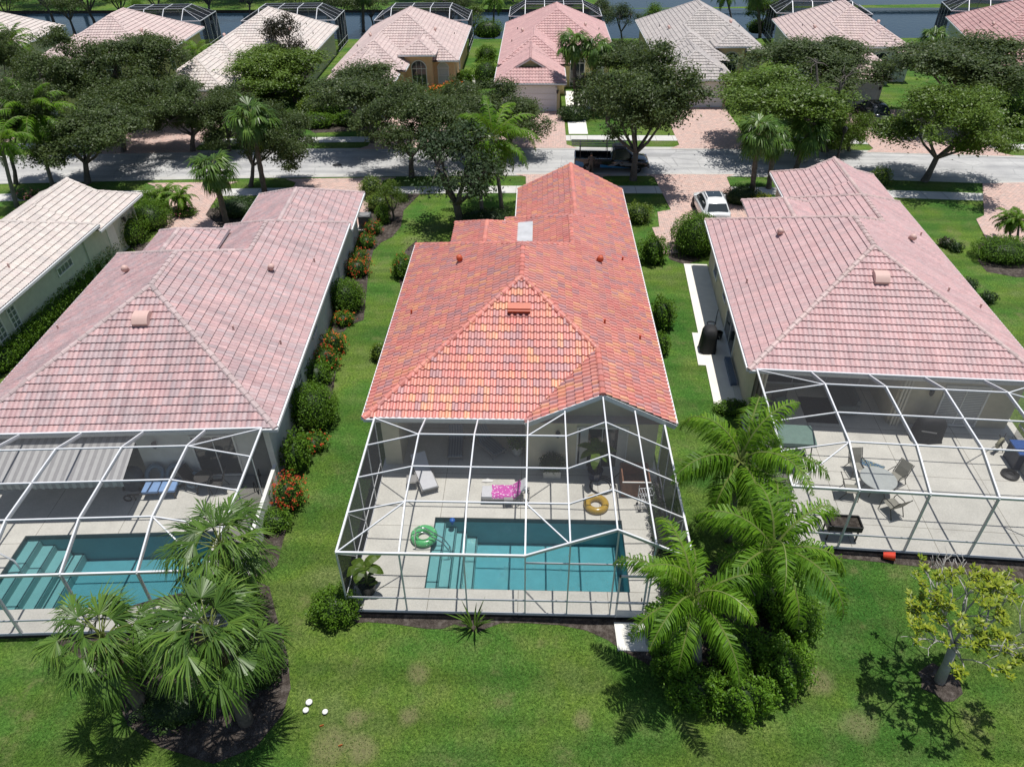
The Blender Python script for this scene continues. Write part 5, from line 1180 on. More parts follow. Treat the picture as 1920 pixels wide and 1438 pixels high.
# far side shrubs
for u, v, r, lm, lab, fl in [(915, 70, (2.2, 1.5, 1.6), 'hedge', 'broad green shrub by the lake left of the pink roof', None), (912, 115, (1.3, 1.2, 1.2), 'hedge', 'light green bush halfway along the pink house', None), (912, 160, (1.6, 1.6, 1.9), 'hedge', 'clipped dark bush beside the pink house garage', None), (872, 158, (1.0, .9, 1.0), 'hedge', 'bush at the front corner of the peach house', None), (850, 178, (1.3, .8, .9), 'hedge', 'orange flowering shrub below the peach house arch window', 'orange'), (822, 183, (1.2, .8, .8), 'hedge', 'orange flowering shrub left of the other on the peach house front', 'orange'), (590, 215, (1.5, 1.2, 1.2), 'lime', 'sunny lime green hedge before the peach house', None), (628, 222, (1.4, 1.2, 1.6), 'hedge', 'tall green bush before the peach house garage', None), (595, 238, (1.8, 1.0, .9), 'hedge', 'dark low hedge by the sidewalk before the peach house', None), (665, 235, (2.2, .9, .9), 'hedge', 'long bright green hedge by the sidewalk before the peach house', None),
    (1005, 195, (.9, .8, .9), 'dark', 'shrub at the driveway of the pink house', None), (1075, 225, (1.5, 1.0, .9), 'dark', 'dark shrub at the foot of the knobbly sabal palm', None), (1145, 195, (1.2, .9, .8), 'hedge', 'pink flowering shrub right of the sabal palm pair', 'pinkf'), (1885, 198, (1.9, 1.6, 1.6), 'hedge', 'large round clipped hedge at the upper right', None), (1910, 235, (1.5, 1.3, 1.3), 'hedge', 'clipped bush below the large round hedge at right', None), (1420, 62, (1.6, 1.2, 1.2), 'hedge', 'lakeside shrub between grey cream and rose cream roofs', None), (1250, 60, (1.3, 1.2, 1.2), 'hedge', 'lakeside shrub at the corner of the tan walled house', None), (258, 205, (1.5, 1, .9), 'hedge', 'low hedge before the pale rose roofed house', None), (1415, 165, (1.4, 1.1, 1.1), 'yellow', 'yellow shrub at the front of the tan walled house', None)]:
    sh('flowering_shrub' if fl else 'leafy_shrub', lab, 'flowering shrub' if fl else 'shrub', u, v, r, .17, 1700, lm, flowers=fl, nf=70, fsize=.14)
# yellow green tree with bare pale branches
def frangipani():
    rg = np.random.default_rng(5); rnd = random.Random(9); e = empty('plumeria_tree', (12.75, 13.15, GZ), 0, 'low spreading tree with yellow green leaves and bare pale branches on the right lawn', 'tree')
    b = MB(); tips = []
    def grow(p, d, L, r, lv):
        q = p+d*L; m = p.lerp(q, .5)+Vector((rnd.uniform(-1, 1), rnd.uniform(-1, 1), .3))*L*.06
        b.tube([p, m, q], [r, r*.85, r*.72], 6)
        if lv == 0: tips.append((q, d)); return
        for k in range(rnd.choice((2, 3)) if lv > 3 else 3 if lv > 1 else rnd.choice((2, 3))):
            a = rnd.uniform(0, 2*PI); nd = (d+Vector((math.cos(a), math.sin(a), rnd.uniform(-.05, .5)))*rnd.uniform(.5, .85)).normalized()
            nd.z = max(nd.z, .10); grow(q, nd.normalized(), L*rnd.uniform(.62, .88), r*.66, lv-1)
    b.tube([(0, 0, -.1), (-.04, .05, .9), (-.12, .1, 1.75)], [.17, .135, .12], 9)
    for a in range(6):
        t = a*PI/3+rnd.uniform(-.3, .3); grow(Vector((-.12, .1, 1.7)), Vector((math.cos(t)*1.0, math.sin(t)*1.0, rnd.uniform(.95, 1.9))).normalized(), .95, .050, 4)
    t = b.build('trunk', M['twig'], e, smooth=True)
    C = []; D = []; N = []
    for q, d in tips:
        bare = (q.y > 1.1 and rnd.random() < .62) or rnd.random() < .22
        if bare: continue
        for k in range(rnd.randint(12, 18)):
            a = rnd.uniform(0, 2*PI); v = (d*.5+Vector((math.cos(a), math.sin(a), rnd.uniform(-.25, .5)))).normalized()
            C.append(q+v*.10+d*rnd.uniform(-.12, .05)); D.append(v); N.append(Vector((rnd.uniform(-.4, .4), rnd.uniform(-.4, .4), 1)).normalized())
    C, D, N = map(lambda z: np.array([tuple(x) for x in z]), (C, D, N)); V = leaf_quads(C, D, nrm(N), rg.uniform(.12, .20, len(C)), .065, .1)
    link('crown', quads_mesh('plumeria_leaves', V, rg.uniform(0, .7, len(C))), LM['yellow'], e)
    return e
frangipani()
# blades of lawn near the camera
def lawn_blades():
    rg = np.random.default_rng(3); n = 150000
    X = rg.uniform(-15.5, 16.5, n); Y = 6.2+17*rg.random(n)**1.25
    keep = np.ones(n, bool)
    for o, d, (a0, a1, b0, b1) in ((OC, 0, (.3, 11.85, -7.0, 30)), (OL, L_DEG, (.1, 11.9, -7.1, 30)), (OR, R_DEG, (-1.3, 12.4, -7.3, 30))):
        t = R(d); lx = (X-o[0])*math.cos(t)+(Y-o[1])*math.sin(t); ly = -(X-o[0])*math.sin(t)+(Y-o[1])*math.cos(t)
        keep &= ~((lx > a0) & (lx < a1) & (ly > b0) & (ly < b1))
    for ob in bpy.data.objects:
        if ob.name.startswith('mulch'):
            vs = ob.data.vertices
            # even odd test against the outline, taken from the boundary loop
            bm = bmesh.new(); bm.from_mesh(ob.data); ed = [(e.verts[0].co.xy[:], e.verts[1].co.xy[:]) for e in bm.edges if e.is_boundary]; bm.free()
            ins = np.zeros(n, bool)
            for (xa, ya), (xb, yb) in ed:
                if ya == yb: continue
                c = ((ya > Y) != (yb > Y)); ins ^= c & (X < (xb-xa)*(Y-ya)/(yb-ya)+xa)
            keep &= ~ins
    X, Y = X[keep], Y[keep]; n = len(X); h = rg.uniform(.03, .075, n); a = rg.uniform(0, 2*PI, n); w = rg.uniform(.008, .016, n)
    lean = rg.normal(size=(n, 2))*.035; B = np.stack([X, Y, np.full(n, GZ-.005)], 1); S = np.stack([np.cos(a)*w, np.sin(a)*w, np.zeros(n)], 1)
    Tp = B+np.stack([lean[:, 0], lean[:, 1], h], 1)
    V = np.stack([B-S, B+S, Tp], 1)
    tag(link('grass', quads_mesh('grass_blades', V, rg.uniform(0, 1, n), True), LM_GRASS), kind='stuff')
LM_GRASS = leaf_material('grass_blades', [(.1, (.042, .12, .018)), (.45, (.078, .165, .026)), (.75, (.135, .20, .045)), (.95, (.25, .26, .11))], .25, .6, .2, .35)
lawn_blades()

# ------------------------------------------------------------------ things on the decks
def fr(o, deg):
    a = R(deg)
    return (lambda x, y, z=0: Vector((o[0]+x*math.cos(a)-y*math.sin(a), o[1]+x*math.sin(a)+y*math.cos(a), z))), a
wC, aC = fr(OC, 0); wL, aL = fr(OL, L_DEG); wR, aR = fr(OR, R_DEG)
M['cushion'] = mat('pale_cushion', (.62, .62, .64), .85, .06); M['frame_grey'] = mat('grey_frame', (.30, .29, .28), .5, .08)
M['sling'] = mat('taupe_sling', (.26, .25, .21), .75, .1, 20); M['wood'] = mat('cedar_wood', (.20, .085, .045), .6, .3, 5); M['terra'] = mat('planter_white', (.50, .50, .47), .7, .08)
def lounger(label, loc, rz, back, cush, group=None):
    e = empty('sun_lounger', loc, rz, label, 'sun lounger', group)
    f = MB()
    for s in (-.33, .33): f.bar((-.95, s, .27), (.95, s, .27), .05, .05)
    for x in (-.93, -.3, .3, .93): f.bar((x, -.33, .27), (x, .33, .27), .04, .04)
    f.bar((.55, -.3, .27), (.55+.15, -.3, .27+.3*math.sin(back)), .03, .03); f.bar((.55, .3, .27), (.55+.15, .3, .27+.3*math.sin(back)), .03, .03)
    f.build('frame', M['frame_grey'], e)
    for x, y in ((-.8, -.33), (-.8, .33), (.75, -.33), (.75, .33)): MB().bar((x, y, 0), (x, y, .26), .05, .05).build('leg', M['frame_grey'], e)
    MB().box((-.35, 0, .335), (1.2, .62, .08)).build('seat_cushion', cush, e, bev=.02)
    b = MB().box((.36, 0, 0), (.72, .62, .08)).build('back_cushion', cush, e, bev=.02); b.location = (.26, 0, .335); b.rotation_euler = (0, -back, 0)
    for s in (-.36, .36):
        w = MB().lathe([(.02, -.02), (.09, -.02), (.09, .02), (.02, .02)], 14).build('wheel', M['rubber'], e); w.location = (.82, s, .09); w.rotation_euler = (PI/2, 0, 0)
    return e
P1, P2 = G(806, 913, .35), G(783, 852, .6); d = P2-P1
lounger('pale cushioned sun lounger standing slantwise, half under the middle patio roof', wC(*(P1.lerp(P2, .5).xy-Vector(OC))), math.atan2(d.y, d.x), .55, M['cushion'], 'sun loungers by the middle pool')
P1, P2 = G(913, 921, .35), G(984, 918, .5); Lo = (P1.lerp(P2, .5).x, P1.lerp(P2, .5).y, 0)
lounger('pale sun lounger under a pink flowered towel beside the pool', Lo, .0, .75, M['cushion'], 'sun loungers by the middle pool')
# towel: drapes over seat and up the back
b = MB(); n = 16; m_ = 7; vs = []
for i in range(n+1):
    x = -.55+1.25*i/n
    z = .395 if x < .25 else .395+(x-.25)*math.sin(.75)*1.05
    xx = x if x < .25 else .25+(x-.25)*math.cos(.75)
    for j in range(m_+1):
        y = -.42+.76*j/m_; dz = -.16*max(0, (-.31-y)/.11) if y < -.31 else 0
        vs.append((xx+.02*math.sin(j*1.7), max(y, -.335) if y < -.31 else y, z+dz+.012*math.sin(i*1.3+j)))
for k in (0, 1):
    pass
b.add(vs, [(i*(m_+1)+j, (i+1)*(m_+1)+j, (i+1)*(m_+1)+j+1, i*(m_+1)+j+1) for i in range(n) for j in range(m_)])
tw = b.build('towel', spots('pink_flower_towel', (.60, .10, .42), [(.82, .70, .80), (.80, .35, .62), (.85, .80, .82)], 11, 1, .36), smooth=True, loc=Lo)
tag(tw, 'pink towel with pale flower rings draped over the poolside lounger', 'towel')
def side_table(label, loc, s=.42, h=.42, m=None):
    e = empty('side_table', loc, .1, label, 'side table'); MB().box((0, 0, h), (s, s, .035)).build('table_top', m or M['frame_grey'], e, bev=.01)
    for x in (-1, 1):
        for y in (-1, 1): MB().bar((x*s*.42, y*s*.42, 0), (x*s*.42, y*s*.42, h-.02), .035, .035).build('leg', m or M['frame_grey'], e)
P = G(772, 898, .4); side_table('little grey side table left of the slanting lounger', (P.x, P.y, 0)); P = G(953, 934, .35); side_table('little grey side table in front of the towel covered lounger', (P.x, P.y, 0), .36, .36)
def float_ring(label, loc, R0, r, m, rot=(0, 0, 0)):
    o = MB().torus(R0, r, 36, 14).build('swim_ring', m, smooth=True, loc=loc); o.rotation_euler = rot; return tag(o, label, 'swim ring')
P = G(795, 1005, .12); float_ring('green inflatable ring with dark seed marks lying at the pool steps', (P.x, P.y, .13), .36, .15, spots('melon_ring', (.10, .45, .16), [(.01, .10, .03), (.55, .75, .55), (.02, .14, .04)], 9, .8, .22, .25))
m, t, N, L, bb = nt('gold_ring_vinyl'); setp(bb, Base_Color=(.52, .33, .045, 1), Roughness=.2, Specular_IOR_Level=.6, Alpha=.82)
P = G(1118, 945, .12); float_ring('golden see-through inflatable ring on the deck behind the pool', (P.x, P.y, .12), .36, .14, m)
def hoop(r0, c, n=14): return [(c[0]+r0*math.cos(a*2*PI/n), c[1]+r0*math.sin(a*2*PI/n), c[2]) for a in range(n+1)]
A0, B0 = G(780, 1028, 0), G(836, 1020, 0)
e = empty('pool_handrail', (A0.x, A0.y, 0), 0, 'bent chrome handrail at the steps of the turquoise pool', 'handrail')
for dy in (-.0, .22): MB().tube([(0, dy, 0), (0, dy, .75), (.12, dy, .88), (.35, dy, .88), (1.0, dy, .35), (1.25, dy, -.15), (1.25, dy, -.5)], .022, 8).build('rail', M['chrome'], e, smooth=True)
MB().tube([(1.22, 0, -.1), (1.22, .22, -.1)], .018, 6).build('crossbar', M['chrome'], e)
P = G(848, 976, -.08); o = MB().lathe([(.02, .08), (.09, .06), (.12, 0), (.09, -.05), (.05, -.06), (.05, -.2), (.02, -.2)], 18).build('chlorine_float', mat('blue_plastic', (.02, .12, .45), .35, .1), smooth=True, loc=(P.x, P.y, -.06)); tag(o, 'round blue floating dispenser in the far corner of the pool', 'pool float')
def banana(label, loc, pot_m, h=1.3, nl=6, L=.95, seed=1, low=False):
    rg = np.random.default_rng(seed); rd = random.Random(seed); e = empty('banana_plant', loc, 0, label, 'potted plant')
    MB().lathe([(.02, 0), (.24, 0), (.31, .45), (.33, .48), (.29, .48), (.27, .40), (.02, .40)], 18).build('pot', pot_m, e, smooth=False)
    MB().tube([(0, 0, .35), (.03, 0, .35+h*.5), (.02, .02, .35+h)], [.07, .055, .045], 8).build('stem', M['petiole'], e, smooth=True)
    V = []
    for k in range(nl):
        az = k*2.4+rd.uniform(-.3, .3); el = rd.uniform(.3, 1.1); l = L*rd.uniform(.7, 1.1); p = np.array([0, 0, .3+h]); pts = [p]
        for i in range(6):
            el -= .28; p = p+np.array([math.cos(az)*math.cos(el), math.sin(az)*math.cos(el), math.sin(el)])*l/6; pts.append(p)
        sd = np.array([-math.sin(az), math.cos(az), 0]); ws = [.03, .13, .18, .19, .17, .11, .02]
        for i in range(6):
            for s in (-1, 1):
                dn = np.array([0, 0, -.25]); V.append([pts[i], pts[i+1], pts[i+1]+(sd*s+dn)*ws[i+1], pts[i]+(sd*s+dn)*ws[i]])
    if low:
        for k in range(26):
            a = rd.uniform(0, 6.28); q = np.array([math.cos(a)*.3*rd.random(), math.sin(a)*.3*rd.random(), .48+.25*rd.random()]); dd = np.array([math.cos(a), math.sin(a), .2])*.2; ss = np.array([-math.sin(a), math.cos(a), 0])*.06
            V.append([q, q+dd*.5+ss, q+dd, q+dd*.5-ss])
    V = np.array(V); link('leaves', quads_mesh('banana_leaves', V, rg.uniform(0, .8, len(V))), LM['banana'], e); return e
banana('banana plant in a round black pot at the left front corner of the middle deck', wC(.96, -6.0), M['black'], 1.0, 5, .95, 3, True)
banana('banana plant in a dark blue pot beside the sliding door', wC(9.2, -.15), mat('blue_glaze_pot', (.02, .03, .07), .25, .2), 1.2, 7, .9, 5)
e = shrub('potted_bush', 'round dark bush in a square white planter against the cream wall', 'potted plant', tuple(wC(7.45, -.02).xy), (.5, .42, .5), .07, 1500, 'dark', lump=.15)
for ch in e.children: ch.location.z += .5
MB().box((0, 0, .28), (.72, .42, .38)).build('planter', M['terra'], e, bev=.02)
e = shrub('potted_bush', 'leafy plant in a tall white vase inside the shaded patio', 'potted plant', tuple(wC(6.0, 1.2).xy), (.35, .35, .4), .12, 300, 'hedge', lump=.3)
for ch in e.children: ch.location.z += .62
MB().lathe([(.02, .1), (.14, .1), (.24, .35), (.2, .62), (.22, .66), (.02, .6)], 16).build('vase', M['terra'], e, smooth=True)
BLUE = stripes('blue_striped_canvas', (.07, .11, .15), (.14, .18, .22), .12, 1)
for k, (x, y, rz, lab) in enumerate(((3.35, 1.5, PI/2+.05, 'blue striped lounge chair in the shaded patio, left one'), (4.75, 1.6, PI/2+.7, 'blue striped lounge chair turned aside in the shaded patio, right one'))):
    e = lounger(lab, wC(x, y), rz, .9, BLUE, 'striped chairs in the shaded patio'); e.name = 'lounge_chair'; e['category'] = 'lounge chair'; e.scale = (.85, .95, 1)
e = empty('storage_box', wC(10.75, -.62), 0, 'open topped reddish brown wooden box in the corner of the middle deck', 'wooden box')
for c, s in (((0, -.55, .4), (1.1, .05, .8)), ((0, .55, .4), (1.1, .05, .8)), ((-.53, 0, .4), (.05, 1.05, .8)), ((.53, 0, .4), (.05, 1.05, .8))): MB().box(c, s).build('side_board', M['wood'], e)
MB().box((0, 0, .12), (1.0, 1.05, .04)).build('bottom_board', M['wood'], e)
MB().box((0, -.575, .81), (1.14, .05, .03)).build('rim', M['trim'], e)
e = empty('wire_trolley', wC(11.05, -1.75), .1, 'white wire trolley with black wheels beside the wooden box', 'trolley')
f = MB()
for z in (.25, .55, .85):
    for x in np.linspace(-.25, .25, 6): f.bar((x, -.2, z), (x, .2, z), .016, .016)
    for y in (-.2, .2): f.bar((-.25, y, z), (.25, y, z), .022, .022)
for x in (-.25, .25):
    for y in (-.2, .2): f.bar((x, y, .06), (x, y, 1.0), .022, .022)
f.build('frame', M['white'], e)
for x in (-.25, .25):
    for y in (-.2, .2): w = MB().lathe([(.01, -.015), (.05, -.015), (.05, .015), (.01, .015)], 10).build('wheel', M['rubber'], e, loc=(x, y, .05)); w.rotation_euler = (PI/2, 0, 0)
pts = []
for k in range(3): pts += hoop(.42+.04*k, (.05*k, .03*k, .03+.02*k), 18)
pts += [(.6, .5, .03), (1.0, 1.0, .03)]
P = G(1125, 913, 0); tag(MB().tube(pts, .018, 6).build('garden_hose', M['black'], loc=(P.x, P.y, 0)), 'coiled black hose on the deck below the potted banana', 'hose')
P = G(914, 902, 0); tag(MB().add([(-.25, -.06, .02), (-.05, -.1, .05), (.2, -.05, .02), (.26, .05, .02), (.0, .1, .06), (-.2, .04, .02)], [(0, 1, 4, 5), (1, 2, 3, 4)]).build('cloth', M['trim'], loc=(P.x, P.y, 0)), 'small crumpled cream cloth on the deck behind the towel lounger', 'cloth')
# vines on the right side of the middle cage
for i in range(6):
    shrub('climbing_vine', 'grey green vine along the right side wall inside the middle cage', 'vine', tuple(wC(11.38, -1.6-.85*i).xy), (.28, .55, .75), .08, 700, 'magnolia', group='vines inside the middle cage', lump=.35, seed=i)
# front edge of the middle cage
tag(sheet('stepping_pad', [tuple(wC(9.44, -7.0).xy), tuple(wC(9.48, -8.05).xy), tuple(wC(10.48, -8.05).xy), tuple(wC(10.42, -7.0).xy)], GZ+.06, M['pad'], thick=.1), 'square white concrete pad outside the screen door', 'concrete pad')
def spiky(name, label, loc, n, h, lm, seed=0, w=.03):
    rg = np.random.default_rng(seed); az = rg.uniform(0, 2*PI, n); ln = rg.uniform(.15, .75, n); hh = h*rg.uniform(.55, 1.1, n)
    D = np.stack([np.cos(az)*ln, np.sin(az)*ln, np.ones(n)], 1); S = np.stack([-np.sin(az), np.cos(az), np.zeros(n)], 1)*w
    B = np.stack([np.cos(az)*.08, np.sin(az)*.08, np.zeros(n)], 1); m1 = B+D*hh[:, None]*.55; tp = m1+(D*np.array([1.6, 1.6, .75]))*hh[:, None]*.45
    V = np.concatenate([np.stack([B-S*.6, B+S*.6, m1+S, m1-S], 1), np.stack([m1-S, m1+S, tp+S*.08, tp-S*.08], 1)])
    return tag(link(name, quads_mesh(name, V, rg.uniform(0, .6, len(V))), LM[lm]), label, 'plant')
spiky('spear_plant', 'spiky long leaved plant at the foot of the middle cage', 0, 34, .95, 'sabal', 4).location = (*wC(4.75, -7.3).xy, GZ)
PE = wC(10.95, -7.5); e = empty('pool_pump', (PE.x, PE.y, GZ), 0, 'black pool pump and filter tanks beside the white concrete pad', 'pool equipment')
MB().box((0, 0, .05), (1.1, .7, .1)).build('base_slab', M['kerb'], e)
MB().lathe([(.02, .1), (.27, .1), (.29, .3), (.29, .85), (.2, 1.0), (.06, 1.04), (.02, 1.1)], 18, (-.28, .05, 0)).build('filter_tank', M['black'], e, smooth=True)
b = MB(); b.tube([(.0, -.15, .25), (.55, -.15, .25)], .13, 12); b.lathe([(.02, .2), (.13, .2), (.14, .5), (.02, .52)], 12, (.05, -.15, 0)); b.build('pump_motor', M['cover'], e, smooth=True)
b = MB(); b.tube([(.05, -.15, .5), (.05, -.15, .75), (.3, .1, .75), (.3, .25, .4), (.3, .25, 0)], .03, 8); b.tube([(-.1, .0, .6), (.2, .2, .6), (.45, .2, .6), (.45, .2, 0)], .03, 8); b.build('pipes', M['grey'], e, smooth=True)
MB().box((.62, .1, .55), (.12, .35, .5)).build('control_box', M['trim'], e)
fr2 = frond(np.random.default_rng(8), 1.3, .1, .5, 30, .3, .03)[0]
tag(link('dead_frond', quads_mesh('dead_frond', fr2), LM['brownleaf']), 'dry fallen frond at the bottom edge of the queen palm mound', 'palm frond').location = G(1300, 1322)
# left deck
e = empty('day_bed', wL(6.9, -.45), .1, 'wheeled lounger with two bright blue cushions at the edge of the awning shade', 'day bed')
fbm = MB(); fbm.bar((-.95, -.3, .3), (.95, -.3, .3), .05, .05); fbm.bar((-.95, .3, .3), (.95, .3, .3), .05, .05)
fbm.build('frame', M['dkmetal'], e)
CB = mat('sky_blue_cushion', (.22, .36, .62), .8, .08)
for x in (-.05, .62): MB().box((x, 0, .40), (.62, .68, .12)).build('cushion', CB, e, bev=.03)
for x, y in ((-.7, -.3), (-.7, .3), (.85, -.3), (.85, .3)): MB().bar((x, y, 0), (x, y, .3), .045, .045).build('leg', M['dkmetal'], e)
w = MB().torus(.14, .03, 18, 8).build('wheel', M['rubber'], e, loc=(-.95, -.35, .17)); w.rotation_euler = (PI/2, 0, 0)
e = empty('pool_float', wL(7.2, .15), .05, 'grey blue inflatable raft with two seat holes leaning on the left house wall', 'pool float')
RB = mat('blue_grey_vinyl', (.16, .23, .29), .35, .1)
for c, sx, sy in (((-.42, 0, .5), .9, 1.0), ((.42, 0, .5), .9, 1.0)):
    o = MB().torus(.36, .11, 28, 10).build('tube', RB, e, smooth=True, loc=c); o.scale = (sx, sy, 1); o.rotation_euler = (.9, 0, 0)
o = MB().torus(.28, .12, 20, 10).build('tube', RB, e, smooth=True, loc=(1.15, -.1, .3)); o.rotation_euler = (.5, 0, 0)
def grill(label, loc, rz, m, w=1.15, d_=.6, h=1.15, wheels=True, name='covered_grill'):
    e = empty(name, loc, rz, label, 'grill'); b = MB(); n = 20
    rows = []
    for z, k in ((0, 1.08), (.1, 1.04), (h*.55, .96), (h*.78, .93), (h*.92, .78), (h, .5)):
        rows.append([(w/2*k*(1+.05*math.sin(5*a+z*9)*(1-z/h))*math.copysign(abs(math.cos(a))**.55, math.cos(a)), d_/2*k*(1+.10*math.sin(7*a)*(1-z/h))*math.copysign(abs(math.sin(a))**.55, math.sin(a)), z) for a in [2*PI*i/n for i in range(n)]])
    b.add([p for r in rows for p in r], [(i*n+j, i*n+(j+1) % n, (i+1)*n+(j+1) % n, (i+1)*n+j) for i in range(5) for j in range(n)]+[tuple(range(5*n, 6*n))])
    b.build('cover', m, e, smooth=True)
    MB().bar((-w*.42, -d_*.62, h*.62), (w*.1, -d_*.62, h*.55), .02, .05).build('strap', M['grey'], e)
    if wheels:
        for x in (-w*.4, w*.4): o = MB().lathe([(.02, -.03), (.09, -.03), (.09, .03), (.02, .03)], 12).build('wheel', M['rubber'], e, loc=(x, -d_*.45, .09)); o.rotation_euler = (0, PI/2, 0)
    return e
grill('grey blue covered cart under the right edge of the awning', wL(5.9, .05), 0, mat('grey_blue_cover', (.07, .09, .11), .8, .2), .85, .6, .95)
def sling_chair(label, loc, rz, m, fm, group):
    e = empty('patio_chair', loc, rz, label, 'patio chair', group)
    b = MB(); b.add([(-.25, -.24, .42), (.25, -.24, .42), (.25, .24, .38), (-.25, .24, .38)], [(0, 1, 2, 3)]); b.add([(-.25, -.24, .415), (.25, -.24, .415), (.25, .24, .375), (-.25, .24, .375)], [(3, 2, 1, 0)]); b.build('seat', m, e)
    b = MB(); b.add([(-.25, .24, .38), (.25, .24, .38), (.25, .36, .7), (.25, .50, .98), (-.25, .50, .98), (-.25, .36, .7)], [(0, 1, 2, 5), (5, 2, 3, 4)]); b.build('backrest', m, e)
    for s in (-.28, .28):
        MB().tube([(s, -.28, 0), (s, -.26, .44), (s, -.2, .62), (s, .15, .64), (s, .33, .6)], .018, 6).build('armrest', fm, e, smooth=True)
        MB().tube([(s, .42, 0), (s, .22, .38), (s, .36, .7), (s, .5, .98)], .018, 6).build('leg', fm, e, smooth=True)
    return e
def round_table(label, loc, m, fm, r=.62):
    e = empty('patio_table', loc, 0, label, 'patio table'); MB().lathe([(.02, .70), (r, .70), (r+.01, .715), (r, .73), (.02, .73)], 32).build('table_top', m, e, smooth=False)
    for k in range(4):
        a = PI/4+k*PI/2; MB().tube([(math.cos(a)*.2, math.sin(a)*.2, .69), (math.cos(a)*.3, math.sin(a)*.3, .35), (math.cos(a)*.45, math.sin(a)*.45, 0)], .022, 6).build('leg', fm, e)
for x, y, rz, lab in ((8.45, -.15, 1.2, 'black metal patio chair left of the small table by the french door'), (9.35, -.35, -1.4, 'black metal patio chair right of the small table by the french door')): sling_chair(lab, wL(x, y), rz+aL, M['dkmetal'], M['dkmetal'], 'black chairs by the left french door')
round_table('small dark round table between two black chairs by the french door', wL(8.9, -.25), M['dkmetal'], M['dkmetal'], .36)
e = empty('wall_art', wL(11.5, -1.35, 1.35), aL, 'dark curled metal ornament hung inside the right side of the left cage', 'wall ornament')
MB().tube([(0, -.5+.02*i, .4*math.sin(i*.35)) for i in range(46)], .02, 5).build('scroll', M['dkmetal'], e); o = MB().torus(.16, .02, 20, 6).build('ring', M['dkmetal'], e, loc=(0, .15, .1)); o.rotation_euler = (0, PI/2, 0)
P = G(8, 1046, .5); e = empty('pool_handrail', (P.x-.5, P.y, 0), aL, 'white handrail at the steps of the duller pool at the left edge', 'handrail')
MB().tube([(-.8, 0, 0), (-.8, 0, .72), (-.6, 0, .85), (.35, 0, .8), (.75, 0, .3), (.8, 0, -.4)], .035, 8).build('rail', M['white'], e, smooth=True)
# low wall under the right side of the left cage
tag(MB().box((11.72, -1.7, .42), (.14, 3.6, 1.05)).build('garden_wall', WALLM['left'], loc=(OL[0], OL[1], 0), rz=aL), 'low pale stucco wall below the mesh at the right end of the left cage', 'wall')
# right deck
TT = mat('pale_table_top', (.42, .44, .42), .35, .08)
round_table('round patio table with a pale top on the bare right patio', wR(4.75, -3.95), TT, M['sling'], .68)
for x, y, rz, lab in ((4.3, -2.95, .15, 'taupe sling chair behind the round table, farthest from the camera'), (5.65, -3.45, -.95, 'taupe sling chair right of the round table'), (3.7, -4.3, 1.45, 'taupe sling chair left of the round table'), (5.05, -5.0, -2.75, 'taupe sling chair in front of the round table')): sling_chair(lab, wR(x, y), rz+aR, M['sling'], M['dkmetal'], 'chairs round the patio table')
P = G(1635, 872, 0); o = MB().box((0, 0, .008), (.95, .38, .014)).build('door_mat', spots('mat_pattern', (.05, .12, .20), [(.5, .42, .12), (.30, .38, .42)], 14, .7, .3), loc=(P.x, P.y, 0), rz=-.55); tag(o, 'blue mat with yellow pattern lying slantwise behind the patio table', 'mat')
e = empty('raised_planter', wR(2.75, -6.45), aR, 'black rectangular raised planter at the front of the right patio', 'planter')
b = MB(); b.box((0, -.3, .68), (1.2, .05, .26)); b.box((0, .3, .68), (1.2, .05, .26)); b.box((-.6, 0, .68), (.05, .6, .26)); b.box((.6, 0, .68), (.05, .6, .26)); b.box((0, 0, .58), (1.15, .56, .04)); b.build('trough', M['black'], e, bev=.015)
MB().box((0, 0, .70), (1.12, .54, .03)).build('soil', M['mulch'], e)
for x in (-.52, .52):
    for y in (-.24, .24): MB().bar((x, y, 0), (x, y, .56), .05, .05).build('leg', M['black'], e)
e = empty('canopy_swing', wR(1.65, -2.5), aR, 'patio swing seat with a green grey fabric canopy behind the palm fronds', 'swing seat')
GRN = mat('grey_green_canvas', (.15, .24, .20), .8, .1)
b = MB(); b.add([(-.75, -.6, 1.55), (.75, -.6, 1.55), (.7, 0, 1.75), (-.7, 0, 1.75), (.75, .6, 1.55), (-.75, .6, 1.55), (-.75, -.62, 1.4), (.75, -.62, 1.4), (.75, .62, 1.4), (-.75, .62, 1.4)], [(0, 1, 2, 3), (3, 2, 4, 5), (6, 7, 1, 0), (5, 4, 8, 9), (7, 8, 4, 2, 1), (9, 6, 0, 3, 5)]); b.build('canopy', GRN, e)
for x in (-.75, .75): MB().tube([(x, -.6, 0), (x, 0, 1.5), (x, .6, 0)], .025, 6).build('leg', M['dkmetal'], e)
MB().box((0, 0, .5), (1.3, .5, .08)).build('seat', GRN, e, bev=.02); MB().box((0, .28, .8), (1.3, .06, .5)).build('backrest', GRN, e, bev=.02)
grill('large black covered grill by the shuttered french door of the right house', wR(7.95, -.45), aR, M['cover'], 1.25, .7, 1.2, False)
e = empty('sofa', wR(4.9, 1.7), aR, 'dark green grey sofa in the shaded patio of the right house', 'sofa'); DG = mat('dark_green_cushion', (.06, .08, .08), .8, .1)
MB().box((0, 0, .3), (.9, 1.9, .35)).build('seat', DG, e, bev=.05); MB().box((.4, 0, .65), (.18, 1.9, .55)).build('backrest', DG, e, bev=.05)
for y in (-.95, .95): MB().box((0, y, .45), (.9, .16, .45)).build('armrest', DG, e, bev=.04)
e = empty('armchair', wR(2.1, 1.1), aR+.4, 'dark wicker armchair with a pale green cushion in the shaded right patio', 'armchair'); MB().box((0, 0, .3), (.75, .7, .3)).build('seat', DG, e, bev=.04); MB().box((0, .3, .62), (.75, .12, .55)).build('backrest', M['dkmetal'], e, bev=.03); MB().box((0, -.02, .5), (.55, .52, .12)).build('cushion', GRN, e, bev=.04)
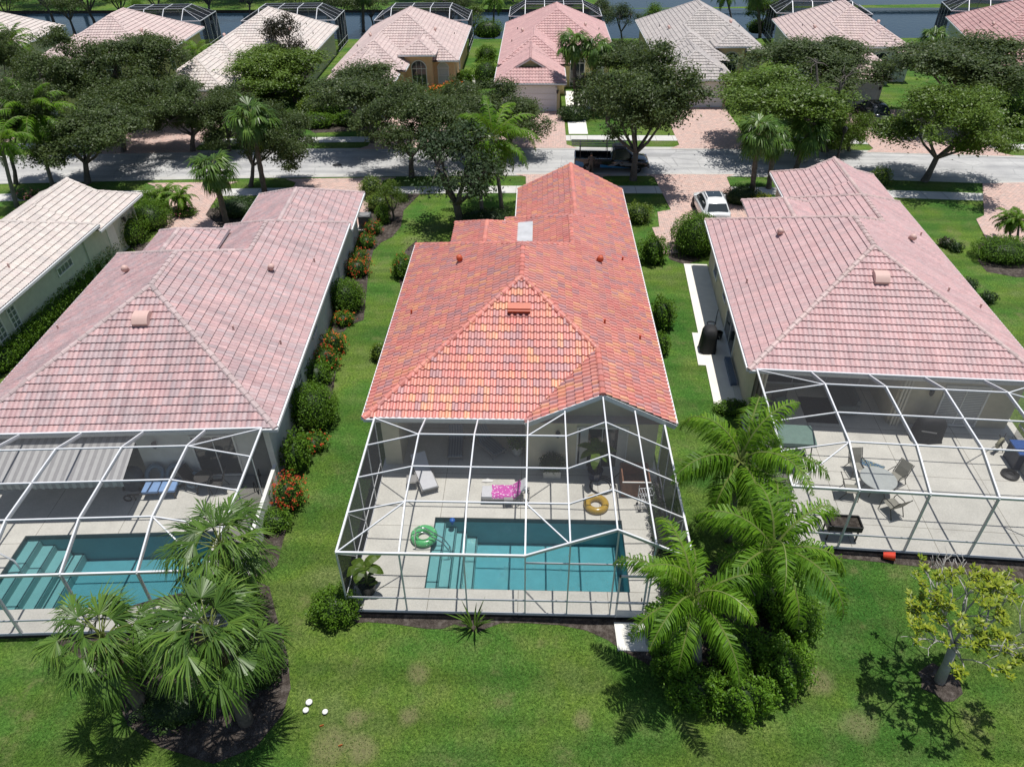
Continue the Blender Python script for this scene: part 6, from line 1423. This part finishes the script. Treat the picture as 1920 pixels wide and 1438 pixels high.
tag(MB().box((0, 0, .008), (1.6, 1.9, .012)).build('rug', mat('dark_rug', (.035, .035, .04), .95, .2), loc=wR(3.9, 1.2), rz=aR), 'dark rug on the shaded patio floor of the right house', 'rug')
e = empty('storage_bin', wR(11.15, -1.75), aR, 'dark storage bin with a bright blue lid at the right edge of the patio', 'bin'); MB().box((0, 0, .4), (.7, .9, .8)).build('body', mat('navy_plastic', (.02, .03, .06), .5, .2), e, bev=.03); MB().box((0, 0, .83), (.76, .96, .08)).build('lid', mat('blue_lid', (.03, .09, .30), .4, .1), e, bev=.02)
e = empty('deck_box', wR(11.4, -2.9), aR, 'long grey deck box cut by the right edge of the picture', 'storage box'); MB().box((0, 0, .32), (.65, 1.4, .6)).build('body', mat('grey_resin', (.30, .30, .29), .6, .08), e, bev=.02); MB().box((0, 0, .65), (.7, 1.45, .06)).build('lid', mat('grey_resin_lid', (.36, .36, .35), .6, .08), e, bev=.02)
e = empty('hose_reel', wR(10.6, -1.1), aR+.4, 'hose reel cart with a pale coiled hose by the blue lidded bin', 'hose reel'); o = MB().torus(.2, .07, 20, 8).build('hose', mat('olive_hose', (.30, .28, .18), .6, .1), e, loc=(0, 0, .5)); o.rotation_euler = (PI/2, 0, .3)
b = MB(); b.bar((-.25, -.15, 0), (.25, .1, .9), .03, .03); b.bar((.25, -.15, 0), (-.1, .1, .9), .03, .03); b.bar((-.25, 0, .5), (.25, 0, .5), .03, .03); b.build('frame', M['dkmetal'], e)
P = wR(10.55, -2.55); o = MB().lathe([(.02, 0), (.34, 0), (.34, .10), (.16, .14), (.14, .1), (.02, .1)], 20).build('umbrella_base', M['black'], loc=P); tag(o, 'round black umbrella base on the deck beside the grey deck box', 'umbrella base')
# bucket lying on its side
b = MB(); b.lathe([(.02, 0), (.125, 0), (.155, .36), (.165, .365), (.165, .385), (.145, .385), (.115, .02), (.02, .02)], 20)
P = G(1660, 1046); o = b.build('bucket', mat('red_bucket', (.62, .05, .02), .4, .08), loc=(P.x-.12, P.y, GZ+.16), smooth=False); o.rotation_euler = (0, 1.35, -.35); tag(o, 'red orange bucket tipped over on the mulch by the right cage', 'bucket')
# right side yard
a_ = R(R_DEG)
slab('side_patio', [tuple(wR(x, y).xy) for x, y in ((-.85, 1.3), (-.85, 4.45), (-1.22, 4.45), (-1.22, 7.45), (-.9, 7.45), (-.9, 15.4), (.52, 15.4), (.52, 1.3))], mat('side_patio_concrete', (.74, .71, .64), .8, .06, 2), GZ+.06)
e = grill('tall black covered smoker on the narrow side patio', wR(-.62, 5.9, GZ+.06), aR+PI/2, M['cover'], .95, .8, 1.35, False); e.name = 'covered_smoker'
P = wR(-.1, 8.4, GZ+.09); tag(MB().tube(hoop(.22, (0, 0, 0), 14)+[(.3, .3, 0), (.45, .8, .1), (.5, .9, .35)], .02, 6).build('garden_hose', M['black'], loc=P), 'loop of black hose on the side patio near the wall', 'hose')
o = MB().lathe([(.02, 0), (.17, 0), (.2, .38), (.17, .38), (.15, .05), (.02, .05)], 18).build('flower_pot', M['black'], loc=wR(.08, 7.0, GZ+.06)); tag(o, 'black round pot beside the covered smoker on the side patio', 'pot')
BL = mat('blue_grey_panel', (.12, .16, .24), .35, .1, 4, metal=.3)
o = MB().box((0, 0, .1), (.28, 2.2, .2)).build('rolled_shutter', BL, loc=wR(.25, 3.9, GZ+.06), rz=aR); tag(o, 'long blue grey metal channel lying against the side wall', 'metal channel')
# air conditioner of the left house
P = G(684, 428); e = empty('air_conditioner', (P.x+.1, P.y, GZ), aL, 'grey boxy air conditioner beside the garage of the rose roofed house', 'air conditioner'); MB().box((0, 0, .05), (1.1, 1.0, .1)).build('base_slab', M['pad'], e); MB().box((0, 0, .55), (.8, .8, .9)).build('cabinet', mat('ac_grey', (.10, .105, .11), .6, .15, 30), e, bev=.03)
MB().lathe([(.05, 1.0), (.34, 1.0), (.34, 1.025), (.05, 1.04)], 20).build('fan_grille', M['grey'], e)
# white plates of fungus on the lawn, irrigation flags
for u, v, s, lab in ((580, 1318, 1.0, 'largest of the three white mushroom caps on the lawn'), (574, 1333, .9, 'split white mushroom cap on the lawn, nearest the palm bed'), (610, 1336, .85, 'white mushroom cap standing apart at right of the other two')):
    P = G(u, v); e = empty('mushroom', (P.x, P.y, GZ), u, lab, 'mushroom', 'white mushrooms on the lawn')
    MB().lathe([(.02, .10), (.07, .10), (.11, .075), (.095, .06), (.02, .06)], 14, sx=s, sy=s).build('cap', M['shade'] if False else mat('mushroom_white', (.80, .79, .76), .8, .05), e, smooth=True); MB().lathe([(.02, 0), (.025, .08)], 8).build('stem', mat('mushroom_white', (.80, .79, .76)), e)
for u, v, lab in ((602, 1370, 'small orange marker flag on the lawn, nearest the mushrooms'), (637, 1407, 'small orange marker flag at the bottom edge of the lawn')):
    P = G(u, v); e = empty('marker_flag', (P.x, P.y, GZ), .4, lab, 'marker flag', 'orange flags on the lawn'); MB().tube([(0, 0, 0), (0, 0, .3)], .006, 5).build('stake', M['dkmetal'], e); MB().box((.06, 0, .26), (.12, .008, .08)).build('flag', mat('orange_flag', (.75, .16, .04), .7), e)

# ------------------------------------------------------------------ street lamp, trash bin
P = G(1569, 302); Tp = AtY(1584, 240, P.y); e = empty('street_lamp', (P.x, P.y, GZ), 0, 'slender black street lamp post behind the pale pink garage roof', 'street lamp')
h_ = Tp.z-GZ
MB().lathe([(.02, 0), (.13, 0), (.12, .5), (.06, .6), (.05, h_-.5), (.07, h_-.45), (.02, h_-.4)], 12).build('post', M['black'], e); MB().lathe([(.05, h_-.42), (.16, h_-.36), (.2, h_-.02), (.24, h_), (.02, h_+.16)], 10).build('lantern', M['black'], e)
P = G(274, 222); o = empty('trash_bin', (P.x, P.y, GZ), .2, 'dark lidded trash bin standing behind the oaks at upper left', 'trash bin'); MB().box((0, 0, .5), (.55, .6, 1.0)).build('body', M['black'], o, bev=.03); MB().box((0, 0, 1.03), (.6, .66, .07)).build('lid', M['grey'], o, bev=.02)

# ------------------------------------------------------------------ vehicles
def paint(name, c, rough=.25, metal=.0): return mat(name, c, rough, .02, 3, metal, .5, .8)
def loft(b, secs, cap=True):
    k = len(secs[0]); vs = [p for s in secs for p in s]
    fs = [(i*k+j, (i+1)*k+j, (i+1)*k+j+1, i*k+j+1) for i in range(len(secs)-1) for j in range(k-1)]
    if cap: fs += [tuple(range(k)), tuple(range((len(secs)-1)*k, len(secs)*k))[::-1]]
    b.add(vs, fs); return b
def sect(x, w, zb, zt, crown=.03, n=7):        # closed half-ring across the car: left sill, side, shoulder, top, right
    return [(x, -w*.93, zb), (x, -w, zb+.18), (x, -w, zt-.22), (x, -w*.95, zt-.05), (x, -w*.6, zt), (x, 0, zt+crown), (x, w*.6, zt), (x, w*.95, zt-.05), (x, w, zt-.22), (x, w, zb+.18), (x, w*.93, zb)]
def wheel_set(e, L_, w, r, xs):
    for x in xs:
        for s in (-1, 1):
            t = MB().lathe([(r*.6, -.11), (r*.95, -.11), (r, -.07), (r, .07), (r*.95, .11), (r*.6, .11)], 24).build('wheel', M['rubber'], e, loc=(x, s*(w-.10), r)); t.rotation_euler = (PI/2, 0, 0)
            q = MB(); q.lathe([(.03, .085), (r*.62, .07), (r*.64, .10), (.03, .115)], 20)
            for k in range(5): q.bar((0, 0, .12), (r*.58*math.cos(k*1.257), r*.58*math.sin(k*1.257), .11), .06, .03)
            rim = q.build('rim', M['grey'], t); rim.rotation_euler = (0, 0, 0)
            if s > 0: rim.rotation_euler = (PI, 0, 0)
def suv(name, label, loc, rz, pm, sunroof=True):
    """nose along +x, 4.7 m long; a hatchback crossover"""
    e = empty(name, loc, rz, label, 'car'); w = .93
    b = MB(); loft(b, [sect(-2.32, .74, .42, .92), sect(-2.25, .84, .34, 1.04), sect(-1.9, w, .28, 1.06), sect(-.8, w, .25, 1.04), sect(.5, w, .25, 1.02), sect(1.15, w, .26, .98), sect(1.8, w*.97, .28, .90), sect(2.2, .82, .33, .80), sect(2.35, .64, .42, .68)])
    b.build('body', pm, e, smooth=True)
    def gs(x, wb, wt, zb, zt): return [(x, -wb, zb), (x, -(wb+wt)/2, (zb+zt)/2), (x, -wt, zt-.05), (x, -wt*.85, zt), (x, 0, zt+.03), (x, wt*.85, zt), (x, wt, zt-.05), (x, (wb+wt)/2, (zb+zt)/2), (x, wb, zb)]
    roof = MB(); S = [gs(-2.02, .84, .74, .98, 1.02), gs(-1.5, .86, .66, .98, 1.50), gs(-1.0, .87, .66, .98, 1.60), gs(-.1, .87, .67, .98, 1.63), gs(.35, .87, .66, .98, 1.58), gs(1.25, .86, .78, .95, 1.0)]
    loft(roof, S); roof.build('cabin', pm, e, smooth=True)
    k = 1.012
    def side(s): MB().add([(-1.55, s*.855*k, 1.06), (.95, s*.865*k, 1.05), (.33, s*.715*k, 1.48), (-.2, s*.705*k, 1.52), (-1.0, s*.70*k, 1.50), (-1.45, s*.72*k, 1.36)], [(0, 1, 2, 3, 4, 5)]).build('side_window', M['glass'], e)
    side(1); side(-1)
    MB().add([(-2.0, -.70, 1.10), (-2.0, .70, 1.10), (-1.56, .58, 1.475), (-1.56, -.58, 1.475)], [(0, 1, 2, 3)]).build('rear_window', M['glass'], e)
    MB().add([(1.22, -.72, 1.06), (1.22, .72, 1.06), (.42, .60, 1.56), (.42, -.60, 1.56)], [(0, 1, 2, 3)]).build('windscreen', M['glass'], e)
    if sunroof: MB().add([(-.75, -.48, 1.665), (-.75, .48, 1.665), (.22, .48, 1.655), (.22, -.48, 1.655)], [(0, 3, 2, 1)]).build('sunroof', M['glass'], e)
    for s in (-.6, .6): MB().bar((-1.1, s, 1.655), (.2, s, 1.665), .035, .035).build('roof_rail', M['grey'], e)
    for s in (-1, 1):
        MB().box((.78, s*1.0, 1.08), (.13, .2, .13)).build('mirror', pm, e, bev=.03)
        MB().box((-2.2, s*.66, .93), (.10, .36, .13)).build('tail_light', mat('tail_red', (.25, .01, .01), .3), e, bev=.02); MB().box((2.15, s*.62, .70), (.16, .3, .10)).build('headlight', M['chrome'], e, bev=.02)
    MB().box((-2.3, 0, .42), (.12, 1.4, .16)).build('bumper', M['black'], e, bev=.03); MB().box((-2.32, 0, .72), (.03, .5, .12)).build('licence_plate', M['trim'], e)
    wheel_set(e, 4.7, w, .36, (-1.42, 1.45)); return e
PW = G(1301, 390); suv('parked_car', 'white hatchback car with a dark sunroof parked on the pink pavers', (PW.x+.86, PW.y-1.30, DZ), PI/2+R(1), paint('white_car_paint', (.78, .80, .80)))
PD = G(1646, 238); suv('parked_car', 'dark grey car parked nose in on the far pink driveway under the oaks', (PD.x+.05, PD.y+2.25, DZ), PI/2+R(5), paint('dark_grey_car_paint', (.045, .05, .065), .22, .5))
def truck(loc, rz):
    e = empty('pickup_truck', loc, rz, 'black pickup truck with blue flashes and ladders on its rack, parked on the street', 'pickup truck'); w = .98; pm = paint('black_truck_paint', (.010, .011, .013), .2)
    b = MB(); loft(b, [sect(.0, w, .42, 1.10), sect(1.2, w, .42, 1.12), sect(1.75, w, .42, 1.12), sect(2.5, w*.98, .45, 1.04), sect(2.8, .86, .5, .94), sect(2.9, .7, .55, .8)]); b.build('body', pm, e, smooth=True)
    bed_ = MB()
    for s in (-1, 1): bed_.box((-1.45, s*(w-.06), .78), (2.9, .12, .72)); 
    bed_.box((-1.45, 0, .55), (2.9, 1.8, .08)); bed_.box((-.03, 0, .8), (.06, 1.8, .7)); bed_.build('bed', pm, e, bev=.02)
    MB().box((-2.88, 0, .80), (.07, 1.84, .66)).build('tailgate', mat('silver_tailgate', (.45, .46, .48), .35, .05), e, bev=.015)
    cab = MB()
    def gs(x, wb, wt, zb, zt): return [(x, -wb, zb), (x, -wt, zt-.06), (x, -wt*.85, zt), (x, wt*.85, zt), (x, wt, zt-.06), (x, wb, zb)]
    loft(cab, [gs(.02, .92, .80, 1.05, 1.74), gs(.2, .93, .78, 1.05, 1.86), gs(1.1, .93, .78, 1.05, 1.87), gs(1.95, .92, .86, 1.05, 1.15)]); cab.build('cabin', pm, e)
    for s in (-1, 1): MB().add([(.18, s*.915, 1.18), (1.72, s*.925, 1.18), (1.12, s*.815, 1.74), (.25, s*.81, 1.74)], [(0, 1, 2, 3)]).build('side_window', M['glass'], e)
    TQ = mat('blue_wrap', (.02, .16, .36), .3, .1); TL = mat('light_blue_decal', (.22, .55, .70), .4, .2, 9)
    MB().add([(1.86, -.72, 1.22), (1.86, .72, 1.22), (1.2, .62, 1.83), (1.2, -.62, 1.83)], [(0, 1, 2, 3)]).build('windscreen', mat('blue_screen_shade', (.03, .22, .38), .2, .2), e)
    MB().add([(.0, .55, 1.30), (.0, .25, 1.30), (.0, .25, 1.62), (.0, .55, 1.62)], [(0, 1, 2, 3)]).build('rear_decal', TL, e, loc=(-.012, 0, 0))
    sd = -w-.004                                             # side towards the camera
    MB().add([(-2.85, sd-.01, .5), (-2.1, sd-.01, .5), (-2.25, sd-.01, .85), (-2.85, sd-.01, .98)], [(0, 1, 2, 3)]).build('side_flash', TQ, e); MB().add([(-.9, sd-.01, .46), (1.5, sd-.01, .46), (.6, sd-.01, .54), (-.9, sd-.01, .70)], [(0, 1, 2, 3)]).build('side_flash', TQ, e)
    lg = MB(); y = sd-.02
    for a in ([(-.1, .60), (.55, .98), (.95, .66), (.72, .62), (.55, .80), (.2, .60)], [(.8, .74), (.95, .92), (1.7, .80), (1.5, .62), (1.1, .60)], [(-.35, .60), (.0, .74), (.1, .70), (-.2, .58)]): lg.add([(px, y, pz) for px, pz in a], [tuple(range(len(a)))])
    lg.build('mountain_logo', mat('logo_grey', (.22, .22, .23), .5, .1), e)
    tx = MB()
    for k, x in enumerate((-.95, -.8, -.68, -.55, -.43, -.3)): tx.box((x, -w+.03, 1.148), (.09, .07, .012))
    tx.build('white_lettering', M['trim'], e)
    rk = MB()
    for x in (-2.5, -.4):
        for s in (-1, 1): rk.bar((x, s*.9, 1.1), (x, s*.8, 2.0), .05, .05)
        rk.bar((x, -.85, 2.0), (x, .85, 2.0), .06, .05)
    for s in (-.8, .8): rk.bar((-2.6, s, 2.02), (1.3, s, 2.02), .05, .05)
    rk.build('ladder_rack', M['black'], e)
    for s in (-1, 1):
        MB().box((2.72, s*.72, .86), (.2, .3, .18)).build('headlight', M['chrome'], e, bev=.03); MB().box((-2.9, s*.88, .86), (.06, .12, .36)).build('tail_light', mat('tail_red', (.25, .01, .01), .3), e); MB().box((1.55, s*1.08, 1.25), (.14, .24, .2)).build('mirror', pm, e, bev=.03)
    MB().box((2.9, 0, .5), (.14, 1.7, .22)).build('bumper', M['grey'], e, bev=.04)
    wheel_set(e, 5.8, w+.02, .40, (-1.85, 1.95))
    sp = MB().torus(.26, .11, 22, 10).build('spare_tyre', M['rubber'], e, loc=(-1.5, .25, .72)); return e
PT = G(1146, 322); TA = R(-2); truck((5.95, 57.35, GZ+.02), TA)
for k, (dy, dz, lab) in enumerate(((-.45, 2.10, 'aluminium ladder on the truck rack, side nearer the camera'), (.35, 2.10, 'aluminium ladder on the truck rack, far side'))):
    l_ = MB()
    for s in (-.2, .2): l_.bar((-2.3, s, 0), (2.0, s, 0), .035, .08)
    for i in range(14): l_.bar((-2.2+.31*i, -.2, 0), (-2.2+.31*i, .2, 0), .035, .035)
    o = l_.build('ladder', M['frame_grey'], loc=(5.95-.9, 57.35+dy, GZ+.02+dz), rz=TA); tag(o, lab, 'ladder', 'ladders on the pickup')

# ------------------------------------------------------------------ the person at the truck bed
def person(loc, rz):
    vs = [(0, 0, .96), (0, .0, 1.18), (0, .02, 1.40), (0, .03, 1.50), (0, .05, 1.60), (0, .06, 1.70),
          (-.10, 0, .92), (-.11, .02, .50), (-.12, -.01, .08), (-.12, .12, .04), (.10, 0, .92), (.12, .04, .50), (.13, .0, .08), (.13, .13, .04),
          (-.19, .02, 1.42), (-.24, .10, 1.18), (-.20, .32, 1.14), (-.19, .40, 1.15), (.19, .02, 1.42), (.25, .08, 1.16), (.19, .30, 1.10), (.18, .38, 1.11)]
    ed = [(0, 1), (1, 2), (2, 3), (3, 4), (4, 5), (0, 6), (6, 7), (7, 8), (8, 9), (0, 10), (10, 11), (11, 12), (12, 13), (2, 14), (14, 15), (15, 16), (16, 17), (2, 18), (18, 19), (19, 20), (20, 21)]
    rd = [.15, .14, .16, .06, .095, .085, .10, .07, .05, .04, .10, .07, .05, .04, .07, .05, .035, .03, .07, .05, .035, .03]
    me = bpy.data.meshes.new('tmp'); me.from_pydata(vs, ed, []); o = bpy.data.objects.new('tmp', me); COL.objects.link(o)
    o.modifiers.new('s', 'SKIN'); sv = me.skin_vertices[0].data
    for i, r in enumerate(rd): sv[i].radius = (r, r*(.75 if i in (0, 1, 2) else 1))
    sv[0].use_root = True; o.modifiers.new('u', 'SUBSURF').levels = 2
    dg = bpy.context.evaluated_depsgraph_get(); me2 = bpy.data.meshes.new_from_object(o.evaluated_get(dg)); bpy.data.objects.remove(o)
    e = empty('person', loc, rz, 'person in grey brown clothes and a dark cap leaning on the truck bed', 'person')
    me2.materials.clear()
    for m_ in (mat('skin', (.36, .20, .13), .6, .05), mat('grey_brown_shirt', (.12, .10, .09), .85, .15), mat('work_trousers', (.10, .09, .08), .9, .15), M['black']): me2.materials.append(m_)
    for p in me2.polygons:
        c = p.center; p.use_smooth = True
        p.material_index = 3 if c.z < .12 else 2 if c.z < .98 and abs(c.x) < .23 and c.y < .25 else 1 if c.z < 1.50 and c.y < .24 else 0
    bd = bpy.data.objects.new('body', me2); COL.objects.link(bd); bd.parent = e
    b = MB()
    for s in (-1, 1):
        for k in range(4): b.tube([(s*.19+(k-1.5)*.018, .40, 1.15), (s*.19+(k-1.5)*.02, .45, 1.145), (s*.19+(k-1.5)*.02, .475-.01*abs(k-1.5), 1.12)], .009, 5)
        b.tube([(s*.16, .385, 1.14), (s*.135, .42, 1.13)], .011, 5)
    b.build('fingers', mat('skin', (.36, .20, .13)), e, smooth=True)
    b = MB(); b.tube([(0, .145, 1.655), (0, .165, 1.64)], [.012, .016], 6)
    for s in (-1, 1): b.lathe([(.004, -.03), (.02, 0), (.004, .03)], 6, (s*.092, .055, 1.65), .6, 1)
    b.build('nose_and_ears', mat('skin', (.36, .20, .13)), e)
    b = MB()
    for s in (-1, 1): b.lathe([(.002, -.008), (.01, 0), (.002, .008)], 6, (s*.034, .148, 1.672))
    b.build('eyes', M['black'], e); MB().box((0, .146, 1.60), (.045, .012, .008)).build('mouth', mat('lips', (.25, .10, .08), .6), e)
    b = MB(); b.lathe([(.105, 1.68), (.108, 1.72), (.085, 1.78), (.03, 1.805), (.01, 1.805)], 14, (0, .05, 0)); b.box((0, .19, 1.695), (.15, .12, .015)); b.build('cap', M['cover'], e, smooth=True)
    b = MB(); b.lathe([(.09, 1.60), (.103, 1.66), (.104, 1.70)], 12, (0, .035, 0)); b.build('hair', M['dkmetal'], e, smooth=True)
PP = AtY(1108, 312, 56.02); person((PP.x, 55.95, GZ+.03), 0)
# utility marks of the lawn: green box cover seen by the sidewalk
